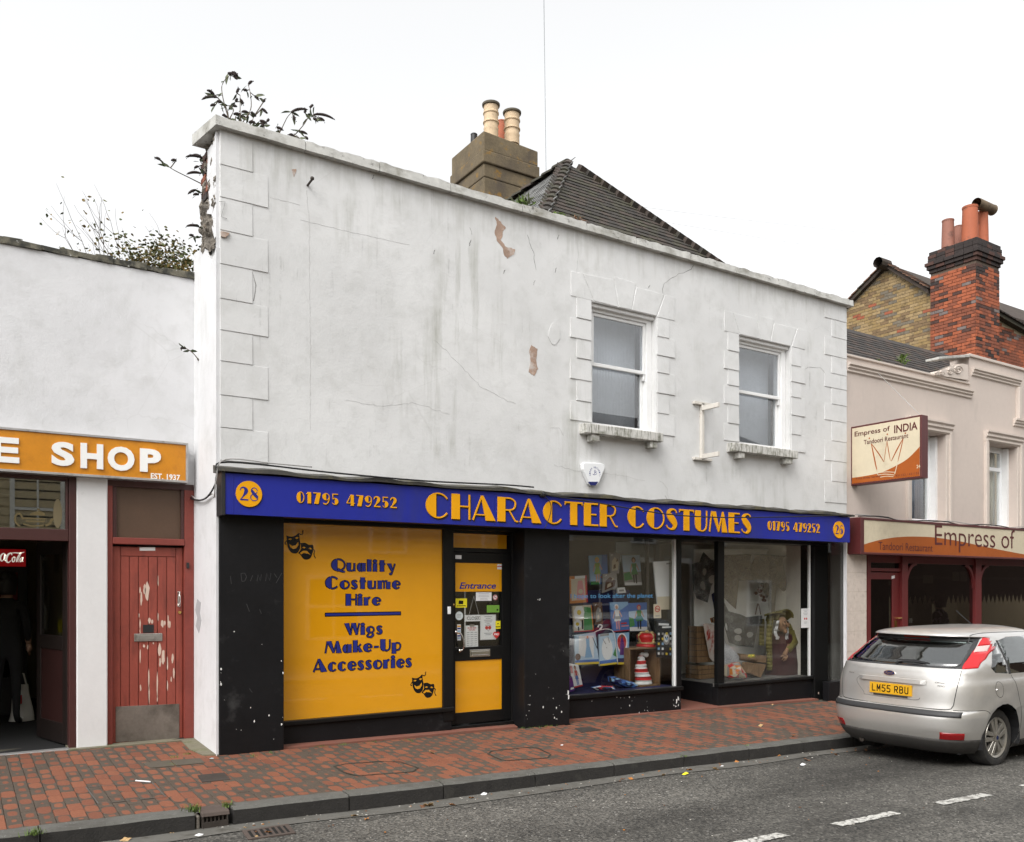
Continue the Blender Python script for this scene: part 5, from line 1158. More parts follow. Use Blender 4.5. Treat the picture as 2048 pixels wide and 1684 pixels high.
# carved scroll
b = MB(); frp = facade(YP-.03)
P = [XZ(*Z8(x, y), YP) for x, y in [(728,1200),(733,1180),(760,1172),(800,1165),(820,1150),(860,1132),(905,1128),(940,1135),(945,1235)]]
b.prism(P, YP-.05, YP+.12)
for c, r_ in ((Z8(895, 1165), 30), (Z8(845, 1175), 22), (Z8(790, 1185), 16), (Z8(757, 1190), 12)):
 pts = []
 for i in range(22):
  a = i*.55; k = r_*(1-i/26)*.30886/1.0; pts.append((c[0]+k*math.cos(a), c[1]-k*math.sin(a)))
 b.tube([W(u, v, YP-.055) for u, v in pts], .016, 5)
b.obj('carved_scroll', [PINKT], rest_b)
b = MB(); x0, x1 = WX(1866, YP), WX(1938, YP); b.hexa([(x0+.1, YP-.05, zpl+.30), (x1-.04, YP-.05, zpr-.02), (x1-.04, YP+.2, zpr-.02), (x0+.1, YP+.2, zpl+.30), (x0+.1, YP-.05, zpl+.34), (x1-.04, YP-.05, zpr+.03), (x1-.04, YP+.2, zpr+.03), (x0+.1, YP+.2, zpl+.34)]); b.obj('scroll_slab', [COPE], rest_b, bev=.006)
# windows
YWf = YP+.235
for i, (x0, x1, z0, z1) in enumerate(wh):
 s = .11
 for xa, xb in ((x0-s, x0-.001), (x1+.001, x1+s)):
  b = MB(); b.box(xa, xb, YP-.03, YP+.01, z0-.02, z1+.001); b.box(xa-.03 if xa < x0 else xb-.035, xa+.035 if xa < x0 else xb+.03, YP-.055, YP+.008, z0-.02, z1+.03); b.obj('window_surround', [PINKT], rest_b, bev=.008)
 b = MB(); pr = [(YP-.10, z1+.20), (YP-.10, z1+.17), (YP-.07, z1+.14), (YP-.075, z1+.10), (YP-.045, z1+.07), (YP-.05, z1+.03), (YP-.02, z1+.002), (YP+.01, z1+.002), (YP+.01, z1+.20)]
 b.prismx(pr, x0-s-.04, x1+s+.04); b.obj('window_hood', [PINKT], rest_b)
 b = MB(); f = .055; zt = z0+(z1-z0)*.70
 b.box(x0, x0+f, YWf, YWf+.07, z0, z1); b.box(x1-f-.06, x1-.06, YWf, YWf+.07, z0, z1); b.box(x0+f, x1-f-.06, YWf, YWf+.07, z0, z0+f); b.box(x0+f, x1-f-.06, YWf, YWf+.07, z1-f-.05, z1); b.box(x0+f, x1-f-.06, YWf, YWf+.07, zt, zt+.07)
 fo = b.obj('window_frame', [UPVC], rest_b, bev=.008)
 b = MB(); b.box(x1-.062, x1-.001, YWf-.10, YWf+.06, z0, z1-.02); b.obj('jamb_lining', [WFRAME], fo)
 b = MB(); b.box(x0+f, x1-f-.06, YWf+.03, YWf+.036, z0+f, zt); b.obj('pane', [GLASS], fo)
 b = MB(); b.box(x0+f, x1-f-.06, YWf+.03, YWf+.036, zt+.07, z1-f-.05); b.obj('pane', [GLASS], fo)
 b = MB(); n = 36; y = YWf+.16; a, c = (x0, x1) if i else (x0+(x1-x0)*.62, x1)
 for k in range(n): b.face([(a+(c-a)*k/n, y+.025*math.sin(k*1.3), z0), (a+(c-a)*(k+1)/n, y+.025*math.sin((k+1)*1.3), z0), (a+(c-a)*(k+1)/n, y+.025*math.sin((k+1)*1.3), z1), (a+(c-a)*k/n, y+.025*math.sin(k*1.3), z1)])
 o = b.obj('curtain', [flat('pale_curtain', (.50, .52, .46), .9) if i else flat('grey_curtain', (.26, .29, .36), .9)], fo, smooth=True); o.modifiers.new('t', 'SOLIDIFY').thickness = .003
b = MB(); b.box(XR+.3, XE-.3, YP+2.4, YP+2.45, zw0-.2, zw1+.3); b.box(XR+.3, XE-.3, YP+.36, YP+2.4, zw0-.25, zw0-.2); b.box(XR+.3, XE-.3, YP+.36, YP+2.4, zw1+.25, zw1+.3); b.obj('upper_room', [ROOMD], rest_b)
# shopfront
YQ = 8.50
tx0, tx1 = WX(1697.5, YP-.01), WX(1733, YP-.01)
zrows = [WZ(1715, v, YP) for v in (1108, 1145, 1183.6, 1222, 1262, 1302, 1342, 1384)]; zrows.append(-.4)
b = MB(); b.box(XR+.008, tx1-.003, YP+.0, YP+.2, -.4, zfT-.25); b.obj('pilaster', [MORT], rest_b)
xsplit = WX(1709, YP-.01)
for i in range(8):
 for a, c in ((XR+.008, xsplit), (xsplit, tx1)):
  b = MB(); b.box(a+.0015, c-.0015, YP-.012, YP-.001, zrows[i+1]+.0015, zrows[i]-.0015); b.obj('wall_tile', [TILEP], rest_b, bev=.001)
Zr = lambda x, y: (1690+.17480*x, 1100+.17480*y)
def rX(x, Y=YQ): return WX(Zr(x, 0)[0], Y)
def rZ(x, y, Y=YQ): return WZ(*Zr(x, y), Y)
zbot = -.5
def bar(name, x0, x1, z0, z1, y0=YQ, y1=YQ+.09, mat=SHOPRED, parent=rest_b): b = MB(); b.box(x0, x1, y0, y1, z0, z1); return b.obj(name, [mat], parent, bev=.006)
bar('frame_post', rX(256), rX(298), zbot, zfB); bar('frame_post', rX(640), rX(703), zbot, zfB, YQ-.03); bar('frame_post', rX(1480), rX(1545), zbot, zfB, YQ-.03)
p4 = rX(1545)+(rX(1480)-rX(703)); bar('frame_post', p4, p4+.12, zbot, zfB, YQ-.03); bar('frame_post', XE-.2, XE, zbot, zfB, YQ-.03)
bar('frame_head', rX(298), XE-.2, zfB-.12, zfB+.02, YQ+.005)
bar('door_bar', rX(298), rX(640), rZ(450, 245), rZ(450, 208))
zdt = rZ(450, 256)
b = MB(); x0, x1 = rX(300), rX(638); g0, g1 = rX(300)+.02, rX(562); y0, y1 = YQ+.03, YQ+.07
b.box(x0, g0, y0, y1, -.3, zdt); b.box(g1, x1, y0, y1, -.3, zdt); b.box(g0, g1, y0, y1, rZ(440, 335), zdt); b.box(g0, g1, y0, y1, -.3, 0.0)
rd = b.obj('restaurant_door', [SHOPRED], rest_b, bev=.005, label='dark red glazed restaurant door with a white sticker')
b = MB(); b.box(g0, g1, y0+.015, y0+.021, 0, rZ(440, 335)); b.obj('door_glass', [GLASSD], rd)
b = MB(); poly2(b, facade(y0), [(rX(552), rZ(568, 332)), (rX(587), rZ(568, 322)), (rX(587), rZ(568, 290)), (rX(552), rZ(568, 298))], .0015, 0, .0015); b.obj('sticker', [CARDW], rd)
b = MB(); b.box(rX(583), rX(612), y0-.008, y0, rZ(600, 900), rZ(600, 805)); p = (rX(600), y0, rZ(600, 780)); b.tube([(p[0], y0, p[2]), (p[0], y0-.05, p[2]), (p[0]+.09, y0-.05, p[2])], .009, 6); b.obj('door_handle', [BRASS], rd)
b = MB(); b.box(rX(298), rX(640), YQ+.04, YQ+.046, rZ(450, 208), zfB-.12); b.obj('transom_glass', [GLASSD], rest_b)
for x0, x1 in ((rX(703), rX(1480)), (rX(1545), p4), (p4+.12, XE-.2)):
 b = MB(); b.box(x0, x1, YQ+.03, YQ+.037, .15, zfB-.12); g = b.obj('shop_window', [GLASSD], rest_b)
 bar('stall_riser', x0, x1, zbot, .15)
 for xx, sg in ((x0, 1), (x1, -1)):
  pts = [(xx, zfB-.12), (xx+sg*.30, zfB-.12)]+[(xx+sg*(.30-.30*math.sin(a*.157)), zfB-.12-.42*(1-math.cos(a*.157))) for a in range(1, 11)]
  pts2 = [(xx+sg*.22, zfB-.121)]+[(xx+sg*(.22-.20*math.sin(a*.157)), zfB-.12-.34*(1-math.cos(a*.157))) for a in range(1, 11)]
  b = MB(); strip2(b, facade(YQ+.0), [(a, c, .055) for a, c in pts[1:]], 0, th=.05); b.obj('curved_brace', [SHOPRED], rest_b)
b = MB()
for y, s in ((8.86, 0),):
 x = rX(298)
 while x < XE-.3:
  b.prism([(x, zfB-.1), (x+.30, zfB-.1), (x+.30, zfB-.62), (x+.22, zfB-.82), (x+.15, zfB-.66), (x+.07, zfB-.80), (x, zfB-.64)], y, y+.01); x += .302
b.obj('window_valance', [flat('black_valance', (.006, .006, .006), .9)], rest_b)
b = MB(); b.box(XR+.1, XE, 12.5, 12.55, -.4, 2.6); b.box(XR+.1, XE, YP+.36, 12.5, zfB+.1, zfB+.15); b.box(XR+.1, XE, YQ+.1, 12.5, -.40, -.35); b.box(XR+.05, XR+.1, YP+.36, 12.5, -.4, 2.6); b.obj('room_shell', [M('dim_restaurant', (.018, .016, .014), .9, var=.15, bump=0)], rest_b)
for x0, y0, x1, y1 in ((893,288,1008,380), (1232,250,1310,355), (1322,245,1400,360), (735,778,770,832), (502,350,558,405)):
 Yn = YQ+.10 if x0 > 700 else YQ+.055; b = MB(); b.box(rX(x0, Yn), rX(x1, Yn), Yn, Yn+.004, rZ((x0+x1)/2, y1, Yn), rZ((x0+x1)/2, y0, Yn))
 b.obj('taped_notice', [M('dim_paper', (.11, .10, .07), .8) if x0 != 735 else CARDW], rest_b)
b = MB(); p0, p1 = W(*Zr(1720, 165), 9.6), W(*Zr(2000, 185), 9.6); b.box(p0.x, p0.x+1.3, 9.6, 9.7, p0.z-.05, p0.z+.02)
b.obj('ceiling_light_case', [UPVC], rest_b, bev=.01)
# fascia sign
rs = thing('fascia_sign', 'cream and burnt orange restaurant fascia sign with maroon lettering', 'sign', (15, 8.2, zfB))
YRf = 8.20; xf0 = WX(1727, YRf)
b = MB(); b.box(xf0-.09, xf0, YRf-.012, YP, zfB-.01, zfT+.01); b.box(xf0, XE, YRf-.012, YP, zfT-.025, zfT+.01); b.box(xf0, XE, YRf-.012, YP, zfB-.01, zfB+.022); b.obj('sign_case', [MARFR], rs, bev=.003)
frQ = facade(YRf); za, zb_ = zfB+.022, zfT-.025
xs = [xf0, WX(1777, YRf), WX(1951, YRf), XE]
for i in range(3): b = MB(); b.box(xs[i]+.001, xs[i+1]-.001, YRf, YRf+.03, za, zb_); b.obj('sign_board', [CREAMS], rs, bev=.001)
b = MB(); cv = [XZ(*Z3b(x, y), YRf) for x, y in [(219,936),(300,912),(400,893),(500,885),(600,886),(700,893),(850,917),(1000,950),(1150,980),(1257,1000)]]
cv = smooth2(cv, 4); cv += [(XE-.6, cv[-1][1]-.05), (XE-.005, za+.012)]
poly2(b, frQ, [(xf0, za)]+[(max(x, xf0), min(max(z, za), zb_)) for x, z in cv]+[(XE-.005, za)], .0012); b.obj('orange_swoosh', [RUSTOR], rs)
b = MB()
def rw(s, u0, u1, vt, vb, bold, n=.004, sp=1): word(b, frQ, s, WX(u0, YRf), WX(u1, YRf), WZ((u0+u1)/2, vb, YRf), WZ((u0+u1)/2, vt, YRf), n, 0, bold=bold, sp=sp)
rw('Empress of', 1869.5, 2029, 1055, 1106, -.006); b.obj('lettering', [MARPR], rs); b = MB()
rw('Tandoori Restaurant', 1756.5, 1865, 1086, 1101.5, 0); b.obj('lettering', [MARPR], rs); b = MB()
word(b, frQ, 'INDIA', WX(2029, YRf)+.35, WX(2029, YRf)+1.6, zb_-.37, zb_-.04, .004, 0, bold=-.01)
b.obj('lettering', [MARPR], rs)
b = MB(); b.tube([(xf0-.06+(XE-xf0)*k/30, YRf+.05+.04*math.sin(k*1.7), zfT+.03+.02*math.sin(k*.9)) for k in range(31)], .010, 5)
tag(b.obj('fascia_cable', [CABLE]), 'black cable lying along the top of the restaurant fascia', 'cable')
b = MB(); b.tube([(xf0-.06+(XE-xf0)*k/30, YRf+.10+.03*math.sin(k*1.1), zfT+.035+.03*math.sin(k*.6+1)) for k in range(31)], .007, 5)
tag(b.obj('grey_cable', [GREYC]), 'thin grey cable lying behind the black one on the restaurant fascia', 'cable')
# projecting sign
XS = 11.80
def sg(x, y): return onX(*Z3b(x, y), XS)
y0 = sg(133, 300).y; y1 = sg(593, 300).y; zT = (sg(133, 167).z+sg(593, 103).z)/2; zB = (sg(133, 545).z+sg(593, 514).z)/2
ps = thing('projecting_sign', 'double sided cream and orange restaurant sign with a crown projecting over the pavement', 'sign', (XS+.08, (y0+y1)/2, zB))
b = MB(); b.box(XS+.003, XS+.165, y1, y0, zB, zT); b.obj('sign_box', [MARFR], ps, bev=.005)
frX = Fr((XS, y0, zB), (0, -1, 0), (0, 0, 1)); Lw, Lh = y0-y1, zT-zB
b = MB(); e = .028; poly2(b, frX, [(e, e), (Lw-e, e), (Lw-e, Lh-e), (e, Lh-e)], .0, 0, .003)
def S(x, y):   # enlarged-view notes to sign plane
 p = sg(x, y); return (y0-p.y, p.z-zB)
sh = [(e, e)]+[(min(max(a, e), Lw-e), max(c, e)) for a, c in smooth2([S(*q) for q in [(142,505),(230,492),(330,470),(420,430),(500,383),(560,325),(592,290)]], 4)]+[(Lw-e, e)]
poly2(b, frX, sh, .0012, 1)
sgn = b.obj('sign_face', [CREAMS, RUSTOR], ps)
b = MB()
def sw(s, x0, x1, yt, yb, m, bold=0, yt2=None, yb2=None):
 a = S(x0, yb); c = S(x1, yb2 if yb2 else yb); t0 = S(x0, yt); word(b, frX, s, a[0], c[0], (a[1]+c[1])/2, (a[1]+c[1])/2+(t0[1]-a[1]), .0026, m, bold=bold)
sw('Empress of', 160, 388, 200, 242, 0, .012, None, 216); b.obj('lettering', [MARPR, CREAMS, RUSTOR], ps); b = MB(); sw('INDIA', 416, 568, 163, 214, 0, .02, None, 192); b.obj('lettering', [MARPR, CREAMS, RUSTOR], ps); b = MB(); sw('Tandoori Restaurant', 220, 508, 255, 284, 0, .01, None, 250)
b.obj('lettering', [MARPR, CREAMS, RUSTOR], ps); b = MB()
sw('24', 561, 585, 420, 442, 1, .01, None, 440); sw('Take Away Service', 168, 330, 500, 516, 0, 0, None, 506); sw('431133 / 431155', 425, 578, 478, 492, 0, 0, None, 486)
stuff(b.obj('small_print', [MARPR, CREAMS, RUSTOR], ps)); b = MB()
for l, w in (([(268,282),(308,474)], .020), ([(268,282),(318,350),(350,402)], .016), ([(350,402),(370,262)], .009), ([(370,262),(380,330),(392,396)], .012), ([(398,396),(435,320),(476,246)], .018), ([(476,246),(440,400)], .014)):
 k = smooth2([(*S(*q), 1) for q in l], 4); n = len(k); strip2(b, frX, [(x, z, w*(.25+.75*math.sin(math.pi*min(1, (i+.6)/n)))) for i, (x, z, _) in enumerate(k)], .0024, 2)
for l, w in (([(440,400),(420,480)], .012), ([(308,474),(360,466),(420,468)], .010), ([(312,486),(360,480),(418,486)], .010), ([(304,450),(310,486)], .010), ([(325,500),(370,494),(412,496)], .010)):
 strip2(b, frX, [(*S(*q), w) for q in smooth2(l, 4)], .0030, 1)
b.obj('crown_print', [MARPR, CREAMS, RUSTOR], ps)
for q in ((256,248), (372,222), (489,215)): b = MB(); x, z = S(*q); poly2(b, frX, ell(x, z, .012, .012, 10), .0034); b.obj('crown_jewel', [RUSTOR], ps)
b = MB(); b.box(XS+.05, XS+.10, y0-.001, YP+.01, zT-.2, zT-.1); b.box(XS+.05, XS+.10, y0-.001, YP+.01, zB+.1, zB+.2); b.ball((XS-.02, y0+.05, zT-.12), .03); b.obj('wall_fixing', [IRON], ps)
b = MB(); q = W(1752, 742, YP); b.tube([(XS+.08, y1+.06, zT), q], .004, 4); tag(b.obj('stay_wire', [GREYC]), 'thin stay wire from the pink wall down to the projecting sign', 'wire')
# dark tiled roof
ry0, rz0, ry1, rz1 = 8.85, 5.03, 10.6, W(1693, 657, 10.6).z
b = MB(); b.hexa([(XR+.01, ry0, rz0-.1), (XE, ry0, rz0-.1), (XE, ry1, rz1-.1), (XR+.01, ry1, rz1-.1), (XR+.01, ry0, rz0), (XE, ry0, rz0), (XE, ry1, rz1), (XR+.01, ry1, rz1)]); rr = b.obj('tiled_roof', [RTILE[0]], rest_b)
sl = math.atan((rz1-rz0)/(ry1-ry0)); LL = math.hypot(ry1-ry0, rz1-rz0); tms = []
for m_ in RTILE+[RTILE[0]]: b = MB(); b.box(-.108, .108, -.01, .20, 0, .016); tms.append(b.mesh('roof_tile', [m_]))
rest = MB(); cnt = 0; cand = []
for r_ in range(int(LL/.115)):
 s = r_*.115
 for k in range(int((XE-XR)/.22)): cand.append((XR+.12+k*.22+(.11 if r_ % 2 else 0), ry0+s*math.cos(sl), rz0+s*math.sin(sl)+.004))
cand = [c for c in cand if c[2] > 5.30-.0 and c[0] < XE-.1]; cand.sort(key=lambda c: DP(c[0], c[1]))
for c in cand:
 rot = (sl-.09+rnd.uniform(-.02, .02), rnd.uniform(-.02, .02), 0)
 if cnt < 300: inst('roof_tile', rnd.choice(tms), rr, c, rot); cnt += 1
 else:
  mt = Matrix.Translation(c) @ Matrix.Rotation(rot[0], 4, 'X'); rest.hexa([mt @ Vector(p) for p in [(-.108,-.01,0),(.108,-.01,0),(.108,.2,0),(-.108,.2,0),(-.108,-.01,.016),(.108,-.01,.016),(.108,.2,.016),(-.108,.2,.016)]], rnd.randrange(2))
stuff(rest.obj('far_roof_tiles', RTILE, rr))
b = MB(); b.box(XR+.02, XE, YP+.36, ry0+.03, 4.9, 5.0); b.obj('lead_gutter', [LEADW], rest_b)
# ---- red brick chimney and the brick house behind
XG = 19.3
house = thing('brick_house', 'yellow brick gabled house with red brick chimney behind the restaurant roof', 'building', (21, 12.7, -.2))
gA_, gL, gR = onX(1775, 536, XG), onX(1690, 623, XG), onX(1862, 587, XG)
kL = (gA_.z-gL.z)/(gL.y-gA_.y); kR = (gA_.z-gR.z)/(gA_.y-gR.y)
yl, yr = 15.6, 11.60
zgl, zgr = gA_.z-kL*(yl-gA_.y), gA_.z-kR*(gA_.y-yr)
b = MB(); b.prismx([(yr, -.3), (yl, -.3), (yl, zgl), (gA_.y, gA_.z), (yr, zgr)], XG, XG+7); gw = b.obj('gable_wall', [MORT], house, label='yellow stock brick gable wall')
def bricks(parent, fr, wid, hei, ok, mats, limit=300, L=.225, H=.075, weight=None, depth=.012, off=0):
 cand = []; n = max(1, round(wid/L)); L = wid/n
 for r_ in range(int(hei/H)):
  y = r_*H+H/2
  for x, h in ([(k*L+L/2, 0) for k in range(n)] if r_ % 2 == 0 else [(L/4, 1)]+[(k*L+L, 0) for k in range(n-1)]+[(wid-L/4, 1)]):
   if ok(x, y): cand.append((x, y, h))
 ms = []
 for m_ in mats:
  for l in (L, L/2): b = MB(); b.box(-l/2+.005, l/2-.005, -depth, .03, -H/2+.005, H/2-.005); ms.append(b.mesh('brick', [m_]))
 cand.sort(key=lambda c: DP(*fr.p(c[0], c[1]).xy))
 rz = math.atan2(fr.u.y, fr.u.x); rest = MB()
 for i, (x, y, h) in enumerate(cand):
  p = fr.p(x, y, 0); mi = mat_pick(x, y, len(mats))
  if i < limit: inst('brick', ms[mi*2+h], parent, p, (0, 0, rz+rnd.uniform(-.01, .01)))
  else:
   mt = Matrix.Translation(p) @ Matrix.Rotation(rz, 4, 'Z'); a, c = L/(4 if h else 2)-.005, H/2-.005
   rest.hexa([mt @ Vector(q) for q in [(-a,-depth,-c),(a,-depth,-c),(a,.03,-c),(-a,.03,-c),(-a,-depth,c),(a,-depth,c),(a,.03,c),(-a,.03,c)]], mi)
 if rest.f: stuff(rest.obj('far_bricks', mats, parent))
def mat_pick(x, y, n): return rnd.choices(range(5), (5, 4, 3.2, 2, .25))[0]
zb0_ = 6.0
frG_ = Fr((XG, yl, zb0_), (0, -1, 0), (0, 0, 1))
def okg(x, y):
 yy = yl-x; z = zb0_+y; top = gA_.z-(kL*(yy-gA_.y) if yy > gA_.y else kR*(gA_.y-yy))
 vmin = 6.0+.0
 return z < top-.04 and yy < 14.6 and yy > 11.3 and z > 6.55
bricks(gw, frG_, yl-yr, 4, okg, YB)
b = MB()
def slab(p, q, x0, x1, t=.10, m=0):
 (ya, za_), (yb, zb__) = p, q; b.hexa([(x0, ya, za_), (x1, ya, za_), (x1, yb, zb__), (x0, yb, zb__), (x0, ya, za_+t), (x1, ya, za_+t), (x1, yb, zb__+t), (x0, yb, zb__+t)], m)
slab((yl+.3, zgl-.3*kL), (gA_.y, gA_.z), XG-.12, XG+7); slab((gA_.y, gA_.z), (yr+.02, zgr), XG-.12, XG+7)
hr = b.obj('house_roof', [TILES[1]], house)
n = 16
for (ya, za_), (yb, zb__) in (((gA_.y, gA_.z+.1), (yl, zgl+.1)), ((gA_.y, gA_.z+.1), (yr, zgr+.1))):
 for i in range(n):
  t0, t1 = i/n, (i+1.15)/n; b = MB(); y_0, z_0, y_1, z_1 = ya+(yb-ya)*t0, za_+(zb__-za_)*t0, ya+(yb-ya)*t1, za_+(zb__-za_)*t1
  b.hexa([(XG-.16, y_0, z_0+.0), (XG+.25, y_0, z_0), (XG+.25, y_1, z_1+.02), (XG-.16, y_1, z_1+.02), (XG-.16, y_0, z_0+.03), (XG+.25, y_0, z_0+.03), (XG+.25, y_1, z_1+.05), (XG-.16, y_1, z_1+.05)])
  b.obj('verge_tile', [TILER if i % 3 else TILES[1]], hr)
b = MB(); b.lathe([(.13, -.4), (.13, 0), (.0, 0)], (XG, gA_.y, gA_.z+.06), 'x', 10); b.obj('ridge_end', [TILES[1]], hr)
# chimney
cX, cY = 19.2, 10.5
cY1 = YatX(1861, cX); cX1 = WX(1998, cY); ztc = W(1952, 474, cY).z; zled = W(1952, 500, cY).z; zl2 = W(1952, 519, cY).z
b = MB(); b.box(cX+.004, cX1-.004, cY+.004, cY1-.004, 5.5, ztc-.02); chm = b.obj('chimney', [MORTD], house, label='tall red brick chimney stack with sooty top')
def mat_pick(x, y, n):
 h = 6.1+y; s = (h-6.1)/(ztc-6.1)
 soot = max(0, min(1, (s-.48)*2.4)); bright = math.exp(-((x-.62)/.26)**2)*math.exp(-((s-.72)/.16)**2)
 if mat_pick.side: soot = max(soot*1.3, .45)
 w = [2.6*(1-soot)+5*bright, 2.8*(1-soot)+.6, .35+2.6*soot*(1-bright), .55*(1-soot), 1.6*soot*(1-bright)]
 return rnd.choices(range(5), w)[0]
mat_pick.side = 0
frC1 = Fr((cX, cY1, 6.1), (0, -1, 0), (0, 0, 1)); w1 = cY1-cY
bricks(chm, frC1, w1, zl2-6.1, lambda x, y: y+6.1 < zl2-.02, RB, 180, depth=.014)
mat_pick.side = 1
frC2 = Fr((cX, cY, 6.1), (1, 0, 0), (0, 0, 1)); w2 = cX1-cX
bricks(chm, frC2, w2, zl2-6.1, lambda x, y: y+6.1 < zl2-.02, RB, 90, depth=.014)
nr = int((ztc-zl2)/.074); hr_ = (ztc-zl2)/nr
for e, z0, z1 in [((.03, .07, .10)[r_] if r_ < 3 else .05 if r_ < nr-1 else .03, zl2+r_*hr_, zl2+(r_+1)*hr_) for r_ in range(nr)]:
 for k in range(5):
  if nr*10 > 40 and k == 9: break
  for (ax0, ax1, ay0, ay1) in ((cX-e+(cX1-cX+2*e)*k/5, cX-e+(cX1-cX+2*e)*(k+1)/5-.008, cY-e, cY-e+.1), (cX-e, cX-e+.1, cY-e+.104+(cY1-cY+2*e-.104)*k/5, cY-e+.104+(cY1-cY+2*e-.104)*(k+1)/5-.008)):
   b = MB(); b.box(ax0, ax1, ay0, ay1, z0, z1-.006); b.obj('brick', [RB[rnd.choice((2, 4, 4))]], chm, bev=.006)
b = MB(); b.box(cX+.0, cX1-.0, cY+.0, cY1, ztc-.3, ztc-.01); b.obj('flaunching', [MORTD], chm)
pot(1896, 440, 488, 11.5, 11.3, POTP, False, parent=chm); pot(1917, 452, 485, 8.5, 11.4, POTP, False, parent=chm); pot(1940, 413, 478, 14.8, 10.85, POTR, False, parent=chm);
pot(1964, 424, 482, 11.5, 10.85, POTR, False, parent=chm)
b = MB(); p, q = W(1944, 409, 10.85), W(1974, 408, 10.85); b.lathe([(.115, 0), (.12, .05), (.115, q.x-p.x+.05), (.125, q.x-p.x+.06), (.10, q.x-p.x+.06), (.09, .1)], (p.x, 10.75, p.z+.0), 'x', 16); b.obj('cowl', [COWL], chm, smooth=True, angle=40)
# red brick gable at the far right
side = thing('red_brick_house', 'red brick house with a mossy tiled roof at the right edge behind the parapet', 'building', (22, 11.2, -.2))
yb_ = 11.2; A = W(1975, 628, yb_); B_ = W(2060, 676, yb_); kS = (A.z-B_.z)/(B_.x-A.x); xe = 26.5
b = MB(); b.prism([(A.x-.6, -.3), (xe, -.3), (xe, A.z-kS*(xe-A.x)), (A.x-.6, A.z+.6*kS)], yb_, yb_+5); sw_ = b.obj('front_wall', [MORT], side)
def mat_pick(x, y, n): return rnd.choices(range(5), (2, 5, .5, .4, 0))[0]
bricks(sw_, Fr((A.x-.6, yb_, 6.0), (1, 0, 0), (0, 0, 1)), xe-A.x+.6, 4, lambda x, y: 6+y < A.z-kS*(x-.6)-.08 and x < 2.9 and y > .55, RB, 300)
b = MB(); t = .12
b.hexa([(A.x-.8, yb_-.15, A.z+.8*kS), (xe, yb_-.15, A.z-kS*(xe-A.x)), (xe, yb_+5, A.z-kS*(xe-A.x)), (A.x-.8, yb_+5, A.z+.8*kS), (A.x-.8, yb_-.15, A.z+.8*kS+t), (xe, yb_-.15, A.z-kS*(xe-A.x)+t), (xe, yb_+5, A.z-kS*(xe-A.x)+t), (A.x-.8, yb_+5, A.z+.8*kS+t)])
sr = b.obj('mossy_roof', [TILES[2]], side)
for i in range(14):
 x = A.x-.3+i*.17; z = A.z-kS*(x-A.x)+t; b = MB(); b.hexa([(x, yb_-.2, z-.03), (x+.2, yb_-.2, z-.2*kS-.03), (x+.2, yb_+.2, z-.2*kS), (x, yb_+.2, z), (x, yb_-.2, z), (x+.2, yb_-.2, z-.2*kS), (x+.2, yb_+.2, z-.2*kS+.03), (x, yb_+.2, z+.03)]); b.obj('verge_tile', [TILES[1] if i % 2 else TILES[0]], sr)
# ------------------------------------------------------------------ ground
def sheet(name, x0, x1, yf0, yf1, fz, nx, ny, mat, dz=0, ks=None):
 b = MB(); b.grid(lambda u, v: (lambda x: (lambda y: (x, y, fz(x, y)+dz))(yf0(x)+(yf1(x)-yf0(x))*v))(x0+(x1-x0)*u), nx, ny)
 return struct(b.obj(name, [mat], smooth=True))
def roadw(x, y):
 return road(x, y)+.006*math.sin(x*1.3+y*2)+.004*math.sin(x*3.1-y*1.7)
sheet('road', -40, 90, lambda x: 1.2, lambda x: kerbY(x)+.06, roadw, 260, 20, ROAD, -.002)
sheet('opposite_pavement', -40, 90, lambda x: -4.0, lambda x: 1.2, lambda x, y: road(x, 1.6)+.10, 60, 2, GUTM)
b = MB(); b.box(-200, 260, -200, 300, -4.0, -3.6); struct(b.obj('ground', [GUTM]))
pavt = sheet('pavement', -40, 90, lambda x: kerbY(x)+.08, lambda x: 9.6, lambda x, y: pav(x, y)-.018, 130, 6, JOINT)
pavt['_w'] = (0, 0, 0)
sheet('gutter', -6, 40, lambda x: kerbY(x)-.24-.03*math.sin(x*2.1), lambda x: kerbY(x)+.05, roadw, 120, 2, GUTM, .004)
# kerb stones
kj = [-1.4, -.45, .48, 1.475, None, 1.74, 2.651, 3.498, 4.433, 5.346, 6.25, 7.19, 8.06, 8.95, 9.86, 10.8, 11.7, 12.6, 13.5, 14.4]
kerb = thing('kerb', 'row of dark granite kerb stones along the pavement edge', 'kerb', (3, kerbY(3), -.06))
KW = .145
for a, c in zip(kj, kj[1:]):
 if a is None or c is None: continue
 a += .006; c -= .006; j0, j1 = rnd.uniform(-.006, .006), rnd.uniform(-.006, .006); b = MB(); n = 6; P = []
 for i in range(n+1):
  x = a+(c-a)*i/n; y = kerbY(x)+rnd.uniform(-.004, .004); z = pav(x, y)+.004+rnd.uniform(-.003, .003); P.append((x, y, z))
 for i in range(n):
  (x0, y0, z0), (x1, y1, z1) = P[i], P[i+1]
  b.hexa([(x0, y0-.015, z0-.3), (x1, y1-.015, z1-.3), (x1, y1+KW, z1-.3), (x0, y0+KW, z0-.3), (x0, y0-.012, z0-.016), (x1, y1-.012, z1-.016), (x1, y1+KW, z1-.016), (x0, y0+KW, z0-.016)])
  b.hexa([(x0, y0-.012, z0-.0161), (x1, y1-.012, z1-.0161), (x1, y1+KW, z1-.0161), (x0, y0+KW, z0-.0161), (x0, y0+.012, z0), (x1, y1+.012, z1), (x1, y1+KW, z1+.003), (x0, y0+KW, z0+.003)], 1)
 b.obj('kerb_stone', [KERBF, KERBM], kerb)
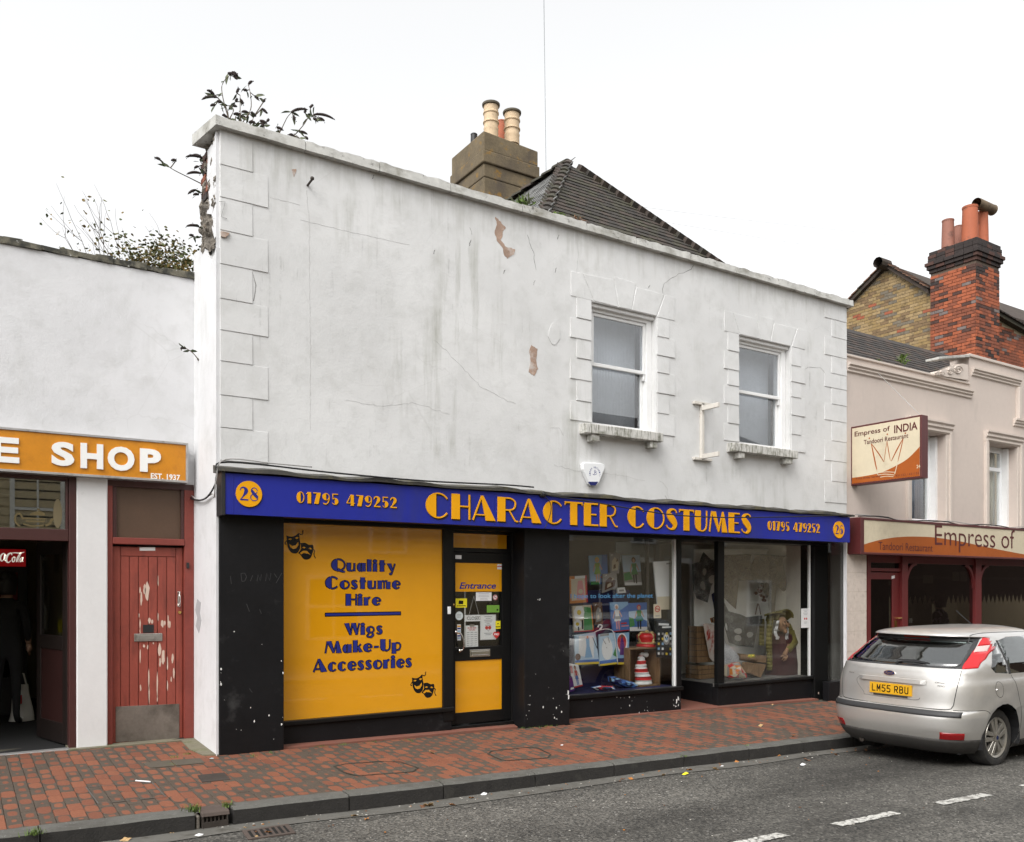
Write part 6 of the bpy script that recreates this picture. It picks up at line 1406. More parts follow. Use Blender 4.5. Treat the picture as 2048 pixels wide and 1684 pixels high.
# cast iron kerb inlet
x0, x1 = 1.515, 1.715; yk = kerbY(1.6); zk = pav(1.6, yk)
gi = thing('kerb_inlet', 'cast iron drain inlet box set into the kerb line', 'drain', ((x0+x1)/2, yk, zk-.13))
IRONT = M('iron_pinkish', (.085, .065, .055), .75, metal=.2, var=.25, bump=.4)
b = MB(); b.hexa([(x0, yk-.03, zk-.03), (x1, yk-.03, zk-.034), (x1, yk+.16, zk-.006), (x0, yk+.16, zk-.002), (x0, yk-.02, zk), (x1, yk-.02, zk-.004), (x1, yk+.16, zk+.004), (x0, yk+.16, zk+.008)]); b.obj('lid', [IRONT], gi, bev=.006)
b = MB(); b.box(x0+.005, x1-.005, yk-.012, yk+.16, zk-.32, zk-.072); b.box(x0+.005, x1-.005, yk+.02, yk+.16, zk-.07, zk-.036); b.obj('box', [IRON], gi, bev=.004)
for i in range(7): b = MB(); xx = x0+.006+i*(x1-x0-.03)/6; b.box(xx, xx+.012, yk-.012, yk+.019, zk-.071, zk-.036); b.obj('grille_bar', [IRON], gi)
b = MB(); b.box(1.482, 1.508, yk+.0, yk+.15, zk-.3, zk-.02); b.obj('side_block', [STONE], gi, bev=.01)
# road gully grate
gg = thing('gully_grate', 'cast iron gully grate in the road beside the kerb', 'drain', (2.05, 6.2, road(2.05, 6.2)))
def gp(x, y): return ground_hit(480+x/7.314, 1480+y/7.314, lambda a, c: road(a, c)+.012)
q = [gp(30, 1330), gp(700, 1230), gp(815, 1362), gp(120, 1460)]
b = MB()
def quad(s0, s1, t0, t1, z0, z1):
 f = lambda s, t: (q[0].lerp(q[1], s)).lerp(q[3].lerp(q[2], s), t)
 P = [f(s0, t1), f(s1, t1), f(s1, t0), f(s0, t0)]; b.hexa([p+Vector((0, 0, z0)) for p in P]+[p+Vector((0, 0, z1)) for p in P])
quad(0, 1, 0, .14, -.03, .004); quad(0, 1, .86, 1, -.03, .004); quad(0, .09, .14, .86, -.03, .004); quad(.91, 1, .14, .86, -.03, .004); b.obj('frame', [IRONT], gg)
for i in range(6):
 b = MB(); s = .09+.82*(i+.55)/6.4; quad(s, s+.055, .14, .86, -.03, .003); b.obj('grate_bar', [IRONT], gg)
b = MB(); quad(.02, .98, .02, .98, -.004, -.0005+.0); b.obj('dark_sump', [flat('sump_black', (.006, .006, .005), .9)], gg)
# pavers
COVERS = []
pm = []
def paver(rv):
 b = MB(); w, l = .0488, .0985; e = .004
 b.add([(-w,-l,-.03),(w,-l,-.03),(w,l,-.03),(-w,l,-.03),(-w,-l,-e),(w,-l,-e),(w,l,-e),(-w,l,-e),(-w+e,-l+e,0),(w-e,-l+e,0),(w-e,l-e,0),(-w+e,l-e,0)],
          [(8,9,10,11),(4,5,9,8),(5,6,10,9),(6,7,11,10),(7,4,8,11),(0,1,5,4),(1,2,6,5),(2,3,7,6),(3,0,4,7)])
 return b, rv
def finish(b, rvs, name):
 me = b.mesh(name, [PAVER]); uv = me.uv_layers.new(name='UVMap'); a = me.attributes.new('rnd', 'FLOAT', 'FACE')
 for p in me.polygons:
  k = p.index//9; a.data[p.index].value = rvs[k]; base = (p.index//9)*12
  for li in p.loop_indices:
   vi = me.loops[li].vertex_index-base; uv.data[li].uv = ((0, 0), (1, 0), (1, 1), (0, 1))[vi % 4]
 return me
for i in range(24): b, rv = paver((i+.5)/24); pm.append(finish(b, [rv], 'paver'))
cells = []
col = -18
while col*.1 < 15.2:
 x = col*.1+.05
 r0 = kerbY(x)+KW+.005; y = r0-(.1 if col % 2 else 0)
 ymax = 9.25 if x < XL-.05 else (8.40 if not (xm1+.02 < x < XRb) else 8.62)
 if x > XR: ymax = 8.42
 while y < ymax+.05:
  y0_, y1_ = max(y, r0), min(y+.2, ymax)
  if y1_-y0_ > .04: cells.append((x, (y0_+y1_)/2, y1_-y0_))
  y += .2
 col += 1
# keep what the frame shows and a margin to each side
def inview(x, y):
 d = DP(x, y); u = 1024+F*(x*CS-y*SN)/d; return d > .5 and -420 < u < 2400
cells = [c for c in cells if inview(c[0], c[1])]
cells.sort(key=lambda c: abs(-120-0)*0+(0 if 0 <= 1024+F*(c[0]*CS-c[1]*SN)/DP(c[0], c[1]) <= 2048 else 50)+DP(c[0], c[1]))
rest = MB(); rv_l = []
for i, (x, y, l) in enumerate(cells):
 rr_ = rnd.random(); z = pav(x, y)+rnd.uniform(-.0025, .0015); rot = (math.atan(.029)+rnd.uniform(-.008, .008), math.atan(.0148)+rnd.uniform(-.008, .008), rnd.uniform(-.012, .012)+.0)
 if i < 300:
  inst('paver', pm[int(rr_*24)], pavt, (x, y, z), rot, (1, l/.2, 1))
 else:
  mt = Matrix.LocRotScale(Vector((x, y, z)), Matrix.Rotation(rot[2], 3, 'Z').to_quaternion() @ Matrix.Rotation(rot[1], 3, 'Y').to_quaternion() @ Matrix.Rotation(rot[0], 3, 'X').to_quaternion(), Vector((1, l/.2, 1)))
  pb, _ = paver(0); rest.add([mt @ Vector(v) for v in pb.v], pb.f); rv_l.append(rr_)
me = finish(rest, rv_l, 'far_pavers'); o = bpy.data.objects.new('far_pavers', me); COL.objects.link(o); o.parent = pavt; stuff(o)
# red step strip along the shopfront, cement at the cafe door
def strip_ground(name, pts, mat, h=.012, parent=pavt):
 b = MB(); P = [Vector((x, y, pav(x, y))) for x, y in pts]; n = len(P)
 b.add([p-Vector((0, 0, .05)) for p in P]+[p+Vector((0, 0, h)) for p in P], [tuple(range(n, 2*n))]+[(i, (i+1) % n, n+(i+1) % n, n+i) for i in range(n)]); return b.obj(name, [mat], parent)
strip_ground('step_strip', [(xp1+.0, 8.42), (xm0-.05, 8.46), (xm0-.002, 8.62), (xm0-.002, 8.75), (xp1, 8.75)], THRES)
strip_ground('step_strip', [(xm1+.0, 8.55), (xpost-.02, 8.57), (XRb+.6, 8.56), (xs0, 8.56), (xs0, 8.72), (XRb, 8.72), (XRb, 10.05), (xpost, 10.05), (xpost, 8.75), (xm1, 8.75)], THRES)
strip_ground('cement_step', [(.92, 9.18), (1.32, 9.20), (1.95, 9.22), (1.93, 8.75), (1.98, 8.45), (2.115, 8.40), (2.115, 9.5), (.92, 9.5)], M('mossy_cement', (.16, .145, .10), .95, var=.3, vs=5, bump=.6, dirt=[((.07, .085, .03), 5, .52, .7)]), .010)
# covers and plates let into the paving
def gquad(pts): return [ground_hit(u, v, pav) for u, v in pts]
def plate_g(name, lab, pts, mat, h=.008, cat='cover'):
 P = gquad(pts); n = len(P); b = MB(); b.add([p-Vector((0, 0, .02)) for p in P]+[p+Vector((0, 0, h)) for p in P], [tuple(range(2*n-1, n-1, -1))]+[(i, n+i, n+(i+1) % n, (i+1) % n) for i in range(n)])
 return tag(b.obj(name, [mat], bev=.003), lab, cat)
plate_g('meter_cover', 'small dark square cover in the paving left of the blue shop corner', [(395,1551.5),(449,1546.5),(461,1559.5),(404,1565.5)], IRON)
plate_g('stone_slab', 'mossy brown slab before the red door, left of a pair', [(285,1527),(339,1521.5),(350,1532.5),(301,1537)], SLABM)
plate_g('stone_slab', 'mossy brown slab before the red door, right of a pair', [(341,1521.5),(400,1517.5),(410,1526.5),(352,1532)], SLABM)
plate_g('meter_cover', 'small dark cover in the paving before the middle black pilaster', [(1149,1457),(1182,1455),(1202,1460.5),(1163,1465.5)], IRON)
def frame_g(name, lab, pts, w, mat, closed=True):
 P = gquad(pts); b = MB(); fr = Fr((0, 0, 0), (1, 0, 0), (0, 1, 0)); k = [(p.x, p.y, w) for p in P]
 b0 = MB(); strip2(b0, fr, k, 0, closed=closed); b0.v = [(x, y, pav(x, y)+.0035) for x, y, z in b0.v]; b0.f = [f[::1] for f in b0.f]
 return tag(b0.obj(name, [mat]), lab, 'cover')
FRM = M('tray_frame_metal', (.105, .10, .09), .7, metal=.3, var=.3, bump=.3)
frame_g('inspection_cover', 'thin metal frame of a brick filled cover near the kerb at left', [(172,1575),(303,1565),(331,1594),(197,1608)], .014, FRM)
CRG = flat('joint_dark', (.03, .03, .022), .95)
frame_g('inspection_cover', 'oval seam of a brick filled cover in front of the entrance door', [(976,1508),(984,1502),(1060,1494.5),(1075,1496),(1101,1509),(1096,1516),(1020,1521),(1002,1520)], .020, CRG)
frame_g('inspection_cover', 'oval seam of a brick filled cover in front of the yellow window', [(668,1533),(692,1528),(760,1523),(800,1524),(836,1536),(825,1544),(750,1549),(715,1552),(688,1545)], .020, CRG)
# lane dashes
def dash(a, bq, i):
 p, q_ = Vector((*a, 0)), Vector((*bq, 0)); d = (q_-p).normalized(); s = Vector((-d.y, d.x, 0)); b = MB(); n = 22; L_, R_ = [], []
 for k in range(n+1):
  c = p.lerp(q_, k/n); f0, f1 = .052+rnd.uniform(-.010, .006), .052+rnd.uniform(-.010, .006); e = rnd.uniform(-.012, .012) if k in (0, n) else 0
  L_.append(c+s*f0+d*e); R_.append(c-s*f1-d*e)
 for k in range(n):
  P = [R_[k], R_[k+1], L_[k+1], L_[k]]; b.face([(x.x, x.y, roadw(x.x, x.y)+.0045) for x in P])
 return struct(b.obj('lane_dash', [ROADW]))
dd = [((4.22, 4.10), (4.98, 4.105)), ((5.56, 4.10), (6.32, 4.10)), ((6.90, 4.09), (7.64, 4.08)), ((8.24, 4.07), (8.95, 4.06)), ((9.6, 4.05), (10.3, 4.04)), ((2.9, 4.11), (3.6, 4.11))]
for i, (a, c) in enumerate(dd): dash(a, c, i)
# leaves and litter
def leaf_mesh(mat, s):
 b = MB(); pts = [(0,-1),(.35,-.7),(.9,-.5),(.6,-.1),(1,.35),(.45,.4),(.2,1),(-.15,.55),(-.75,.6),(-.55,.0),(-.95,-.35),(-.4,-.55)]
 c = [(x*s*rnd.uniform(.85, 1.1), y*s*rnd.uniform(.85, 1.1), s*.35*math.sin(x*2.2+y*1.3)+.006) for x, y in pts]; n = len(c)
 b.add(c+[(0, 0, .004)]+[(p[0], p[1], p[2]-.0015) for p in c]+[(0, 0, .0025)], [(i, (i+1) % n, n) for i in range(n)]+[(n+1+(i+1) % n, n+1+i, 2*n+1) for i in range(n)]+[(i, n+1+i, n+1+(i+1) % n, (i+1) % n) for i in range(n)])
 return b.mesh('fallen_leaf', [mat])
lm = [leaf_mesh(m_, .032) for m_ in DLEAF]
places = [(858,1613,1.6,1,'large curled tan leaf by the kerb'),(845,1616,1.0,2,''),(905,1611,.9,0,''),(943,1597,.9,0,''),(709,1633,.9,1,''),(733,1639,.8,0,''),(1246,1559,.8,2,''),(1262,1559,.9,0,''),(1327,1551,.7,1,''),(1379,1541,1.1,0,''),(1431,1539,1.0,1,''),(1440,1532,.6,2,''),(1473,1525,.8,0,''),(1496,1521,.6,2,''),(1556,1513,.9,0,''),(1572,1509,.8,2,''),(1614,1521,1.3,2,''),(1672,1510,.7,2,''),(490,1656,.5,1,''),(536,1666,.8,0,''),(514,1675,.5,1,''),(345,1666,1,1,''),(250,1682,1.2,1,'')]
pl2 = [(864,1506,1.1,1),(1521,1452,1.0,1),(1474,1468,.6,2),(1586,1473,.9,0),(1545,1410,.5,1),(1410,1492,.5,2)]
def wh_label(i, u, v, pavd):
 cols = {0: 'orange', 1: 'tan', 2: 'brown'}
 return cols
def near(u):
 for lim, s in ((520, 'by the gully grate'), (760, 'below the yellow window'), (960, 'below the entrance door'), (1200, 'below the middle pilaster'), (1350, 'below the left display window'), (1520, 'below the right display window'), (3000, 'near the parked car')):
  if u < lim: return s
sides_ = {}
i = 0
for lst, fz, wd in ((places, roadw, 'in the gutter'), (pl2, lambda a, c: pav(a, c)+.002, 'on the brick paving')):
 for tpl in lst:
  u, v, s, c = tpl[:4]; p = ground_hit(u, v, fz); o = inst('fallen_leaf', lm[c], None, (p.x, p.y, p.z+.004), (rnd.uniform(-.3, .3), rnd.uniform(-.3, .3), rnd.uniform(0, 6)), (s, s, s))
  key = ('orange', 'tan', 'brown')[c]+' fallen leaf '+wd+' '+near(u); sides_.setdefault(key, []).append(o); o['category'] = 'leaf'; o['group'] = 'fallen leaves along the kerb'
for key, l in sides_.items():
 if len(l) == 1: l[0]['label'] = key
 else:
  l.sort(key=lambda o: o.location.x); w_ = ['leftmost', 'rightmost'] if len(l) == 2 else ['leftmost', 'middle', 'rightmost'] if len(l) == 3 else ['leftmost', 'second from left', 'third from left', 'fourth from left', 'rightmost']
  for k, o in enumerate(l): o['label'] = w_[k]+' '+key
def scrap(name, lab, u, v, s, mat, fz, cat='litter', k=7):
 p = ground_hit(u, v, fz); b = MB(); P = [(s*math.cos(i*6.28/k)*rnd.uniform(.6, 1.1), s*.6*math.sin(i*6.28/k)*rnd.uniform(.6, 1.1), rnd.uniform(.002, s*.35)) for i in range(k)]
 b.add(P+[(0, 0, s*.55)]+[(0, 0, .001)], [(i, (i+1) % k, k) for i in range(k)]+[((i+1) % k, i, k+1) for i in range(k)]); b.v = [(x+p.x, y+p.y, z+p.z) for x, y, z in b.v]
 return tag(b.obj(name, [mat], loc=tuple(p)), lab, cat)
scrap('paper_scrap', 'crumpled white paper scrap in the gutter below the entrance door', 967, 1590, .045, CARDW, roadw)
scrap('paper_scrap', 'small crumpled paper on the paving in front of the middle pilaster', 1124, 1491, .022, CARDW, pav)
scrap('paper_scrap', 'white scrap in the gutter below the display windows', 1444, 1533, .025, CARDW, roadw)
scrap('paper_scrap', 'flat white scrap on the road near the parked car', 1605, 1531, .05, CARDW, roadw)
scrap('paper_scrap', 'white scrap lying beside the kerb drain inlet', 398, 1672, .035, CARDW, roadw)
scrap('plastic_wrapper', 'yellow green wrapper in the gutter below the recessed doorway', 1372, 1549, .05, YST, roadw)
scrap('pale_blue_scrap', 'pale blue scrap at the foot of the white corner', 423, 1518, .022, flat('pale_blue_plastic', (.45, .62, .66), .5), pav)
b = MB(); p, q_ = ground_hit(271, 1564, pav), ground_hit(301, 1566, pav); b.tube([p+Vector((0, 0, .012)), q_+Vector((0, 0, .010))], .006, 6); tag(b.obj('white_stick', [CARDW]), 'thin white stick lying on the brick paving at left', 'litter')
b = MB()
for _ in range(330):
 u, v = rnd.uniform(420, 1720), 0; x = rnd.uniform(1.6, 11); y = kerbY(x)-abs(rnd.gauss(0, .16))-.015 if rnd.random() < .6 else rnd.uniform(3.2, 6.2); s = rnd.choice((.004, .006, .008, .010)); z = roadw(x, y)+.004
 a = rnd.uniform(0, 6); P = [(x+s*math.cos(a+k*1.57)*rnd.uniform(.6, 1.3), y+s*math.sin(a+k*1.57)*rnd.uniform(.6, 1.3)) for k in range(4)]; b.add([(px, py, z) for px, py in P]+[(px, py, z+s*.5) for px, py in P], [(4,5,6,7),(0,1,5,4),(1,2,6,5),(2,3,7,6),(3,0,4,7)], rnd.choice((0, 0, 1, 2, 3)))
o = b.obj('road_grit', [flat('grit_pale', (.42, .40, .36), .9), flat('grit_grey', (.16, .15, .13), .9), DLEAF[2], DLEAF[0]]); stuff(tag(o, 'pale grit and leaf crumbs scattered along the gutter', 'grit'))
b = MB()
def tuft(p, n, h, sp):
 for _ in range(n):
  x, y = p.x+rnd.gauss(0, sp), p.y+rnd.gauss(0, sp*.6); a = rnd.uniform(0, 6.28); w = .004; hh = h*rnd.uniform(.4, 1.1); z = pav(x, y)-.004; dx, dy = math.cos(a)*hh*.6, math.sin(a)*hh*.6
  b.add([(x-w*math.sin(a), y+w*math.cos(a), z), (x+w*math.sin(a), y-w*math.cos(a), z), (x+dx, y+dy, z+hh)], [(0, 1, 2)], rnd.randrange(2))
for u, v, n, h, sp in ((70,1668,60,.05,.03),(387,1619,70,.06,.025),(456,1612,60,.05,.025),(386,1624,40,.05,.02),(348,1515,25,.025,.02),(377,1508,25,.025,.02),(345,1527,24,.02,.03),(645,1493,40,.018,.04),(690,1489,40,.02,.04),(745,1484,40,.018,.05),(822,1480,40,.018,.05),(1060,1455,60,.03,.07),(1095,1453,60,.03,.06),(1010,1450,10,.015,.02),(505,1512,20,.03,.04),(540,1507,20,.03,.04),(700,1582,20,.02,.02),(880,1562,20,.02,.02),(1366,1512,24,.02,.03),(1493,1492,24,.02,.03)):
 tuft(ground_hit(u, v, pav), n, h, sp)
o = b.obj('weed_tufts', [GRASS, MOSS]); stuff(tag(o, 'small green weeds and moss in the paving joints and kerb gaps', 'weeds'))
# ------------------------------------------------------------------ window displays
Z4 = lambda x, y: (1100+.22562*x, 1060+.22562*y)
Z5b = lambda x, y: (1340+.21378*x, 1060+.21378*y)
zfl = za0-.002
# left display shell
b = MB(); b.box(xa0-.25, xpost-.06, YA+1.3, YA+1.33, zfl-.02, ZF0+.05, 0); b.box(xa0-.28, xa0-.25, YA+.1, YA+1.33, zfl-.02, ZF0+.05, 0); b.box(xa0-.28, xpost-.06, YA+.05, YA+1.33, ZF0+.0, ZF0+.02, 0)
b.obj('display_shell', [M('display_grey_brown', (.34, .30, .26), .9, var=.1, bump=0)], shop)
b = MB(); b.box(xa0-.25, xpost-.06, YA+.03, YA+1.3, zfl-.05, zfl-.004); b.obj('display_floor', [NAVY], shop)
b = MB(); b.box(xa0-.2, WX(1260, YA+.55), YA+.56, YA+.60, zfl-.003, WZ(1200, 1180, YA+.56)); b.obj('display_board', [NAVY], shop)
b = MB(); b.box(WX(1293, YA+.7), WX(1298.5, YA+.7), YA+.7, YA+.74, WZ(1295, 1262, YA+.7), ZF0-.0); b.obj('white_upright', [WFRAME], shop)
PC = {k: flat('print_'+k, v, .5) for k, v in dict(white=(.70, .70, .70), blue=(.06, .15, .42), sky=(.22, .38, .58), pale=(.42, .55, .68), green=(.06, .24, .07), lime=(.22, .36, .06), red=(.45, .03, .03), orange=(.55, .18, .03), yellow=(.62, .45, .04), pink=(.60, .25, .26), skin=(.55, .32, .22), brown=(.12, .06, .035), purple=(.09, .02, .16), black=(.012, .012, .013), grey=(.28, .27, .26), navy=(.015, .02, .10), teal=(.05, .22, .24), cream=(.55, .48, .36)).items()}
KEYS = list(PC)
def packet(lab, quad, Y, bg, prints, conv=Z4, name='costume_packet', group='costume packets in the left display window', th=.02, cat='costume packet', sheen=True):
 """prints: list of (colour, [(s,t)...]) in 0..1 across the packet, or ('fig', dress, hair, cx)"""
 q = [W(*conv(*p), Y) for p in quad]           # tl tr br bl
 b = MB(); f = lambda s, t, n=0: (q[3].lerp(q[2], s)).lerp(q[0].lerp(q[1], s), t)+Vector((0, -n, 0))
 mats = [PC[bg]]; idx = {bg: 0}
 def mi(c):
  if c not in idx: idx[c] = len(mats); mats.append(PC[c])
  return idx[c]
 P = [f(0, 0), f(1, 0), f(1, 1), f(0, 1)]; b.add([p+Vector((0, -.0, 0)) for p in P]+[p+Vector((0, th, 0)) for p in P], [(0,1,2,3),(7,6,5,4),(0,4,5,1),(1,5,6,2),(2,6,7,3),(3,7,4,0)], 0)
 lv = .0012
 def pol(c, pts):
  nonlocal lv
  a = sum(pts[i][0]*pts[(i+1)%len(pts)][1]-pts[(i+1)%len(pts)][0]*pts[i][1] for i in range(len(pts)))
  if a < 0: pts = pts[::-1]
  b.face([f(s, t, lv) for s, t in pts], mi(c)); lv += .0004
 for pr in prints:
  if pr[0] == 'fig':
   _, dress, hair, cx, leg = pr
   pol(leg, [(cx-.10, .08), (cx-.04, .08), (cx-.01, .42), (cx-.11, .42)]); pol(leg, [(cx+.03, .06), (cx+.10, .06), (cx+.12, .42), (cx+.01, .42)])
   pol('skin', [(cx-.26, .46), (cx-.22, .44), (cx-.10, .66), (cx-.14, .72)]); pol('skin', [(cx+.24, .48), (cx+.28, .50), (cx+.14, .73), (cx+.10, .66)])
   pol(dress, [(cx-.20, .36), (cx-.08, .34), (cx+.05, .37), (cx+.20, .34), (cx+.11, .56), (cx+.13, .73), (cx-.13, .73), (cx-.10, .56)])
   pol(hair, ell(cx, .84, .115, .10, 10)); pol('skin', ell(cx, .82, .075, .07, 10))
  else: pol(*pr)
 o = b.obj(name, mats); return tag(o, lab, cat, group)
Rr = lambda x0, y0, x1, y1: [(x0, y0), (x1, y0), (x1, y1), (x0, y1)]
ye = YA+.35
packet('blue packet with a green fairy costume, top row left', [(343,228),(508,216),(512,478),(362,486)], YA+.50, 'sky', [('blue', [(.55,0),(1,0),(1,1),(.7,1)]), ('green', Rr(0,0,.5,.12)), ('fig', 'lime', 'yellow', .42, 'skin'), ('red', Rr(.58,.22,.92,.27))])
packet('grey blue packet with a green dress costume, top row right', [(635,226),(795,222),(815,488),(665,491)], YA+.50, 'grey', [('pale', Rr(0,.45,1,1)), ('green', [(0,.15),(.5,.2),(.35,.45),(0,.4)]), ('white', Rr(0,0,1,.1)), ('fig', 'green', 'brown', .62, 'black')])
packet('red edged packet with a pink childs dress at the left edge', [(172,412),(325,402),(336,640),(180,652)], YA+.42, 'orange', [('cream', Rr(.08,.1,.86,.9)), ('red', Rr(.9,0,1,1)), ('white', Rr(.3,.9,.9,1)), ('pink', [(.36,.12),(.85,.12),(.78,.6),(.72,.82),(.48,.82),(.42,.6)]), ('cream', ell(.60,.42,.13,.09,12))])
packet('packet with fried egg and green costumes', [(198,674),(368,664),(388,895),(212,906)], YA+.40, 'cream', [('green', [(.5,.05),(.95,.05),(.95,.9),(.6,.95)]), ('white', [(.08,.5),(.2,.45),(.5,.5),(.6,.75),(.5,.98),(.2,.98),(.05,.8)]), ('yellow', ell(.32,.74,.11,.10,12)), ('white', ell(.22,.30,.2,.17,12)), ('yellow', ell(.20,.30,.09,.07,12)), ('black', Rr(.2,.05,.27,.2)), ('black', [(.4,.1),(.48,.1),(.5,.45),(.42,.45)]), ('orange', Rr(.95,0,1,1)), ('red', Rr(0,0,1,.04))])
packet('deep blue packet with a sailor style costume, middle row', [(530,641),(690,636),(705,890),(555,904)], YA+.38, 'blue', [('sky', [(0,.75),(.5,.7),(1,.9),(1,1),(0,1)]), ('fig', 'white', 'white', .34, 'pink'), ('grey', [(.2,.42),(.5,.42),(.52,.52),(.18,.52)]), ('red', Rr(.5,.24,.85,.29)), ('pink', Rr(.52,.15,.95,.19)), ('red', Rr(0,0,1,.03))])
packet('blue and snow green packet with a green dress, middle row right', [(692,648),(858,642),(862,892),(708,896)], YA+.39, 'blue', [('pale', [(0,.3),(.4,.5),(1,.35),(1,.75),(0,.7)]), ('green', [(0,.12),(.3,.2),(.25,.45),(0,.5)]), ('white', Rr(0,0,1,.14)), ('fig', 'green', 'red', .55, 'black'), ('teal', [(.3,.40),(.8,.40),(.7,.52),(.4,.52)])])
packet('white and pale blue packet with a long blue gown', [(218,932),(402,905),(436,1186),(222,1196)], YA+.30, 'pale', [('white', [(.15,.3),(.8,.2),(.9,.9),(.2,.95)]), ('sky', [(.42,.22),(.75,.22),(.66,.6),(.68,.85),(.52,.85),(.52,.6)]), ('skin', ell(.6,.87,.05,.05,10)), ('brown', ell(.12,.26,.12,.12,10)), ('blue', Rr(0,.07,1,.15)), ('yellow', Rr(0,0,1,.07)), ('black', [(.82,.85),(.85,.85),(1,.5),(.97,.48)])])
packet('pale icy packet with a white snow costume, bottom row middle', [(436,926),(578,908),(602,1186),(440,1206)], YA+.29, 'pale', [('white', ell(.45,.52,.32,.36,16)), ('grey', Rr(.05,.93,.6,1)), ('grey', [(.18,.85),(.22,.85),(.4,.68),(.36,.66)]), ('grey', [(.5,.9),(.54,.9),(.62,.7),(.58,.7)]), ('black', ell(.42,.55,.02,.015,8)), ('green', [(.75,.3),(1,.2),(1,.6)]), ('blue', Rr(0,.06,1,.16)), ('yellow', Rr(0,0,1,.06))])
packet('packet with a purple cloak in a red oval, bottom row right', [(583,918),(702,908),(696,1190),(604,1192)], YA+.31, 'sky', [('white', ell(.45,.66,.42,.34,16)), ('red', ell(.42,.70,.36,.26,16)), ('purple', [(.2,.3),(.7,.3),(.58,.7),(.5,.85),(.38,.85),(.3,.7)]), ('brown', ell(.45,.9,.12,.06,10)), ('navy', Rr(0,.07,1,.2)), ('yellow', Rr(0,0,1,.07))])
packet('small leaning packet with a red and blue costume in the bottom left corner', [(168,1180),(252,1196),(290,1380),(208,1402)], YA+.22, 'white', [('fig', 'red', 'brown', .55, 'blue'), ('blue', [(.38,.35),(.7,.35),(.66,.5),(.42,.5)]), ('red', Rr(0,0,1,.06)), ('pink', Rr(0,.6,.25,.9))])
packet('purple packet end at the very left of the display floor', [(168,1285),(196,1300),(220,1420),(168,1440)], YA+.14, 'purple', [('white', Rr(.3,.12,.9,.25))])
packet('white paper price tag below the top row', [(598,512),(662,508),(676,556),(598,562)], YA+.45, 'white', [('grey', Rr(.2,.3,.8,.65))], name='price_tag', group=None, cat='tag')
packet('large white sheet hanging at the right of the left display window', [(918,282),(1072,272),(1088,704),(958,706)], YA+.16, 'white', [('grey', Rr(.72,.93,.95,.96)), ('cream', Rr(0,0,1,.27))], name='white_sheet', group=None, cat='paper')
packet('no smoking notice on the left display window', [(918,658),(984,654),(986,780),(920,782)], YA+.02, 'cream', [('red', ell(.5,.65,.36,.24,16)), ('cream', ell(.5,.65,.26,.17,14)), ('black', Rr(.25,.62,.72,.67)), ('red', [(.22,.74),(.28,.78),(.8,.56),(.74,.52)]), ('grey', Rr(.2,.12,.8,.2))], name='no_smoking_notice', group=None, th=.002, cat='notice')
pr = [('grey', ell(.6,.50,.20,.16,14)), ('white', ell(.6,.52,.14,.11,12)), ('black', ell(.54,.53,.035,.03,8)), ('black', ell(.66,.53,.035,.03,8)), ('white', [(.15,.86),(.75,.83),(.75,.88),(.15,.92)]), ('white', [(.35,.78),(.9,.77),(.9,.81),(.35,.82)])]
for r_ in range(5):
 for c_ in range(4):
  if 1 < c_ < 3 and 1 <= r_ <= 2: continue
  pr.append((('white', 'grey', 'yellow', 'sky')[(r_*3+c_) % 4], Rr(.08+c_*.23, .08+r_*.13, .19+c_*.23, .14+r_*.13)))
packet('black poster with a pale skull at the right end of the left display', [(938,800),(1090,784),(1092,1140),(942,1130)], YA+.12, 'black', pr, name='black_poster', group=None, th=.004, cat='poster')
for lab, pts, mats in (('clear bag with a dark brown wig left of the middle packets', [(385,645),(462,640),(470,830),(400,840)], ('brown', 'grey', 'cream')), ('clear bag with brown accessories under the top row', [(470,390),(590,380),(600,510),(462,560)], ('grey', 'brown', 'cream')), ('clear bag hanging between the top two packets', [(525,205),(625,200),(612,385),(540,380)], ('grey', 'cream', 'brown'))):
 packet(lab, pts, YA+.46, mats[0], [(mats[1], [(.15,.1),(.8,.15),(.9,.5),(.5,.8),(.2,.6)]), (mats[2], [(.3,.2),(.6,.25),(.55,.45),(.35,.4)]), ('white', [(.1,.85),(.3,.9),(.25,.95)]), (mats[2], [(.6,.55),(.8,.6),(.7,.75)])], name='accessory_bag', group='accessory bags in the left display window', cat='bag')
b = MB(); b.tube([W(*Z4(*p), YA+.27) for p in smooth2([(425,862),(430,845),(448,840),(460,852),(455,868),(442,878),(442,888)], 4)], .010, 6); b.tube([W(*Z4(*p), YA+.27) for p in smooth2([(395,905),(442,886),(520,880),(570,930),(600,1190)], 5)], .006, 5)
tag(b.obj('coat_hanger', [UPVC], smooth=True), 'white plastic coat hanger above the pale blue gown packets', 'hanger')
b = MB(); word(b, facade(YA), 'I hope to look after the planet', WX(Z4(182, 0)[0], YA), WX(Z4(912, 0)[0], YA), WZ(*Z4(560, 615), YA), WZ(*Z4(560, 563), YA), .0012, 0, bold=.004)
b.obj('window_slogan', [flat('pale_blue_vinyl', (.10, .30, .55), .3)], gA)
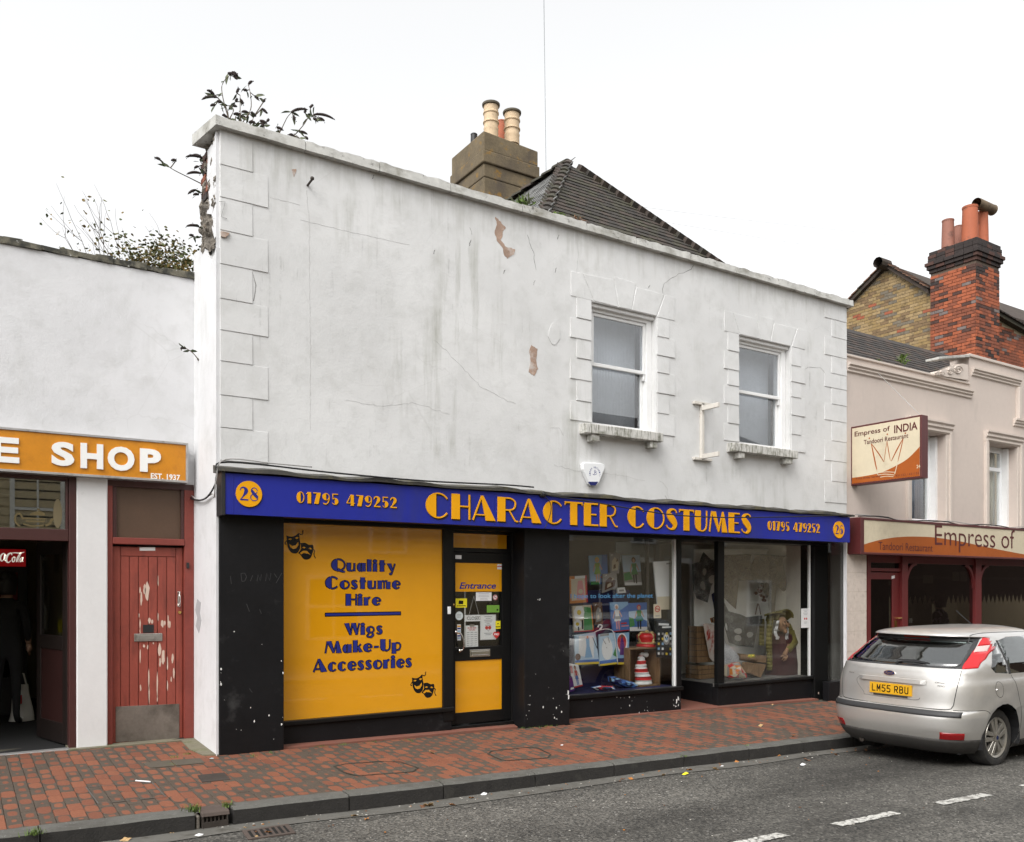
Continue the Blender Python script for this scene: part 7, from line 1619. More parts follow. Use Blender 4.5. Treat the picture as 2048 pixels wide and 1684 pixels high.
# wooden crate with striped hat, crown
zf_ = zfl-.004
cr = thing('wooden_crate', 'upright open wooden crate in the left display window', 'crate', (WX(1287, YA+.25), YA+.3, zf_))
yc0, yc1 = YA+.20, YA+.52; ca, cb = WX(Z4(702, 0)[0], yc0), WX(Z4(978, 0)[0], yc0); zt_ = WZ(*Z4(840, 1042), yc0)
for nm_, args in (('side_board', (ca, ca+.022, yc0, yc1, zf_, zt_-.022)), ('side_board', (cb-.022, cb, yc0, yc1, zf_, zt_-.022)), ('top_board', (ca, cb, yc0, yc1, zt_-.021, zt_)), ('bottom_board', (ca+.023, cb-.023, yc0, yc1, zf_, zf_+.02))):
 b = MB(); b.box(*args); b.obj(nm_, [WOODC], cr, bev=.003)
for k in range(3): b = MB(); w_ = (cb-ca-.046)/3; b.box(ca+.023+k*w_+.003, ca+.023+(k+1)*w_-.003, yc1-.02, yc1, zf_+.021, zt_-.022); b.obj('back_slat', [WOODC], cr, bev=.002)
b = MB(); p0, p1 = W(*Z4(825, 1372), yc0+.12), W(*Z4(800, 1112), yc0+.12); zb_ = zf_+.022; H = p1.z-zb_; n = 40
for i in range(n):
 t0, t1 = i/n, (i+1)/n
 def ring(t): c = Vector((p0.x+(p1.x-p0.x)*t+.012*math.sin(t*9), p0.y, zb_+H*t)); r_ = .115*(1-t)**.6+.025+.006*math.sin(t*50); return [c+Vector((r_*math.cos(a*.524), r_*.7*math.sin(a*.524), 0)) for a in range(12)]
 a, c = ring(t0), ring(t1); b.add(a+c, [(k, (k+1) % 12, 12+(k+1) % 12, 12+k) for k in range(12)], 0 if t0 < .14 else 1+(int((t0-.14)/.135) % 2))
b.tube(smooth2([tuple(p1), (p1.x+.03, p1.y, p1.z+.02), (p1.x+.08, p1.y-.03, p1.z+.01), tuple(W(*Z4(852, 1106), yc0+.1))], 4), .022, 8, 2); b.ball(W(*Z4(852, 1106), yc0+.1), .036, m=0)
tag(b.obj('striped_hat', [flat('white_fur', (.7, .68, .66), .95), flat('hat_red', (.45, .02, .02), .9), flat('hat_white', (.72, .70, .70), .9)], smooth=True), 'red and white striped stocking hat standing inside the wooden crate', 'hat')
cw = thing('toy_crown', 'red velvet crown with gold bands on top of the wooden crate', 'crown', ((ca+cb)/2, yc0+.13, zt_))
cx_, cz_ = WX(Z4(866, 0)[0], yc0+.13), zt_; top = WZ(*Z4(866, 905), yc0+.13)
h_ = top-cz_
b = MB(); b.lathe([(.145, 0), (.15, h_*.10), (.12, h_*.20), (.10, h_*.28), (.135, h_*.55), (.14, h_*.78), (.10, h_*.95), (.03, h_*.92), (0, h_*.86)], (cx_, yc0+.15, cz_), 'z', 20); b.obj('velvet_cap', [flat('crown_red', (.50, .012, .014), .35)], cw, smooth=True)
b = MB()
for k in range(4):
 a = k*math.pi/2+1.57
 b.tube([(cx_+r_*math.cos(a), yc0+.15+r_*math.sin(a), cz_+h_*z) for r_, z in ((.125, .20), (.108, .30), (.145, .55), (.150, .78), (.105, .98), (.03, .95))], .014, 6)
b.lathe([(.130, h_*.22), (.136, h_*.25), (.128, h_*.31)], (cx_, yc0+.15, cz_), 'z', 20); b.ball((cx_, yc0+.01, cz_+h_*.3), .025); b.ball((cx_, yc0+.15, top), .03)
b.obj('gold_bands', [flat('crown_gold', (.55, .40, .18), .3)], cw, smooth=True)
def heap(lab, name, cat, pts, Y, mats, dp=.12, amp=.025, conv=Z4):
 P = [W(*conv(*p), Y) for p in pts]; c = sum(P, Vector())/len(P); b = MB(); n = 14; m = 6
 n = len(P); rg = []
 for j in range(m+1):
  t = j/m; rr = math.cos(t*1.5); rg.append([Vector((c.x+(p.x-c.x)*rr, Y-dp*math.sin(t*1.5)+.0, c.z+(p.z-c.z)*rr))+Vector((rnd.uniform(-amp, amp), rnd.uniform(-amp, amp)*.6, rnd.uniform(-amp, amp)*.7))*(.6 if j else .3) for p in P])
 for j in range(m):
  for k in range(n): b.face([rg[j][k], rg[j][(k+1) % n], rg[j+1][(k+1) % n], rg[j+1][k]], (j+k*2) % len(mats) if rnd.random() < .8 else 0)
 b.face(rg[m], 0); b.face(rg[0][::-1], 0)
 return tag(b.obj(name, [PC[x] for x in mats], smooth=True), lab, cat)
heap('blue bagged costume folded on the display floor beside the crate', 'folded_costume', 'costume', [(512,1300),(560,1296),(640,1320),(730,1350),(775,1385),(740,1408),(640,1400),(560,1370),(515,1340)], YA+.25, ['navy', 'blue', 'black', 'sky', 'navy'], .1, .02)
heap('black and blue packet lying flat on the display floor', 'folded_costume', 'costume', [(345,1392),(430,1378),(560,1382),(582,1412),(500,1418),(400,1420)], YA+.14, ['black', 'blue', 'white', 'navy', 'red'], .06, .012)
# ---- right display
yb0 = YBd
b = MB(); zf2 = zb0-.004; xr1 = xb1+.02
b.box(xc0+.03, xr1+.03, yb0+1.35, yb0+1.38, zf2-.02, ZF0, 0); b.box(xr1+.03, xr1+.06, yb0+.15, yb0+1.38, zf2-.02, ZF0, 0); b.box(xc0+.03, xr1+.06, yb0+.1, yb0+1.38, ZF0, ZF0+.02, 0)
b.obj('display_shell', [M('display_shell_dim', (.66, .62, .55), .9, var=.1, bump=0)], shop)
b = MB(); b.box(xc0+.03, xr1, yb0+.03, yb0+1.35, zf2-.05, zf2); b.obj('display_floor', [flat('dark_floor', (.14, .13, .12), .9)], shop)
def sheetp(name, lab, cat, pts, Y, mat, wav=.03, holes=(), conv=Z5b, seed=1, th=.006):
 """cloth with the outline of pts, hanging in folds about plane Y"""
 P = [W(*conv(*p), Y) for p in pts]
 from mathutils.geometry import delaunay_2d_cdt
 x0, x1 = min(p.x for p in P), max(p.x for p in P); z0, z1 = min(p.z for p in P), max(p.z for p in P)
 V = [Vector((p.x, p.z)) for p in P]; n = len(V); E_ = [(i, (i+1) % n) for i in range(n)]
 def inside(x, z, poly):
  c = False; j = len(poly)-1
  for i in range(len(poly)):
   a, d = poly[i], poly[j]
   if (a[1] > z) != (d[1] > z) and x < (d[0]-a[0])*(z-a[1])/(d[1]-a[1])+a[0]: c = not c
   j = i
  return c
 HP = [[(W(*conv(cx+rx*math.cos(a*.6283), cy+ry*math.sin(a*.6283)), Y).x, W(*conv(cx+rx*math.cos(a*.6283), cy+ry*math.sin(a*.6283)), Y).z) for a in range(10)] for cx, cy, rx, ry in holes]
 for h in HP: s_ = len(V); V += [Vector(q) for q in h]; E_ += [(s_+i, s_+(i+1) % 10) for i in range(10)]
 step = max(.03, (x1-x0)/34); poly = [(p.x, p.z) for p in P]; r2 = random.Random(seed)
 x = x0
 while x < x1:
  z = z0
  while z < z1:
   if inside(x, z, poly): V.append(Vector((x+r2.uniform(-.006, .006), z+r2.uniform(-.006, .006))))
   z += step
  x += step
 vs_, _, fs, *_r = delaunay_2d_cdt(V, E_, [], 0, 1e-4)
 b = MB(); P3 = [Vector((v.x, Y+wav*math.sin((v.x-x0)*17+seed+v.y*3)+wav*.5*math.sin(v.y*11+v.x*6), v.y)) for v in vs_]; keep = []
 for f in fs:
  cx = sum(vs_[i].x for i in f)/len(f); cz = sum(vs_[i].y for i in f)/len(f)
  if inside(cx, cz, poly) and not any(inside(cx, cz, h) for h in HP): keep.append(tuple(f))
 b.add(P3, keep); o = b.obj(name, [mat], smooth=True); so = o.modifiers.new('t', 'SOLIDIFY'); so.thickness = th; return tag(o, lab, cat)
def netmat(name, col, dens):
 m, t, out = nm(name); pos = pos_of(t); tr = t.nodes.new('ShaderNodeBsdfTransparent'); di = t.nodes.new('ShaderNodeBsdfDiffuse'); di.inputs[0].default_value = (*col, 1)
 n = noise(t, pos, 60, 3, .7); n2 = noise(t, pos, 5, 4, .6); f = ramp(t, math_(t, 'ADD', math_(t, 'MULTIPLY', n, .5), math_(t, 'MULTIPLY', n2, .5)), [(.38, dens*.45), (.62, min(1, dens*1.25))])
 ms = t.nodes.new('ShaderNodeMixShader'); t.links.new(f, ms.inputs[0]); t.links.new(tr.outputs[0], ms.inputs[1]); t.links.new(di.outputs[0], ms.inputs[2]); t.links.new(ms.outputs[0], out.inputs[0]); return m
NETB = netmat('brown_gauze', (.22, .19, .145), .85); NETK = netmat('black_gauze', (.07, .068, .065), .62)
sheetp('white_backcloth', 'white cloth hung across the back of the right display window', 'cloth', [(215,180),(1000,180),(1000,900),(860,1210),(760,1220),(500,1330),(215,1250)], yb0+.85, flat('backcloth_white', (.84, .83, .79), .95), .02, seed=4)
sheetp('brown_gauze', 'brown gauze hung from the ceiling of the right display in ragged points', 'gauze', [(495,235),(700,225),(860,230),(1195,250),(1195,760),(1150,640),(1010,520),(985,780),(935,800),(925,560),(890,640),(840,470),(650,470),(600,740),(495,620)], yb0+.50, NETB, .04, holes=((770, 265, 30, 50), (860, 520, 14, 30)), seed=2)
sheetp('dark_gauze', 'dark gauze swag with oval holes low in the right display window', 'gauze', [(470,640),(560,760),(720,815),(880,800),(880,860),(800,900),(790,1100),(640,1085),(540,1050),(500,900)], yb0+.40, NETK, .03, holes=((530, 905, 26, 38), (640, 945, 30, 28), (635, 1010, 26, 30), (760, 980, 24, 28)), seed=7)
sheetp('black_gauze', 'pointed black gauze hanging behind the corner post of the right display', 'gauze', [(215,315),(262,300),(320,203),(380,275),(440,300),(440,420),(400,530),(340,680),(255,640),(225,560)], yb0+.70, NETK, .03, holes=((330, 390, 30, 36), (300, 520, 30, 46), (405, 460, 26, 40)), seed=3)
sheetp('pale_ghost_cloth', 'pale cobweb cloth trailing down to the right display floor', 'cloth', [(498,940),(530,1060),(640,1180),(660,1250),(560,1260),(500,1240)], yb0+.40, netmat('pale_gauze', (.55, .55, .57), .7), .03, seed=5)
sheetp('orange_cloth', 'orange cloth hanging at the right of the right display', 'cloth', [(1085,580),(1160,575),(1165,740),(1085,780)], yb0+.7, flat('orange_cloth', (.36, .10, .03), .9), .02, seed=6)
b = MB(); q = [W(*Z5b(x, y), yb0+.9) for x, y in ((955,190),(990,190),(990,790),(955,790))]; b.box(q[0].x, q[1].x, yb0+.9, yb0+.93, q[3].z, q[0].z); b.obj('white_upright', [ROOMW], shop)
# hooded old figure (a dressed dummy)
dm = thing('costume_dummy', 'hunched costume dummy in an olive hooded cloak with long white hair', 'dummy', (WX(Z5b(1060, 0)[0], yb0+.55), yb0+.55, zf2))
yd = yb0+.42
OLIVE = M('olive_cloak', (.17, .145, .035), .9, var=.3, vs=6, bump=.5, bs=25); DKRED = M('dark_red_robe', (.05, .012, .012), .9, var=.3, bump=.3)
def D3(x, y, dy=0): return W(*Z5b(x, y), yd+dy)
b = MB(); base = D3(1050, 1365); ring = []
prof = [(0, .30, .22), (.25, .30, .22), (.5, .27, .20), (.75, .25, .18), (.92, .20, .15), (1.0, .10, .08)]
topz = D3(1040, 950).z; n = 28
for t, rx, ry in prof:
 ring.append([Vector((base.x+.02*t+(rx*(1+.10*math.sin(k*5.0)))*math.cos(2*math.pi*k/n), yd+.02+(ry*(1+.10*math.sin(k*3.0)))*math.sin(2*math.pi*k/n), zf2+(topz-zf2)*t)) for k in range(n)])
for j in range(len(ring)-1): b.add(ring[j]+ring[j+1], [(k, (k+1) % n, n+(k+1) % n, n+k) for k in range(n)])
b.obj('robe', [DKRED], dm, smooth=True)
def cloak(name, pts, w, dy, mat):   # drooping cloth strip along a path
 b = MB(); k = smooth2([(*D3(x, y, d), ww) for x, y, d, ww in pts], 4); P = []
 for i, (x, y, z, ww) in enumerate(k): P.append([(x-ww/2, y+.02, z), (x-ww/6, y-.03-.01*math.sin(i), z), (x+ww/6, y-.01, z), (x+ww/2, y+.03, z)])
 for i in range(len(P)-1):
  for j in range(3): b.face([P[i][j], P[i][j+1], P[i+1][j+1], P[i+1][j]])
 o = b.obj(name, [mat], dm, smooth=True); o.modifiers.new('t', 'SOLIDIFY').thickness = .02; return o
cloak('cloak', [(945,800,-.02,.16),(935,920,-.05,.12),(930,1080,-.05,.10),(935,1200,-.04,.09),(930,1310,-.02,.07)], 0, 0, OLIVE)
cloak('cloak', [(1100,880,.0,.20),(1150,960,-.04,.26),(1165,1060,-.08,.24),(1185,1180,-.06,.14),(1205,1300,-.02,.08)], 0, 0, OLIVE)
cloak('cloak', [(860,830,.1,.08),(860,950,.08,.06),(855,1080,.08,.05)], 0, 0, OLIVE)
b = MB(); hc = D3(1045, 860);
b.grid(lambda u, v: hc+Vector(((.20+.03*math.sin(v*3))*math.cos(math.pi*(1-u)*1.0)*(1-.35*v), -.09+.30*v, .04+.17*math.sin(math.pi*u)*(1-.2*v)-.03*v)), 14, 6); o = b.obj('hood', [OLIVE], dm, smooth=True); o.modifiers.new('t', 'SOLIDIFY').thickness = .02
b = MB(); b.grid(lambda u, v: D3(880+200*u, 790-26*math.sin(u*2.6)+10*v, -.16+.34*v), 12, 4); o = b.obj('hat_brim', [OLIVE], dm, smooth=True); o.modifiers.new('t', 'SOLIDIFY').thickness = .02
MASK = M('wrinkled_mask', (.28, .15, .08), .8, var=.3, bump=.6)
b = MB(); f0 = D3(1048, 880, -.10); b.ball(f0, .095, 14, 10, 0, (.82, .9, 1.25)); b.tube([f0+Vector((0, -.07, .02)), f0+Vector((.0, -.135, -.03)), f0+Vector((.0, -.12, -.05))], [.016, .018, .010], 7); b.ball(f0+Vector((0, -.06, -.11)), .04, sc=(.8, 1, 1)); b.ball(f0+Vector((.045, -.075, .0)), .03); b.ball(f0+Vector((-.045, -.075, 0)), .03); b.obj('face', [MASK], dm, smooth=True)
b = MB()
for s in (-1, 1): b.ball(f0+Vector((s*.035, -.083, .035)), .014)
b.obj('eye', [INKK], dm)
WH = M('white_hair', (.62, .62, .62), .8, var=.15, vs=30, bump=.5)
for s, pts in ((-1, [(1008,850),(1000,900),(985,950),(990,985),(1010,1005),(1000,1020)]), (1, [(1082,860),(1096,920),(1098,970),(1090,1010),(1096,1030)])):
 b = MB()
 for k in range(7): b.tube([tuple(D3(x+(k-3)*3.2+rnd.uniform(-2, 2), y+rnd.uniform(-4, 4), -.13+.01*(k % 3))) for x, y in smooth2(pts, 3)], .010, 5)
 b.obj('hair', [WH], dm, smooth=True)
# hand: palm, four fingers and a thumb
b = MB(); pw = D3(1085, 1140, -.16); pc = D3(1068, 1172, -.18)
b.tube([pw+Vector((.08, .03, .10)), pw, pc], [.045, .032, .034], 8)
for k, (x, y) in enumerate(((1036,1182), (1045,1215), (1062,1228), (1080,1222))):
 a = pc+Vector((-.02+.016*k, 0, -.02)); e_ = D3(x, y, -.22); m_ = a.lerp(e_, .5)+Vector((0, -.025, .012)); b.tube([a, m_, e_], [.012, .011, .006], 6)
b.tube([pc+Vector((.03, 0, .01)), D3(1098, 1180, -.21), D3(1096, 1198, -.22)], [.013, .011, .007], 6)
b.obj('hand', [MASK], dm, smooth=True)
b = MB(); b.tube([D3(1110, 960, -.02), D3(1150, 1050, -.10), D3(1095, 1125, -.15)], [.10, .085, .06], 10); b.obj('sleeve', [OLIVE], dm, smooth=True)
def crate(lab, x0, y0, x1, y1, Y, dep, conv=Z5b, slats=4):
 a, c = WX(conv(x0, 0)[0], Y), WX(conv(x1, 0)[0], Y); p, q = WZ(*conv((x0+x1)/2, y1), Y), WZ(*conv((x0+x1)/2, y0), Y); p = max(p, zf2+.001)
 o = thing('wooden_crate', lab, 'crate', ((a+c)/2, Y+dep/2, p)); h = (q-p)/slats
 for k in range(slats): b = MB(); b.box(a, c, Y, Y+.018, p+k*h+.004, p+(k+1)*h-.004); b.obj('slat', [WOODC], o, bev=.003); b = MB(); b.box(a, a+.018, Y+.019, Y+dep, p+k*h+.004, p+(k+1)*h-.004); b.obj('slat', [WOODC], o, bev=.003)
 b = MB(); b.box(a+.019, c, Y+.019, Y+dep, p, q-.03); b.obj('inner_box', [ROOMD], o); return o
crate('tall wooden crate behind the corner post of the right display', 255, 895, 420, 1240, yb0+.62, .2, slats=6); crate('low wooden crate under the tall one at the corner of the right display', 270, 1262, 440, 1395, yb0+.55, .28, slats=3)
sheetp('bloody_rag', 'blood stained white rag draped over the tall crate', 'cloth', [(300,880),(345,870),(425,890),(428,1250),(370,1190),(330,1020)], yb0+.57, M('bloody_cloth', (.55, .47, .42), .9, var=.1, bump=0, dirt=[((.35, .03, .02), 8, .52, .62, (1, 1, .5))]), .02, seed=8)
def plank_block(lab, pts, Y, d, mat=WOODC):
 b = MB(); b.prism([(W(*Z5b(*p), Y).x, W(*Z5b(*p), Y).z) for p in pts], Y, Y+d); return tag(b.obj('wood_block', [mat], bev=.004), lab, 'wood block')
plank_block('tilted square wooden block on the right display floor', [(748,1340),(800,1245),(905,1258),(850,1382)], yb0+.22, .14)
plank_block('narrow upright wooden block left of the tilted one', [(680,1350),(700,1235),(735,1235),(722,1362)], yb0+.30, .05)
plank_block('brown wooden box lid left of the hooded dummy', [(800,1180),(905,1175),(900,1245),(805,1235)], yb0+.40, .2)
b = MB(); b.tube([W(*Z5b(635, 1185), yb0+.42), W(*Z5b(795, 1205), yb0+.42)], .055, 10); tag(b.obj('short_log', [WOODC], smooth=True, angle=50), 'short log lying in front of the white cloth', 'log')
heap('small yellow cloth heap on the short log', 'yellow_cloth', 'cloth', [(705,1180),(740,1165),(785,1160),(795,1195),(750,1200),(712,1196)], yb0+.40, ['yellow', 'lime', 'yellow'], .05, .012, Z5b)
heap('red and white rags heaped at the foot of the corner post', 'rag_heap', 'rags', [(500,1265),(560,1240),(640,1240),(690,1330),(710,1388),(620,1385),(540,1388),(500,1370)], yb0+.16, ['cream', 'pink', 'red', 'cream', 'grey', 'orange'], .10, .035, Z5b)
heap('grey plastic bundle hanging at the back corner of the right display', 'plastic_bundle', 'bundle', [(225,690),(270,640),(325,660),(330,760),(320,870),(270,890),(240,800)], yb0+.98, ['grey', 'black', 'pale', 'grey', 'navy'], .10, .03, Z5b)
heap('dark floppy hat hanging beside the corner post', 'floppy_hat', 'hat', [(388,600),(405,588),(430,620),(432,740),(415,762),(402,690)], yb0+.85, ['black', 'navy'], .05, .015, Z5b)
heap('brown fur heap by the tall crate top', 'fur_heap', 'cloth', [(370,825),(400,815),(428,830),(430,870),(385,870)], yb0+.70, ['orange', 'brown', 'brown', 'cream'], .06, .02, Z5b)
sk = thing('paper_skeleton', 'dangling brown bone garland in front of the white backcloth', 'decoration', D3(850, 560, .1)); b = MB()
for k in range(16): p = D3(805+rnd.uniform(0, 95), 500+rnd.uniform(0, 170), .1); b.ball(p, rnd.uniform(.012, .03), 8, 5)
b.tube([D3(820, 690, .1), D3(800, 790, .1)], .008, 5); b.tube([D3(830, 690, .1), D3(848, 790, .1)], .008, 5); stuff(b.obj('bone_beads', [PC['brown']], sk))
def f_p2(b, fr, a, c, p, q):
 for i, (t, w) in enumerate(((.92, .5), (.84, .3), (.76, .55), (.68, .4), (.30, .4), (.24, .3))): xm = (a+c)/2; strip2(b, fr, [(xm-(c-a)*w/2, p+(q-p)*t, .005), (xm+(c-a)*w/2, p+(q-p)*t, .005)], .0008, 1)
 for s in (.40, .62): poly2(b, fr, ell(a+(c-a)*s, p+(q-p)*.47, .016, .018, 10), .0012, 2)
b = MB(); Yp = YBd-.004; a, c = WX(1602.5, Yp), WX(1619.5, Yp); p, q = WZ(1611, 1255.5, Yp), WZ(1611, 1217, Yp); b.box(a, c, Yp, Yp+.003, p, q); f_p2(b, facade(Yp), a, c, p, q)
tag(b.obj('poppy_poster', [CARDW, GRP, RST]), 'narrow white poppy poster on the right edge of the right display window', 'poster')
# ------------------------------------------------------------------ plants, tree, wires, people
def leafquad(b, p, d, l, w, m=0, curl=.25):
 d = d.normalized(); s = d.cross(Vector((rnd.uniform(-1, 1), rnd.uniform(-1, 1), rnd.uniform(-.2, 1)))).normalized(); u = s.cross(d)
 q = [p, p+d*l*.35+s*w*.5-u*l*.03, p+d*l*.75+s*w*.32-u*l*curl*.4, p+d*l-u*l*curl, p+d*l*.75-s*w*.32-u*l*curl*.4, p+d*l*.35-s*w*.5-u*l*.03]
 b.face(q, m)
def spike(b, p, d, l, r_, m=0):    # drooping seed head
 d = d.normalized(); pts = []; q = p.copy(); dd = d.copy(); n = 7
 for i in range(n+1): pts.append(q.copy()); q += dd*l/n; dd = (dd+Vector((0, 0, -.13))).normalized()
 rr = [r_*(.45+.75*math.sin(math.pi*min(1, (i+1.2)/(n+1.4)))) * (1 if i < n else .2) for i in range(n+1)]
 b.tube(pts, rr, 6, m)
 for i in range(11):
  k = rnd.uniform(0, n-.01); a = pts[int(k)].lerp(pts[int(k)+1], k % 1); b.ball(a+Vector((rnd.gauss(0, r_*.6), rnd.gauss(0, r_*.6), rnd.gauss(0, r_*.6))), r_*.45, 5, 3, m)
def bud(name, lab, root, Y, stems, conv, group='buddleia plants growing on the old wall'):
 """stems: list of (path points in notes, spikes [(x,y,ang,len)], leaves count)"""
 p0 = W(*conv(*root), Y); t = thing(name, lab, 'plant', p0, group)
 bl, bk = MB(), MB()
 for path, sp, nl in stems:
  bs = MB()
  P = [W(*conv(*q), Y+rnd.uniform(-.10, .10)*i/len(path)) for i, q in enumerate(path)]; P = [Vector(x) for x in smooth2([tuple(p) for p in P], 4)]
  n = len(P); bs.tube(P, [.006*(1-.6*i/n) for i in range(n)], 5)
  for _ in range(nl//3+1):
   i = rnd.randrange(max(1, n//4), n); a = rnd.uniform(0, 6.28); leafquad(bl, P[i], Vector((math.cos(a), math.sin(a)*.6, rnd.uniform(-.5, .3))), rnd.uniform(.05, .10), rnd.uniform(.02, .032), 0 if rnd.random() < .6 else 1)
  for (x, y, ang, l) in sp:
   p = W(*conv(x, y), P[-1].y); j = min(P, key=lambda q: (q-p).length); bs.tube([j, p], .005, 4); spike(bk, p, Vector((math.cos(R(ang)), rnd.uniform(-.3, .1), math.sin(R(ang)))), l*.78, .0115)
   for _ in range(1): leafquad(bl, p, Vector((rnd.uniform(-1, 1), rnd.uniform(-.5, .5), rnd.uniform(-1, .2))), rnd.uniform(.06, .12), .035, rnd.randrange(2))
  bs.obj('stem', [STEM], t)
 if bl.f: stuff(bl.obj('leaves', LEAF, t))
 if bk.f: stuff(bk.obj('seed_heads', [SEED], t))
 return t
YB_ = 8.62
bud('buddleia_plant', 'leggy buddleia with dark seed heads at the left end of the white parapet', (600, 440), YB_, [
 ([(600,440),(575,360),(555,270),(550,200),(575,150),(610,118)], [(595,102,15,.10),(625,92,-5,.09),(640,125,-20,.06)], 8),
 ([(600,440),(590,380),(560,330),(530,300)], [(510,285,188,.22),(490,262,150,.10),(545,325,170,.06),(500,345,185,.07)], 10),
 ([(610,450),(640,380),(600,350)], [(620,350,20,.08)], 8), ([(690,480),(690,380),(690,270)], [(665,255,80,.07),(690,300,-40,.07),(655,320,70,.05)], 7), ([(700,490),(770,380),(770,270),(755,200)], [(755,185,60,.07),(740,230,190,.05),(800,275,-20,.07)], 7), ([(650,460),(660,420)], [(640,415,30,.10),(690,440,40,.08),(590,440,150,.07)], 8)], Z3)
bud('buddleia_plant', 'small buddleia sprig on the parapet right of the leggy one', (760, 505), YB_, [([(760,505),(785,460),(790,440)], [(750,402,170,.09),(770,402,-10,.08),(855,372,-20,.09),(868,320,70,.04)], 5), ([(872,548),(875,510),(860,490)], [(805,485,165,.09),(840,465,10,.10),(850,480,-40,.06),(895,470,60,.05)], 6)], Z3)
bud('buddleia_plant', 'upright buddleia with two big dark seed heads on the parapet', (1070, 610), YB_, [([(1070,610),(1130,550),(1180,490),(1220,430),(1250,420)], [(1255,418,22,.30),(1225,365,60,.07),(1185,405,80,.05),(1290,445,10,.09),(1250,450,0,.07),(1140,550,20,.12),(1185,590,0,.05)], 16), ([(980,580),(1010,520),(1050,440),(1085,400)], [(1080,400,40,.24),(1095,425,-60,.07),(970,515,10,.09)], 8), ([(1090,600),(1120,580),(1145,600)], [(1100,580,170,.08)], 8)], Z3)
YSd = 9.0
bud('buddleia_plant', 'dark buddleia sprays on the broken parapet end, above the leafless twig', (412, 800), YSd, [([(412,800),(395,790),(380,765)], [(400,750,175,.24),(395,745,160,.12),(370,815,200,.07)], 14), ([(412,860),(395,865)], [(390,868,178,.20)], 10)], Z3)
bud('buddleia_plant', 'dark buddleia sprig half way down the broken parapet end', (415, 1010), YSd, [([(415,1010),(390,1015),(370,1000)], [(355,995,200,.14),(400,940,60,.10),(370,1030,180,.08)], 12), ([(390,945),(300,900),(180,840),(100,785),(30,740)], [(80,765,150,.07),(200,768,178,.07)], 3)], Z3)
bud('buddleia_plant', 'lowest buddleia sprig on the broken parapet end', (385, 1280), YSd, [([(385,1280),(370,1275)], [(375,1275,170,.17)], 5), ([(390,1350),(365,1360),(340,1350)], [(330,1345,170,.06)], 10)], Z3)
bud('wall_weed', 'small leafy weed growing out of the white corner wall', (398, 722), 9.1, [([(400,724),(385,705),(365,693)], [(372,697,170,.08)], 14)], lambda x, y: (x, y), None)
def weedclump(name, lab, pts, Y, n, sp, mats=None, h=.10):
 b = MB()
 for u, v in pts:
  p = W(u, v, Y)
  for _ in range(n): a = rnd.uniform(0, 6.28); leafquad(b, p+Vector((rnd.gauss(0, sp), rnd.gauss(0, sp*.6), rnd.uniform(-.02, .05))), Vector((math.cos(a), math.sin(a), rnd.uniform(.2, 1.4))), h*rnd.uniform(.5, 1.2), h*.3, rnd.randrange(2))
 return tag(b.obj(name, mats or [GRASS, LEAF[1]]), lab, 'plant')
weedclump('gutter_fern', 'green fern clump behind the white parapet below the cement chimney', [(1046,410)], 8.95, 75, .08)
weedclump('moss_clump', 'yellow green moss clump where the roof meets the white parapet', [(1118,436)], 8.85, 40, .04, [GRASS, MOSS], .06)
weedclump('dead_weed_clump', 'brown dead weeds behind the parapet below the tiled roof', [(1155,445)], 8.85, 70, .05, [DLEAF[2], STEM], .05)
weedclump('roof_weed', 'small green weed on the pink parapet, left of two', [(1755,728)], 8.75, 22, .03, None, .08); weedclump('roof_weed', 'taller green weed on the pink parapet, right of two', [(1805,728),(1806,718)], 8.75, 26, .03, None, .11)
# tree behind the cafe roof
ty = 15.5; tb = W(262, 560, ty); tr = thing('small_tree', 'thin leaved autumn tree rising behind the cafe roof', 'tree', (tb.x, ty, -.1))
b = MB(); b.tube([(tb.x, ty, -.1), (tb.x+.05, ty, 3), (tb.x, ty, 5.4)], [.16, .13, .09], 8); b.obj('trunk', [BARK], tr)
b = MB(); cl = MB(); tips = []
def branch(p, d, l, r_, lv):
 n = 5; pts = [p.copy()]; q = p.copy(); dd = d.copy()
 for i in range(n): dd = (dd+Vector((rnd.gauss(0, .16), rnd.gauss(0, .16), .06))).normalized(); q = q+dd*l/n; pts.append(q.copy())
 b.tube(pts, [r_*(1-.6*i/n) for i in range(n+1)], 5)
 if lv > 0:
  for k in range(3 if lv > 1 else 4): branch(pts[rnd.randint(2, n)], (dd+Vector((rnd.gauss(0, .6), rnd.gauss(0, .6), rnd.uniform(-.2, .5)))).normalized(), l*.58, r_*.5, lv-1)
 else: tips.extend(pts[1:])
for u, v in ((175, 445), (205, 410), (235, 400), (262, 420), (300, 455), (340, 465), (370, 500), (355, 440), (160, 470), (220, 450), (290, 440), (320, 480)):
 e = W(u, v, ty+rnd.uniform(-.8, .8)); s = Vector((tb.x+rnd.uniform(-.1, .1), ty, 4.8+rnd.uniform(0, .6))); d = (e-s); branch(s, d.normalized(), d.length*.60, .016, 2)
for p in tips:
 uu = 1024+F*(p.x*CS-p.y*SN)/DP(p.x, p.y); vv = VH-F*(p.z-ZE)/DP(p.x, p.y)
 n = 2 if uu > 215 else 1
 if vv < 440 and rnd.random() < .5: n = 0
 if vv > 470 and uu > 240: n = 7
 if uu > 330 and vv > 500: n = 9
 for _ in range(n):
  if rnd.random() < .35 and n < 3: continue
  q = p+Vector((rnd.gauss(0, .10), rnd.gauss(0, .12), rnd.gauss(0, .09))); a = rnd.uniform(0, 6.28); leafquad(cl, q, Vector((math.cos(a), math.sin(a), rnd.uniform(-.7, .4))), rnd.uniform(.05, .085), rnd.uniform(.03, .05), rnd.randrange(3))
b.obj('branches', [BARK], tr); stuff(cl.obj('crown', LEAFA, tr))
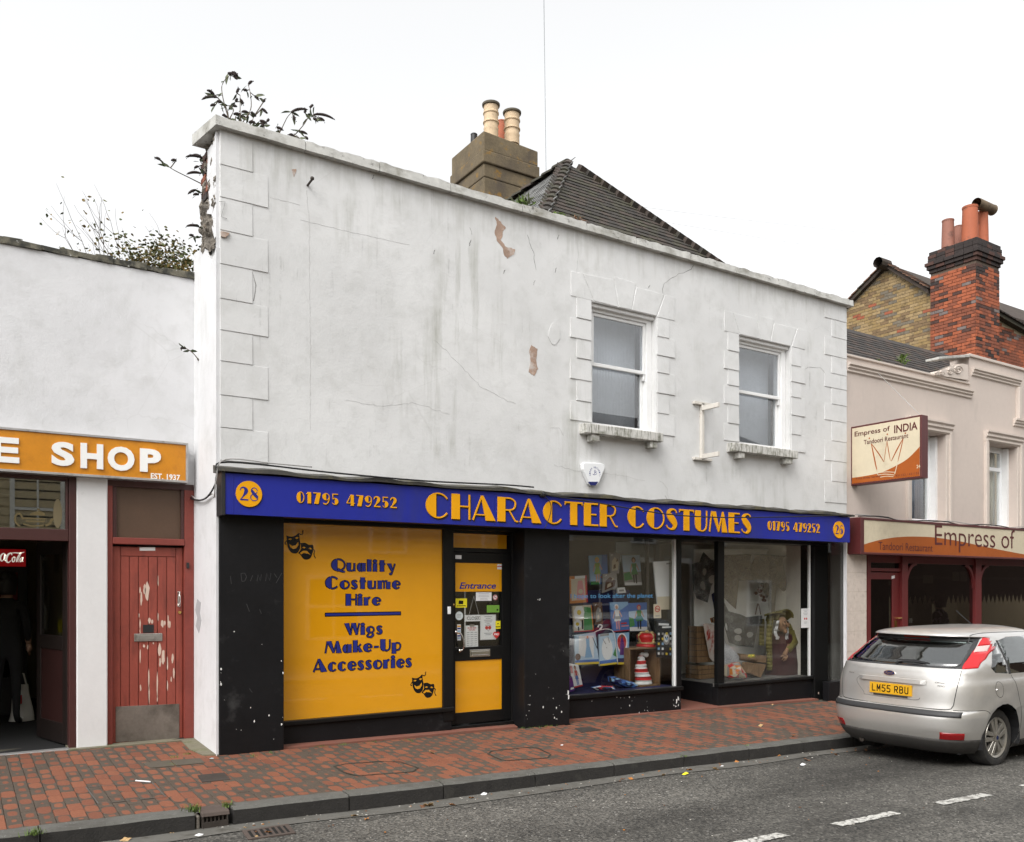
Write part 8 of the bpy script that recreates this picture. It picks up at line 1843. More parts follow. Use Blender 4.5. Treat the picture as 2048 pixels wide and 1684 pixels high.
# wires against the sky
def wire(lab, p, q, r_, sag=.3, name='overhead_wire', cat='wire'):
 p, q = Vector(p), Vector(q); b = MB(); b.tube([p.lerp(q, i/16)-Vector((0, 0, sag*4*(i/16)*(1-i/16))) for i in range(17)], r_, 4); return tag(b.obj(name, [GREYC]), lab, cat)
wire('upper thin overhead wire crossing the sky behind the brick chimney', W(1180, 400, 24), W(2120, 490, 26), .004); wire('lower thin overhead wire crossing the sky behind the brick chimney', W(1180, 418, 24), W(2200, 560, 25), .004)
b = MB(); p0, p1 = W(1093, 410, 17.0), W(1087, -60, 17.0); b.tube([p0, p0.lerp(p1, .5), p1], [.008, .006, .009], 5); tag(b.obj('aerial_mast', [flat('mast_grey', (.22, .24, .25), .6)]), 'thin grey aerial mast rising from behind the hipped roof', 'mast')
# ---- people
def body(verts, edges, root, name, mats, parent, sub=2):
 me = bpy.data.meshes.new(name); me.from_pydata([v[:3] for v in verts], edges, []); o = bpy.data.objects.new(name, me); COL.objects.link(o)
 sm = o.modifiers.new('skin', 'SKIN'); sm.use_smooth_shade = True
 for i, v in enumerate(verts):
  s = me.skin_vertices[0].data[i]; r_ = v[3] if isinstance(v[3], tuple) else (v[3], v[3]); s.radius = r_; s.use_root = (i == root)
 su = o.modifiers.new('sub', 'SUBSURF'); su.levels = sub; su.render_levels = sub
 dg = bpy.context.evaluated_depsgraph_get(); m2 = bpy.data.meshes.new_from_object(o.evaluated_get(dg)); bpy.data.objects.remove(o); bpy.data.meshes.remove(me)
 for m in mats: m2.materials.append(m)
 o = bpy.data.objects.new(name, m2); COL.objects.link(o); o.parent = parent; o['_w'] = parent['_w'] if parent else (0, 0, 0); return o, m2
def person(name, lab, loc, rz, height, pose, top, legs, hair, skin=SKIN, hairlong=False):
 """standing or seated figure; local frame faces -Y"""
 k = height/1.72; t = thing(name, lab, 'person', loc); t.rotation_euler = (0, 0, rz)
 hip = .92 if pose == 'stand' else .52
 V = [(0, 0, hip, (.155, .12)), (0, .0, hip+.16, (.135, .10)), (0, .01, hip+.33, (.16, .11)), (0, .02, hip+.47, (.13, .095)), (0, .0, hip+.56, (.055, .055)), (0, -.02, hip+.66, (.078, .085)), (0, -.025, hip+.76, (.080, .095)), (0, -.01, hip+.84, (.05, .06))]
 E = [(0, 1), (1, 2), (2, 3), (3, 4), (4, 5), (5, 6), (6, 7)]
 for s in (-1, 1):
  i = len(V)
  if pose == 'stand': V += [(s*.095, .0, hip-.10, .088), (s*.10, .01, .50, .058), (s*.105, .03, .12, .038), (s*.11, -.02, .045, (.040, .035)), (s*.12, -.14, .03, (.038, .026))]
  else: V += [(s*.10, -.08, hip-.02, .085), (s*.12, -.42, hip-.02, .062), (s*.12, -.42, .14, .042), (s*.12, -.45, .045, .038), (s*.12, -.56, .035, .028)]
  E += [(0, i), (i, i+1), (i+1, i+2), (i+2, i+3), (i+3, i+4)]
  i = len(V); ez, ey = (hip+.22, .05) if pose == 'stand' else (hip+.20, -.02); hz, hy = (hip+.02, -.12) if pose == 'stand' else (hip+.16, -.26)
  V += [(s*.175, .02, hip+.46, .060), (s*.225, ey, ez, .046), (s*.20, hy, hz, .032)]; E += [(3, i), (i, i+1), (i+1, i+2)]
 V = [(x*k, y*k, z*k, (r_[0]*k, r_[1]*k) if isinstance(r_, tuple) else r_*k) for x, y, z, r_ in V]
 o, me = body(V, E, 0, 'body', [top, legs, skin, BLKP], t)
 for p in me.polygons:
  z = p.center.z/k; x = abs(p.center.x/k); y = p.center.y/k
  if pose == 'stand': p.material_index = 3 if z < .10 else 1 if z < hip-.02 else 2 if (z > hip+.565 or (x > .15 and z < hip+.10 and y < -.05)) else 0
  else: p.material_index = 3 if z < .10 else 1 if z < hip+.02 and y < .1 and not (x > .15 and z > hip+.08) else 2 if (z > hip+.565 or (y < -.22 and z > hip+.10)) else 0
 hb = MB(); c = Vector((0, -.01*k, (hip+.755)*k)); hb.grid(lambda u, v: c+Vector((.098*k*math.sin(v*2.0)*math.cos(u*6.283), (.012+.112*math.sin(v*2.0)*math.sin(u*6.283)+(.02 if math.sin(u*6.283) > 0 else 0))*k, .125*k*math.cos(v*2.0)-(.10*k*v*v if math.sin(u*6.283) > -.2 else -.03*k*v))), 20, 10)
 if hairlong: hb.ball(c+Vector((0, .10*k, .06*k)), .065*k); hb.ball(c+Vector((.03*k, .12*k, -.02*k)), .05*k)
 h = hb.obj('hair', [hair], None, smooth=True); h.parent = t; h.modifiers.new('t', 'SOLIDIFY').thickness = .01
 fb = MB(); hz_ = (hip+.71)*k
 for s in (-1, 1): fb.ball((s*.032*k, -.108*k, hz_+.02*k), .010*k, 6, 4)
 h = fb.obj('eyes', [INKK], None); h.parent = t
 fb = MB(); fb.tube([(0, -.105*k, hz_+.02*k), (0, -.128*k, hz_-.02*k), (0, -.108*k, hz_-.028*k)], [.008*k, .013*k, .008*k], 6)
 for s in (-1, 1): fb.ball((s*.082*k, -.015*k, hz_), .022*k, 8, 6, 0, (.4, .7, 1.1))
 h = fb.obj('nose_and_ears', [skin], None, smooth=True); h.parent = t
 for s in (-1, 1):
  hb = MB(); ax, ay, az = (s*.20, -.12 if pose == 'stand' else -.26, hip+.02 if pose == 'stand' else hip+.16); wv = Vector((ax, ay, az))*k
  dn = Vector((0, -.5, -.85)).normalized() if pose == 'stand' else Vector((-s*.3, -.9, -.1)).normalized(); sd_ = Vector((0, -.85, .5)) if pose == 'stand' else Vector((1, 0, 0))
  hb.tube([wv, wv+dn*.05*k, wv+dn*.09*k], [.026*k, .036*k, .034*k], 8)
  for f, l in ((-1.5, .065), (-.5, .078), (.5, .074), (1.5, .058)): a = wv+dn*.085*k+sd_*f*.017*k; m_ = a+dn*l*.55*k; hb.tube([a, m_, m_+(dn+Vector((0, .35, -.2))).normalized()*l*.45*k], [.0092*k, .0088*k, .006*k], 6)
  a = wv+dn*.03*k+sd_*-.03*k; hb.tube([a, a+dn*.03*k-sd_*.025*k, a+dn*.065*k-sd_*.028*k], [.012*k, .010*k, .007*k], 6)
  h = hb.obj('hand', [skin], None, smooth=True); h.parent = t
 return t
pc = person('person', 'person in black clothes with tied up dark hair standing inside the cafe', (.50, 11.25, .05), R(165), 1.66, 'stand', CLOTHK, CLOTHK, HAIRK, hairlong=True)
b = MB()
for s in (-1, 1):
 for q in range(3): b.box(s*.135 if s < 0 else .118, s*.118 if s < 0 else .135, -.10-q*.03, -.085-q*.03, .03, .06)
h = b.obj('shoe_stripes', [LETW], None); h.parent = pc
cb_ = thing('carrier_bag', 'white plastic carrier bag on the cafe floor behind the standing person', 'bag', W(43, 1420, 11.5)); bx = W(43, 1420, 11.5); b = MB()
def bagp(u, v): r_ = .13*(1-.45*v)*(1+.08*math.sin(u*19+v*6)); return Vector((bx.x+r_*math.cos(u*6.283), 11.5+.6*r_*math.sin(u*6.283), .05+.42*v))
b.grid(bagp, 20, 8); b.obj('bag_body', [flat('bag_white', (.62, .60, .55), .5)], cb_, smooth=True)
b = MB(); b.tube([Vector((bx.x-.05, 11.5, .46)), Vector((bx.x-.02, 11.5, .60)), Vector((bx.x+.02, 11.5, .60)), Vector((bx.x+.05, 11.5, .46))], .010, 5); b.obj('bag_handle', [flat('bag_white', (.62, .60, .55), .5)], cb_)
b = MB(); p = W(38, 1399, 11.36); b.box(p.x-.03, p.x+.03, p.y-.005, p.y+.002, p.z-.05, p.z+.05); b.obj('red_print', [RST], cb_)
rp = W(1878, 1240, 9.9)
JER = M('patterned_jersey', (.03, .025, .04), .9, var=.2, bump=0, dirt=[((.33, .26, .36), 12, .50, .56)])
gz = -.34
person('person', 'dark haired person in a patterned jersey standing inside the restaurant window', (rp.x, 9.9, gz), R(180), 1.74, 'stand', JER, CLOTHK, HAIRK)
ux = wh[0][0]+(wh[0][1]-wh[0][0])*.30
person('person', 'person in a pale patterned shirt at the upstairs window behind the projecting sign', (ux, YWf+.55, zw0-.92), R(20), 1.62, 'stand', M('pale_floral_shirt', (.42, .40, .30), .9, var=.1, bump=0, dirt=[((.08, .08, .06), 14, .5, .58)]), flat('pale_trousers', (.4, .42, .5), .9), HAIRK)
b = MB(); b.box(XR+.35, XE-.35, YWf+.2, YWf+1.6, zw0-.98, zw0-.93); b.obj('upper_floor', [ROOMD], rest_b)
# ---- terrace on the other side of the street (seen in the window glass)
CRW = M('cream_board_wall', (.50, .42, .28), .8, var=.08, bump=.2); CRR = M('cream_render_wall', (.52, .45, .33), .8, var=.1, bump=.2); DBR = M('dark_brick_wall', (.10, .06, .045), .9, var=.2)
def opp(lab, x0, x1, eave, mat, wins, roofm, boards=False, name='terrace_house'):
 t = thing(name, lab, 'building', ((x0+x1)/2, -2.6, -.2)); y = -2.6
 b = MB(); n = 0
 b.box(x0, x1, y-6, y, -.4, eave)
 wl_ = b.obj('wall', [mat], t)
 if boards:
  b = MB(); z = 2.2
  while z < eave: b.hexa([(x0, y, z), (x1, y, z), (x1, y+.03, z), (x0, y+.03, z), (x0, y, z+.19), (x1, y, z+.19), (x1, y+.008, z+.19), (x0, y+.008, z+.19)]); z += .19
  stuff(b.obj('weatherboards', [mat], t))
 b = MB(); b.prismx([(y+.3, eave), (y-3, eave+1.5), (y-6.2, eave)], x0, x1); b.obj('roof', [roofm], t)
 for (wx, wz, ww, wh_) in wins:
  b = MB(); f = .09; b.box(wx, wx+ww, y+.002, y+.07, wz-.06, wz); b.box(wx, wx+f, y+.002, y+.05, wz, wz+wh_); b.box(wx+ww-f, wx+ww, y+.002, y+.05, wz, wz+wh_); b.box(wx+f, wx+ww-f, y+.002, y+.05, wz+wh_-f, wz+wh_); b.box(wx+f, wx+ww-f, y+.002, y+.045, wz+wh_*.5-.03, wz+wh_*.5+.03); b.box(wx+ww*.5-.02, wx+ww*.5+.02, y+.002, y+.042, wz, wz+wh_-f)
  fo = b.obj('window', [WFRAME], t); b = MB(); b.box(wx+f, wx+ww-f, y+.004, y+.012, wz, wz+wh_); b.obj('pane', [flat('opposite_pane', (.03, .035, .04), .05)], fo)
 return t
opp('cream weatherboarded terrace house across the street', -14, 12.8, 5.3, CRW, [(x, 2.5, 1.05, 1.6) for x in (-10, -6, -2, 1.0, 3.6, 6.2, 8.6, 11)]+[(x, .4, 1.4, 1.5) for x in (-8, -3, 2, 7)], TILES[1], True)
opp('cream rendered terrace house across the street', 12.82, 24.4, 6.0, CRR, [(x, 3.0, 1.0, 1.6) for x in (14, 17.2, 20.4)]+[(x, .35, 1.2, 1.5) for x in (15.4, 19.2, 22.4)], TILES[0])
opp('dark brick house at the far end across the street', 24.42, 46, 5.0, DBR, [(x, 2.9, 1.0, 1.6) for x in (26, 30, 34, 38)], RTILE[0])
# ------------------------------------------------------------------ parked car
SX = .965; SY = .915; SZ = .965
CX0, CYc = 8.345, 5.53
CZ0 = road(9.1, 5.5)+.002
def cw_(p): return Vector((CX0+p[0]*SX, CYc+p[1]*SY, CZ0+p[2]*SZ))
car = thing('parked_car', 'silver five door hatchback parked at the kerb with a yellow rear number plate', 'car', cw_((2.1, 0, 0)))
def cpaint():
 m, t, out = nm('silver_paint'); g = t.nodes.new('ShaderNodeNewGeometry'); pos = g.outputs['Position']
 fl = noise(t, pos, 900, 2, .6); dirt = noise(t, pos, 6, 5, .65); sep = t.nodes.new('ShaderNodeSeparateXYZ'); t.links.new(pos, sep.inputs[0])
 c = mix(t, fl, (.60, .585, .56), (.655, .64, .615)); c = mix(t, math_(t, 'MULTIPLY', ramp(t, dirt, [(.45, 0), (.8, 1)]), .25), c, (.34, .31, .27))
 low = ramp(t, math_(t, 'ADD', sep.outputs['Z'], math_(t, 'MULTIPLY', dirt, .25)), [(.05, .45), (.40, 0)]); c = mix(t, low, c, (.27, .24, .20))
 p = t.nodes.new('ShaderNodeBsdfPrincipled'); t.links.new(c, p.inputs['Base Color']); p.inputs['Metallic'].default_value = .68; p.inputs['Roughness'].default_value = .34; p.inputs['Coat Weight'].default_value = .7; p.inputs['Coat Roughness'].default_value = .06
 d = t.nodes.new('ShaderNodeBsdfDiffuse'); d.inputs[0].default_value = (.03, .03, .03, 1); ms = t.nodes.new('ShaderNodeMixShader'); t.links.new(g.outputs['Backfacing'], ms.inputs[0]); t.links.new(p.outputs[0], ms.inputs[1]); t.links.new(d.outputs[0], ms.inputs[2]); t.links.new(ms.outputs[0], out.inputs[0]); return m
SILV = cpaint()
TRIM = M('grey_black_trim', (.028, .028, .029), .55, var=.1, bump=.1)
VALN = M('dirty_valance', (.040, .037, .034), .65, var=.25, bump=.2)
TYRE = M('tyre_rubber', (.020, .019, .018), .8, var=.2, bump=.2, dirt=[((.06, .052, .042), 5, .5, .7)])
RIM = M('wheel_rim', (.42, .40, .36), .35, metal=.75, var=.1, dirt=[((.16, .13, .10), 10, .55, .75)])
def lens(name, col, r_=.06):
 m, t, out = nm(name); v = t.nodes.new('ShaderNodeTexVoronoi'); v.inputs['Scale'].default_value = 60; t.links.new(pos_of(t), v.inputs['Vector'])
 bsdf(t, out, col, r_, spec=.35, coat=.35, bump=v.outputs['Distance'], bstr=.12, bdist=.003); return m
LRED = lens('red_lens', (.50, .012, .016)); LCLR = lens('clear_lens', (.58, .42, .40)); LDRK = lens('dark_red_lens', (.20, .006, .008))
def interp(tab, z):
 for (a, va), (b_, vb) in zip(tab, tab[1:]):
  if a <= z <= b_: s = (z-a)/(b_-a); s = s*s*(3-2*s)*.35+s*.65; return va+(vb-va)*s
 return tab[0][1] if z < tab[0][0] else tab[-1][1]
REAR = [(.17,.16),(.24,.075),(.32,.03),(.44,.0),(.56,.0),(.60,.012),(.625,.035),(.64,.075),(.70,.085),(.84,.095),(.95,.108),(1.05,.135),(1.10,.19),(1.22,.36),(1.33,.53),(1.385,.60),(1.395,.49),(1.42,.50),(1.44,.56),(1.46,.70),(1.475,.90),(1.487,1.25),(1.49,1.7)]
FRNT = [(.17,4.12),(.3,4.26),(.45,4.33),(.58,4.33),(.70,4.25),(.80,4.05),(.88,3.72),(.95,3.30),(1.0,3.16),(1.15,2.86),(1.30,2.54),(1.40,2.30),(1.44,2.20),(1.46,2.13),(1.475,2.05),(1.487,1.95),(1.49,1.75)]
WID = [(.17,.78),(.24,.835),(.34,.862),(.45,.885),(.58,.905),(.66,.908),(.80,.912),(.90,.902),(.96,.875),(1.0,.865),(1.10,.84),(1.20,.79),(1.30,.742),(1.37,.705),(1.41,.66),(1.435,.61),(1.455,.53),(1.47,.42),(1.482,.30),(1.49,.03)]
zs = [.17,.19,.22,.26,.30,.34,.38,.42,.46,.50,.54,.57,.59,.605,.62,.63,.64,.655,.68,.72,.76,.80,.84,.88,.91,.94,.965,.985,1.0,1.02,1.05,1.09,1.13,1.17,1.21,1.25,1.29,1.32,1.35,1.375,1.387,1.393,1.40,1.41,1.42,1.43,1.44,1.448,1.456,1.463,1.470,1.476,1.482,1.487,1.49]
def outline(z):
 xr, xf, w = interp(REAR, z), interp(FRNT, z), interp(WID, z); L_ = xf-xr; P = []
 Rr_ = min(.62, L_*.45); Rf = min(1.0, L_*.45); nr, ns, nf = 18, 14, 12
 for i in range(nr):
  th = (i/nr)*math.pi/2; p = 2/3.6; y = w*math.sin(th)**p; x = xr+Rr_*(1-math.cos(th)**p); P.append((x, y))
 for i in range(ns+1): t_ = i/ns; P.append((xr+Rr_+(L_-Rr_-Rf)*t_, w*(1-.02*max(0, t_-.5))))
 for i in range(1, nf+1): th = (i/nf)*math.pi/2; p = 2/3.0; P.append((xf-Rf+Rf*math.sin(th)**p, w*.99*max(0, math.cos(th))**p))
 return P
def flare(x, y, z):
 for cx in (.80, 3.44):
  r_ = math.hypot(x-cx, z-.33)
  if y > .6 and z < .80: y += .018*math.exp(-((r_-.38)/.075)**2)
 return y
bm = bmesh.new(); rows = []
for z in zs:
 o = outline(z); row = [bm.verts.new((x, -flare(x, y, z), z)) for x, y in o[::-1]]; row += [bm.verts.new((x, flare(x, y, z), z)) for x, y in o[1:]]
 rows.append(row)
for a, c in zip(rows, rows[1:]):
 n = len(a)
 for i in range(n):
  j = (i+1) % n
  try: bm.faces.new((a[i], a[j], c[j], c[i]))
  except ValueError: pass
bm.faces.new(rows[-1])
bmesh.ops.remove_doubles(bm, verts=bm.verts, dist=.0004)
bmesh.ops.recalc_face_normals(bm, faces=bm.faces)
if sum(f.normal.z for f in bm.faces if f.calc_center_median().z > 1.45) < 0: bmesh.ops.reverse_faces(bm, faces=bm.faces)
bvh = BVHTree.FromBMesh(bm)
def pip(x, z, poly):
 c = False; j = len(poly)-1
 for i in range(len(poly)):
  a, d = poly[i], poly[j]
  if (a[1] > z) != (d[1] > z) and x < (d[0]-a[0])*(z-a[1])/(d[1]-a[1])+a[0]: c = not c
  j = i
 return c
def cut(poly, view):
 """cut poly (rear view: (y,z), side view: (x,z)) into the shell; return the faces inside"""
 a0, a1 = min(p[0] for p in poly)-.03, max(p[0] for p in poly)+.03; z0, z1 = min(p[1] for p in poly)-.03, max(p[1] for p in poly)+.03
 def reg():
  out = []
  for f in bm.faces:
   c = f.calc_center_median()
   if view == 'rear': ok = c.x < .9 and a0-.08 < c.y < a1+.08 and z0-.08 < c.z < z1+.08
   else: ok = (c.y < -.35 if view == 'R' else c.y > .35) and a0-.2 < c.x < a1+.2 and z0-.08 < c.z < z1+.08
   if ok: out.append(f)
  return out
 for i in range(len(poly)):
  p, q = poly[i], poly[(i+1) % len(poly)]
  fs = reg(); ge = list({e for f in fs for e in f.edges})+list({v for f in fs for v in f.verts})+fs
  if view == 'rear': co = (0, p[0], p[1]); no = Vector((0, -(q[1]-p[1]), q[0]-p[0]))
  else: co = (p[0], 0, p[1]); no = Vector((-(q[1]-p[1]), 0, q[0]-p[0]))
  if no.length > 1e-6: bmesh.ops.bisect_plane(bm, geom=ge, dist=1e-5, plane_co=co, plane_no=no.normalized())
 res = []
 for f in reg():
  c = f.calc_center_median()
  if pip(c.y if view == 'rear' else c.x, c.z, poly): res.append(f)
 return res
def take(faces, name, mat, parent=car, off=0.0, label=None, smooth=True):
 b = MB(); ids = {}
 for f in faces:
  k = []
  for v in f.verts:
   if v not in ids: ids[v] = len(b.v); b.v.append(tuple(cw_(v.co+v.normal*off)))
   k.append(ids[v])
  b.f.append(tuple(k)); b.m.append(0)
 bmesh.ops.delete(bm, geom=faces, context='FACES')
 o = b.obj(name, [mat], parent, label=label, smooth=smooth, angle=50); so = o.modifiers.new('t', 'SOLIDIFY'); so.thickness = .006; so.offset = -1; return o
def drop(faces): bmesh.ops.delete(bm, geom=faces, context='FACES')
mir = lambda poly: [(-y, z) for y, z in poly[::-1]]
# wheel arches
for cx in (.80, 3.44):
 for v in 'RL': drop(cut([(cx+.375*math.cos(2*math.pi*k/22), .315+.375*math.sin(2*math.pi*k/22)) for k in range(22)], v))
# rear lamps, glass, trims
lampR = [(-.722,1.09),(-.732,1.07),(-.818,1.08),(-.797,1.16),(-.752,1.28),(-.705,1.375),(-.655,1.385),(-.688,1.27)]
for poly, side in ((lampR, 'right'), (mir(lampR), 'left')):
 sgn = -1 if side == 'right' else 1
 clear = [(sgn*.702,1.235),(sgn*.757,1.245),(sgn*.728,1.305),(sgn*.680,1.295)]
 if sgn > 0: clear = clear[::-1]
 fs = cut(poly, 'rear'); fc = set(cut(clear, 'rear')); fs = [f for f in bm.faces if f.is_valid and pip(f.calc_center_median().y, f.calc_center_median().z, poly) and f.calc_center_median().x < .9]
 fcl = [f for f in fs if pip(f.calc_center_median().y, f.calc_center_median().z, clear)]; fs = [f for f in fs if f not in set(fcl)]
 lo = take(fs, 'tail_light', LRED, off=.004, label=side+' tail light with a clear reversing panel'); take(fcl, 'clear_panel', LCLR, lo, off=.004)
glassP = [(-.67,1.09),(.67,1.09),(.695,1.12),(.655,1.26),(.62,1.35),(-.62,1.35),(-.655,1.26),(-.695,1.12)]
band = [(-.65,1.36),(.65,1.36),(.65,1.392),(-.65,1.392)]
fs = cut(band, 'rear'); take(fs, 'spoiler_underside', TRIM)
rg = take(cut(glassP, 'rear'), 'rear_window', GLASSC)
surround = [(-.735,1.072),(.735,1.072),(.69,1.26),(.652,1.362),(-.652,1.362),(-.69,1.26)]
fs = cut(surround, 'rear'); take(fs, 'window_surround', TRIM)
strip = [(-.80,.572),(.80,.572),(.80,.628),(-.80,.628)]
take(cut(strip, 'rear'), 'bumper_strip', TRIM, off=.006)
# lower valance on the rear, dark
fs = [f for f in cut([(-.9,.15),(.9,.15),(.9,.335),(-.9,.335)], 'rear') if f.calc_center_median().x < .46]
refl = [(-.795,.337),(-.60,.337),(-.615,.412),(-.81,.408)]
take(fs, 'rear_valance', VALN)
for poly, side in ((refl, 'right'), (mir(refl), 'left')): take(cut(poly, 'rear'), 'reflector', LDRK, off=.004)
sill_ = [(1.16,.15),(3.08,.15),(3.08,.26),(1.16,.26)]
quart = [(.66,1.075),(.72,1.02),(.98,1.0),(.985,1.345),(.86,1.28)]
rdoor_ = [(1.03,1.0),(1.74,.985),(1.74,1.385),(1.25,1.385),(1.03,1.35)]; fdoor = [(1.83,.985),(2.86,.985),(2.62,1.20),(2.32,1.37),(1.83,1.385)]
for v in 'RL':
 q = take(cut(quart, v), 'quarter_window', GLASSC); take(cut(rdoor_, v), 'side_window', GLASSC); take(cut(fdoor, v), 'side_window', GLASSC)
 take(cut([(.985,.995),(1.03,.995),(1.03,1.355),(.985,1.35)], v), 'window_pillar', TRIM); take(cut([(1.74,.98),(1.83,.98),(1.83,1.39),(1.74,1.39)], v), 'window_pillar', TRIM); take(cut(sill_, v), 'sill_trim', VALN)
ws = [f for f in bm.faces if f.normal.x > .3 and 1.0 < f.calc_center_median().z < 1.40 and f.calc_center_median().x > 2.2 and abs(f.calc_center_median().y) < .62]
take(ws, 'windscreen', GLASSC)
b = MB(); idx = {}
for f in bm.faces:
 k = []
 for v in f.verts:
  if v not in idx: idx[v] = len(b.v); b.v.append(tuple(cw_(v.co)))
  k.append(idx[v])
 b.f.append(tuple(k)); b.m.append(0)
bm.free(); cbody = b.obj('body', [SILV], car, smooth=True, angle=38)
def hit(a, z, view):
 if view == 'rear': r_ = bvh.ray_cast(Vector((-2, a, z)), Vector((1, 0, 0)))
 elif view == 'R': r_ = bvh.ray_cast(Vector((a, -3, z)), Vector((0, 1, 0)))
 elif view == 'L': r_ = bvh.ray_cast(Vector((a, 3, z)), Vector((0, -1, 0)))
 else: r_ = bvh.ray_cast(Vector((a, z, 3)), Vector((0, 0, -1)))
 n = r_[1]
 return r_[0], (n if (n.x < 0 if view == 'rear' else n.y < 0 if view == 'R' else n.y > 0 if view == 'L' else n.z > 0) else -n)
def seam(pts, view, w=.006, name='panel_seam', mat=None, off=.0012, closed=False, parent=None):
 k = smooth2(pts+([pts[0]] if closed else []), 8); b = MB(); P = [hit(a, z, view) for a, z in k]
 for i in range(len(P)-1):
  (p, n), (q, m_) = P[i], P[i+1]; d = (q-p)
  if d.length < 1e-6: continue
  d.normalize(); s0 = n.cross(d)*w/2; s1 = m_.cross(d)*w/2
  fr_ = [cw_(p-s0+n*off), cw_(q-s1+m_*off), cw_(q+s1+m_*off), cw_(p+s0+n*off)]; b.face(fr_)
 return b.obj(name, [mat or TRIM], parent or car)
SEAMM = flat('seam_black', (.006, .006, .006), .9)
seam([(-.735,1.055),(-.735,.93),(-.715,.75),(-.70,.68),(-.64,.648),(-.3,.640),(0,.638),(.3,.640),(.64,.648),(.70,.68),(.715,.75),(.735,.93),(.735,1.055)], 'rear', .008, mat=SEAMM)
for v in 'RL':
 seam([(.16,.642),(.30,.642),(.45,.640),(.52,.60)], v, .006, mat=SEAMM)
 seam([(1.02,.985),(1.06,.90),(1.09,.80),(1.13,.68),(1.17,.55),(1.18,.40),(1.16,.27)], v, .007, mat=SEAMM); seam([(1.785,.97),(1.79,.7),(1.79,.27)], v, .007, mat=SEAMM); seam([(2.9,.97),(2.98,.8),(3.02,.5),(3.0,.30)], v, .007, mat=SEAMM)
 seam([(.72+.078*math.cos(a*.5236), .845+.082*math.sin(a*.5236)) for a in range(12)], v, .005, mat=SEAMM, closed=True) if v == 'R' else None
 for x in (1.30, 2.05):
  b = MB(); p, n = hit(x, .875, v); q, n2 = hit(x+.19, .875, v); s = -1 if v == 'R' else 1
  b.tube([cw_(p), cw_(p+Vector((.015, s*.03, 0))), cw_(q+Vector((-.02, s*.032, 0))), cw_(q)], [.014, .017, .017, .014], 8); b.obj('door_handle', [SILV], car, smooth=True)
 yy = -.61 if v == 'R' else .61
 seam([(.62, yy*.98), (.9, yy), (1.4, yy*1.01), (2.0, yy)], 'top', .012)
 p, n = hit(2.62, 1.03, v); s = -1 if v == 'R' else 1
 b = MB(); b.ball(cw_(p+Vector((0, s*.13, .02))), .1, 12, 8, 0, (.75, 1.0, .75)); b.tube([cw_(p), cw_(p+Vector((0, s*.08, 0)))], .025, 6); b.obj('door_mirror', [SILV], car, smooth=True)
b = MB(); p, n = hit(.665, .845, 'R'); b.ball(cw_(p), .012); b.obj('fuel_flap_latch', [CHROME], car)
# raised boot handle strip and plate recess
rec = [(-.42,.915),(.42,.915),(.36,.745),(.28,.717),(-.28,.717),(-.36,.745)]
seam(rec, 'rear', .010, mat=M('recess_edge', (.20, .19, .18), .5), closed=False)
b = MB(); P = [hit(y, .913, 'rear')[0] for y in [-.43+.86*i/14 for i in range(15)]]
for i in range(14):
 p, q = P[i], P[i+1]; t0 = 1 if 0 < i else .4; t1 = 1 if i < 13 else .4
 b.hexa([cw_(p+Vector((-.028*t0, 0, -.022))), cw_(q+Vector((-.028*t1, 0, -.022))), cw_(q+Vector((.02, 0, -.026))), cw_(p+Vector((.02, 0, -.026))), cw_(p+Vector((-.022*t0, 0, .022))), cw_(q+Vector((-.022*t1, 0, .022))), cw_(q+Vector((.02, 0, .026))), cw_(p+Vector((.02, 0, .026)))][::1])
b.f = [f[::-1] for f in b.f]
b.obj('boot_handle', [SILV], car, smooth=True, angle=40)
b = MB(); p = hit(0, .81, 'rear')[0]; c = [(p.x-.016, -.27, .75), (p.x-.016, .27, .75), (p.x+.0, .27, .75), (p.x+.0, -.27, .75), (p.x-.012, -.27, .870), (p.x-.012, .27, .870), (p.x+.0, .27, .870), (p.x+.0, -.27, .870)]
b.hexa([cw_(q) for q in c]); npl = b.obj('number_plate', [flat('plate_yellow', (.62, .33, .015), .35)], car, bev=.002)
o_ = cw_((p.x-.0165, .26, .75)); e_ = cw_((p.x-.0165, -.26, .75)); tt = cw_((p.x-.0125, .26, .870))
fP = Fr(o_, e_-o_, tt-o_); Lp = (e_-o_).length; Hp = (tt-o_).length; b = MB()
# British plate characters drawn as 5x8 strokes
SW = .0145
PL = {'L': [[(0,1),(0,0),(1,0)]], 'M': [[(0,0),(0,1),(.5,.30),(1,1),(1,0)]], '5': [[(1,1),(.05,1),(.0,.55),(.55,.60),(1,.42),(1,.16),(.75,0),(.25,0),(0,.12)]], 'R': [[(0,0),(0,1),(.75,1),(1,.86),(1,.62),(.75,.48),(0,.48)],[(.5,.48),(1,0)]], 'B': [[(0,0),(0,1),(.75,1),(.95,.86),(.95,.66),(.75,.53),(0,.53)],[(.7,.53),(1,.40),(1,.14),(.75,0),(0,0)]], 'U': [[(0,1),(0,.18),(.25,0),(.75,0),(1,.18),(1,1)]]}
cwid, chh, gp_ = .046, .078, .0095; x = .036*Lp/.476; sc_ = (Lp-.03)/(7*cwid+6*gp_+.033); cwid *= sc_*.985; gp_ *= sc_; x = .018
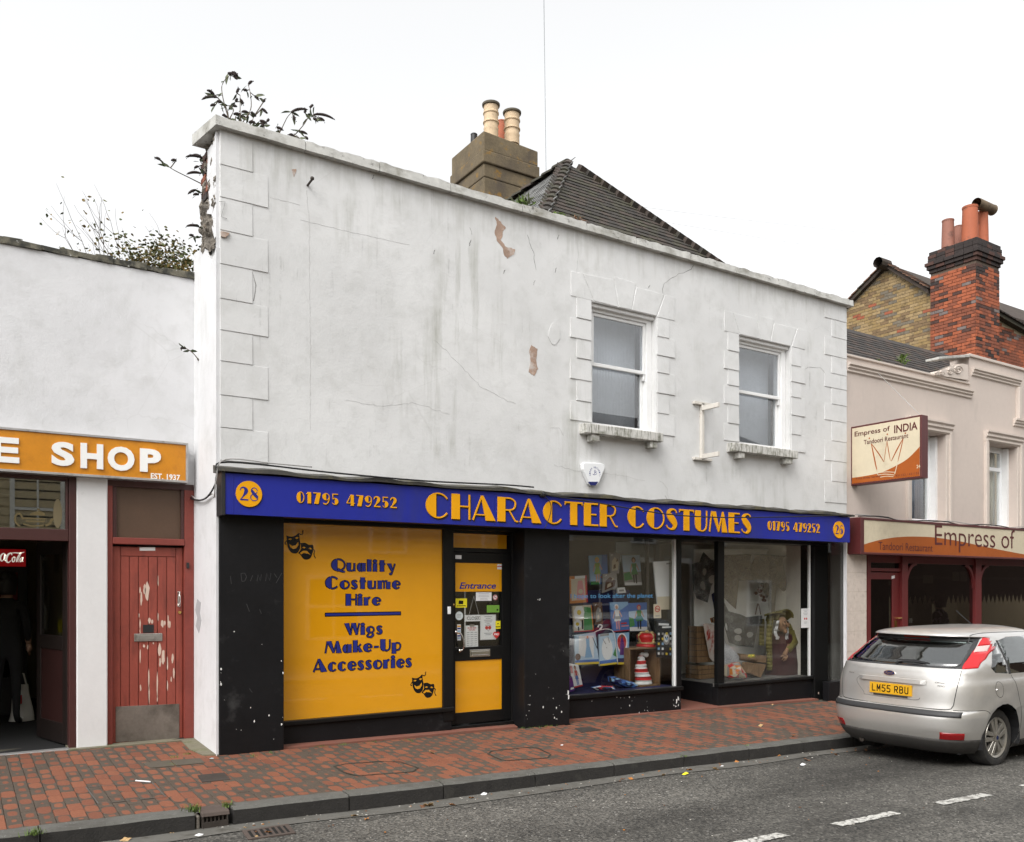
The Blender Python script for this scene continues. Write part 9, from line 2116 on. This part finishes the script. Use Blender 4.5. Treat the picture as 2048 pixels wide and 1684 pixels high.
for i, ch in enumerate('LM55RBU'):
 if i == 4: x += .026*sc_
 b = MB()
 for pl_ in PL[ch]:
  k = [(x+SW*.5+(cwid-SW)*a*1.0, (Hp-chh)/2+SW*.4+(chh-SW*.8)*c) for a, c in pl_]
  for j in range(len(k)-1):
   (xa, ya), (xb, yb) = k[j], k[j+1]; l = math.hypot(xb-xa, yb-ya) or 1; ex, ey = (xb-xa)/l*SW*.32, (yb-ya)/l*SW*.32
   strip2(b, fP, [(xa-ex, ya-ey, SW*.72), (xb+ex, yb+ey, SW*.72)], .0008+.00025*j)
 x += cwid+gp_; b.obj('plate_character', [INKK], npl)
b = MB(); q = [cw_((p.x-.014, y, z)) for y, z in ((-.22, .727), (.22, .727), (.22, .747), (-.22, .747))]; b.face(q[::-1]); b.obj('plate_lamp_strip', [TRIM], car)
# badge
bp, bn = hit(.03, .985, 'rear'); bd = MB(); fb_ = Fr(cw_(bp+Vector((-.010, 0, 0))), (0, -1, 0), (-.12, 0, 1)); fb_ = Fr(cw_(bp+Vector((-.012, 0, 0))), (0, -1, 0), Vector((.12, 0, 1)))
poly2(bd, fb_, ell(0, 0, .066, .028, 28), .0, 1, .012); poly2(bd, fb_, ell(0, 0, .060, .0235, 28), .0012, 0); word(bd, fb_, 'Ford', -.042, .042, -.013, .015, .0024, 1, shear=.3)
bd.obj('oval_badge', [flat('badge_blue', (.012, .02, .075), .2), CHROME], car)
for s, y, z, w in (('Focus', .60, .94, .085), ('Climate', -.52, .915, .10), ('TDCi', -.545, .880, .085)):
 bd = MB(); q, n = hit(y, z, 'rear'); q2, _ = hit(y-w, z, 'rear'); f_ = Fr(cw_(q+n*.002), cw_(q2+n*.002)-cw_(q+n*.002), (.0, 0, 1)); word(bd, f_, s, 0, w*SY, 0, .017, .001, 0, bold=.01, shear=.2); bd.obj('model_badge', [M('badge_grey', (.13, .12, .11), .4)], car)
# high brake light, wiper, aerial
q = [hit(y, 1.376, 'rear')[0] for y in (-.16, .16)]; b = MB(); b.hexa([cw_((q[0].x-.008, -.16, 1.365)), cw_((q[0].x-.008, .16, 1.365)), cw_((q[0].x+.02, .16, 1.365)), cw_((q[0].x+.02, -.16, 1.365)), cw_((q[0].x-.008, -.16, 1.388)), cw_((q[0].x-.008, .16, 1.388)), cw_((q[0].x+.02, .16, 1.388)), cw_((q[0].x+.02, -.16, 1.388))]); b.obj('high_brake_light', [LDRK], car)
b = MB(); P = [hit(y, z, 'rear') for y, z in ((-.02, 1.095), (-.10, 1.11), (-.22, 1.11), (-.36, 1.10))]; b.tube([cw_(p+n*.02) for p, n in P], [.014, .010, .009, .008], 6); P = [hit(y, z, 'rear') for y, z in ((-.02, 1.125), (-.2, 1.13), (-.40, 1.108))]; b.tube([cw_(p+n*.012) for p, n in P], .007, 6); b.ball(cw_(hit(-.02, 1.095, 'rear')[0]), .022); b.obj('rear_wiper', [BLKP], car)
b = MB(); b.tube([cw_((1.75, 0, 1.48)), cw_((1.4, 0, 1.66))], .006, 5); b.obj('aerial', [BLKP], car)
# bumper lip and tailpipe, under-body
b = MB(); b.box(*[v for i in range(3) for v in (cw_((.30, -.70, .16))[i], cw_((3.9, .70, .30))[i])]); b.obj('underbody', [BLKP], car)
b = MB(); b.tube([cw_((.14, .42, .19)), cw_((.5, .42, .21))], .03, 10); b.obj('tailpipe', [IRON], car, smooth=True, angle=40)
# arch liners
for cx in (.80, 3.44):
 for s in (-1, 1):
  b = MB(); n = 16
  for i in range(n):
   a0, a1 = math.pi*(-.08+1.16*i/n), math.pi*(-.08+1.16*(i+1)/n); r_ = .382
   f = lambda a, y: cw_((cx+r_*math.cos(a), y, .315+r_*math.sin(a)))
   b.face([f(a0, s*.60), f(a1, s*.60), f(a1, s*.885), f(a0, s*.885)])
   b.face([f(a0, s*.60), f(a1, s*.60), cw_((cx, s*.60, .315))])
  b.obj('arch_liner', [BLKP], car)
# wheels
def wheel(cx, side):
 c = cw_((cx, 0, .315)); y0 = CYc+side*.80*SY; rad = .315*SZ; w = wt = thing('tmp', '', ''); bpy.data.objects.remove(w)
 b = MB(); s = side
 b.lathe([(rad*.70, -s*.17), (rad*.93, -s*.175), (rad*.99, -s*.15), (rad, -s*.10), (rad, -s*.02), (rad*.985, s*.012), (rad*.93, s*.030), (rad*.80, s*.034), (rad*.72, s*.026), (rad*.66, s*.0), (rad*.66, -s*.17)], (c.x, y0, c.z), 'y', 40)
 ty = b.obj('wheel', [TYRE], car, smooth=True, angle=40)
 b = MB(); b.lathe([(rad*.70, s*.020), (rad*.685, s*.028), (rad*.62, s*.016), (rad*.60, -s*.05), (rad*.6, -s*.12)], (c.x, y0, c.z), 'y', 40); b.obj('rim', [RIM], ty, smooth=True, angle=40)
 b = MB(); b.lathe([(0, -s*.075), (rad*.6, -s*.075)], (c.x, y0, c.z), 'y', 24); b.obj('brake_disc', [BLKP], ty)
 for k in range(5):
  for o in (-.19, .19):
   a = 2*math.pi*k/5+math.pi/2+.15; b = MB(); d = Vector((math.cos(a), 0, math.sin(a))); t = Vector((-math.sin(a), 0, math.cos(a))); cc = Vector((c.x, y0, c.z))
   r0, r1 = rad*.13, rad*.65; wd0, wd1 = rad*.055, rad*.085; of0, of1 = o*rad*.36, o*rad*.72
   P = []
   for yy in (-s*.02, s*.016):
    for r_, wd, of in ((r0, wd0, of0), (r1, wd1, of1)): P += [cc+d*r_+t*(of-wd)+Vector((0, yy+(s*.012 if r_ == r0 else 0), 0)), cc+d*r_+t*(of+wd)+Vector((0, yy+(s*.012 if r_ == r0 else 0), 0))]
   b.hexa([P[0], P[1], P[3], P[2], P[4], P[5], P[7], P[6]]); b.obj('spoke', [RIM], ty, bev=.004)
 b = MB(); b.lathe([(0, s*.036), (rad*.09, s*.036), (rad*.17, s*.028), (rad*.19, s*.0), (rad*.19, -s*.03)], (c.x, y0, c.z), 'y', 20); h = b.obj('hub_cap', [RIM], ty, smooth=True, angle=40)
 b = MB(); b.lathe([(0, s*.0375), (rad*.075, s*.0375), (rad*.078, s*.0362)], (c.x, y0, c.z), 'y', 16); b.obj('hub_badge', [flat('badge_blue', (.012, .02, .075), .2)], ty)
for cx in (.80, 3.44):
 for s in (-1, 1): wheel(cx, s)
# cabin: seats and parcel shelf seen through the glass
SEAT = flat('seat_cloth', (.035, .035, .038), .9)
b = MB()
def cbox(b, x0, x1, y0, y1, z0, z1): p, q = cw_((x0, y0, z0)), cw_((x1, y1, z1)); b.box(p.x, q.x, p.y, q.y, p.z, q.z)
cbox(b, .3, .95, -.62, .62, .98, 1.0); b.obj('parcel_shelf', [SEAT], car)
for x, ys in ((1.02, (-.42, 0, .42)), (2.0, (-.38, .38))):
 for y in ys:
  b = MB(); cbox(b, x, x+.14, y-.21, y+.21, .45, 1.05); cbox(b, x+.01, x+.11, y-.12, y+.12, 1.06, 1.24); b.obj('seat', [SEAT], car, bev=.04)
b = MB(); cbox(b, .2, 3.3, -.7, .7, .32, .36); cbox(b, 2.95, 3.25, -.68, .68, .36, .98); b.obj('cabin_floor', [SEAT], car)
# front lamps and grille (out of frame)
for s in (-1, 1): b = MB(); b.ball(cw_((4.05, s*.66, .72)), .14, 12, 8, 0, (.9, .8, .5)); b.obj('headlight', [LCLR], car, smooth=True)
b = MB(); cbox(b, 4.28, 4.36, -.35, .35, .40, .52); b.obj('grille', [BLKP], car, bev=.01)
for o in bpy.data.objects:
 if '_w' in o: del o['_w']
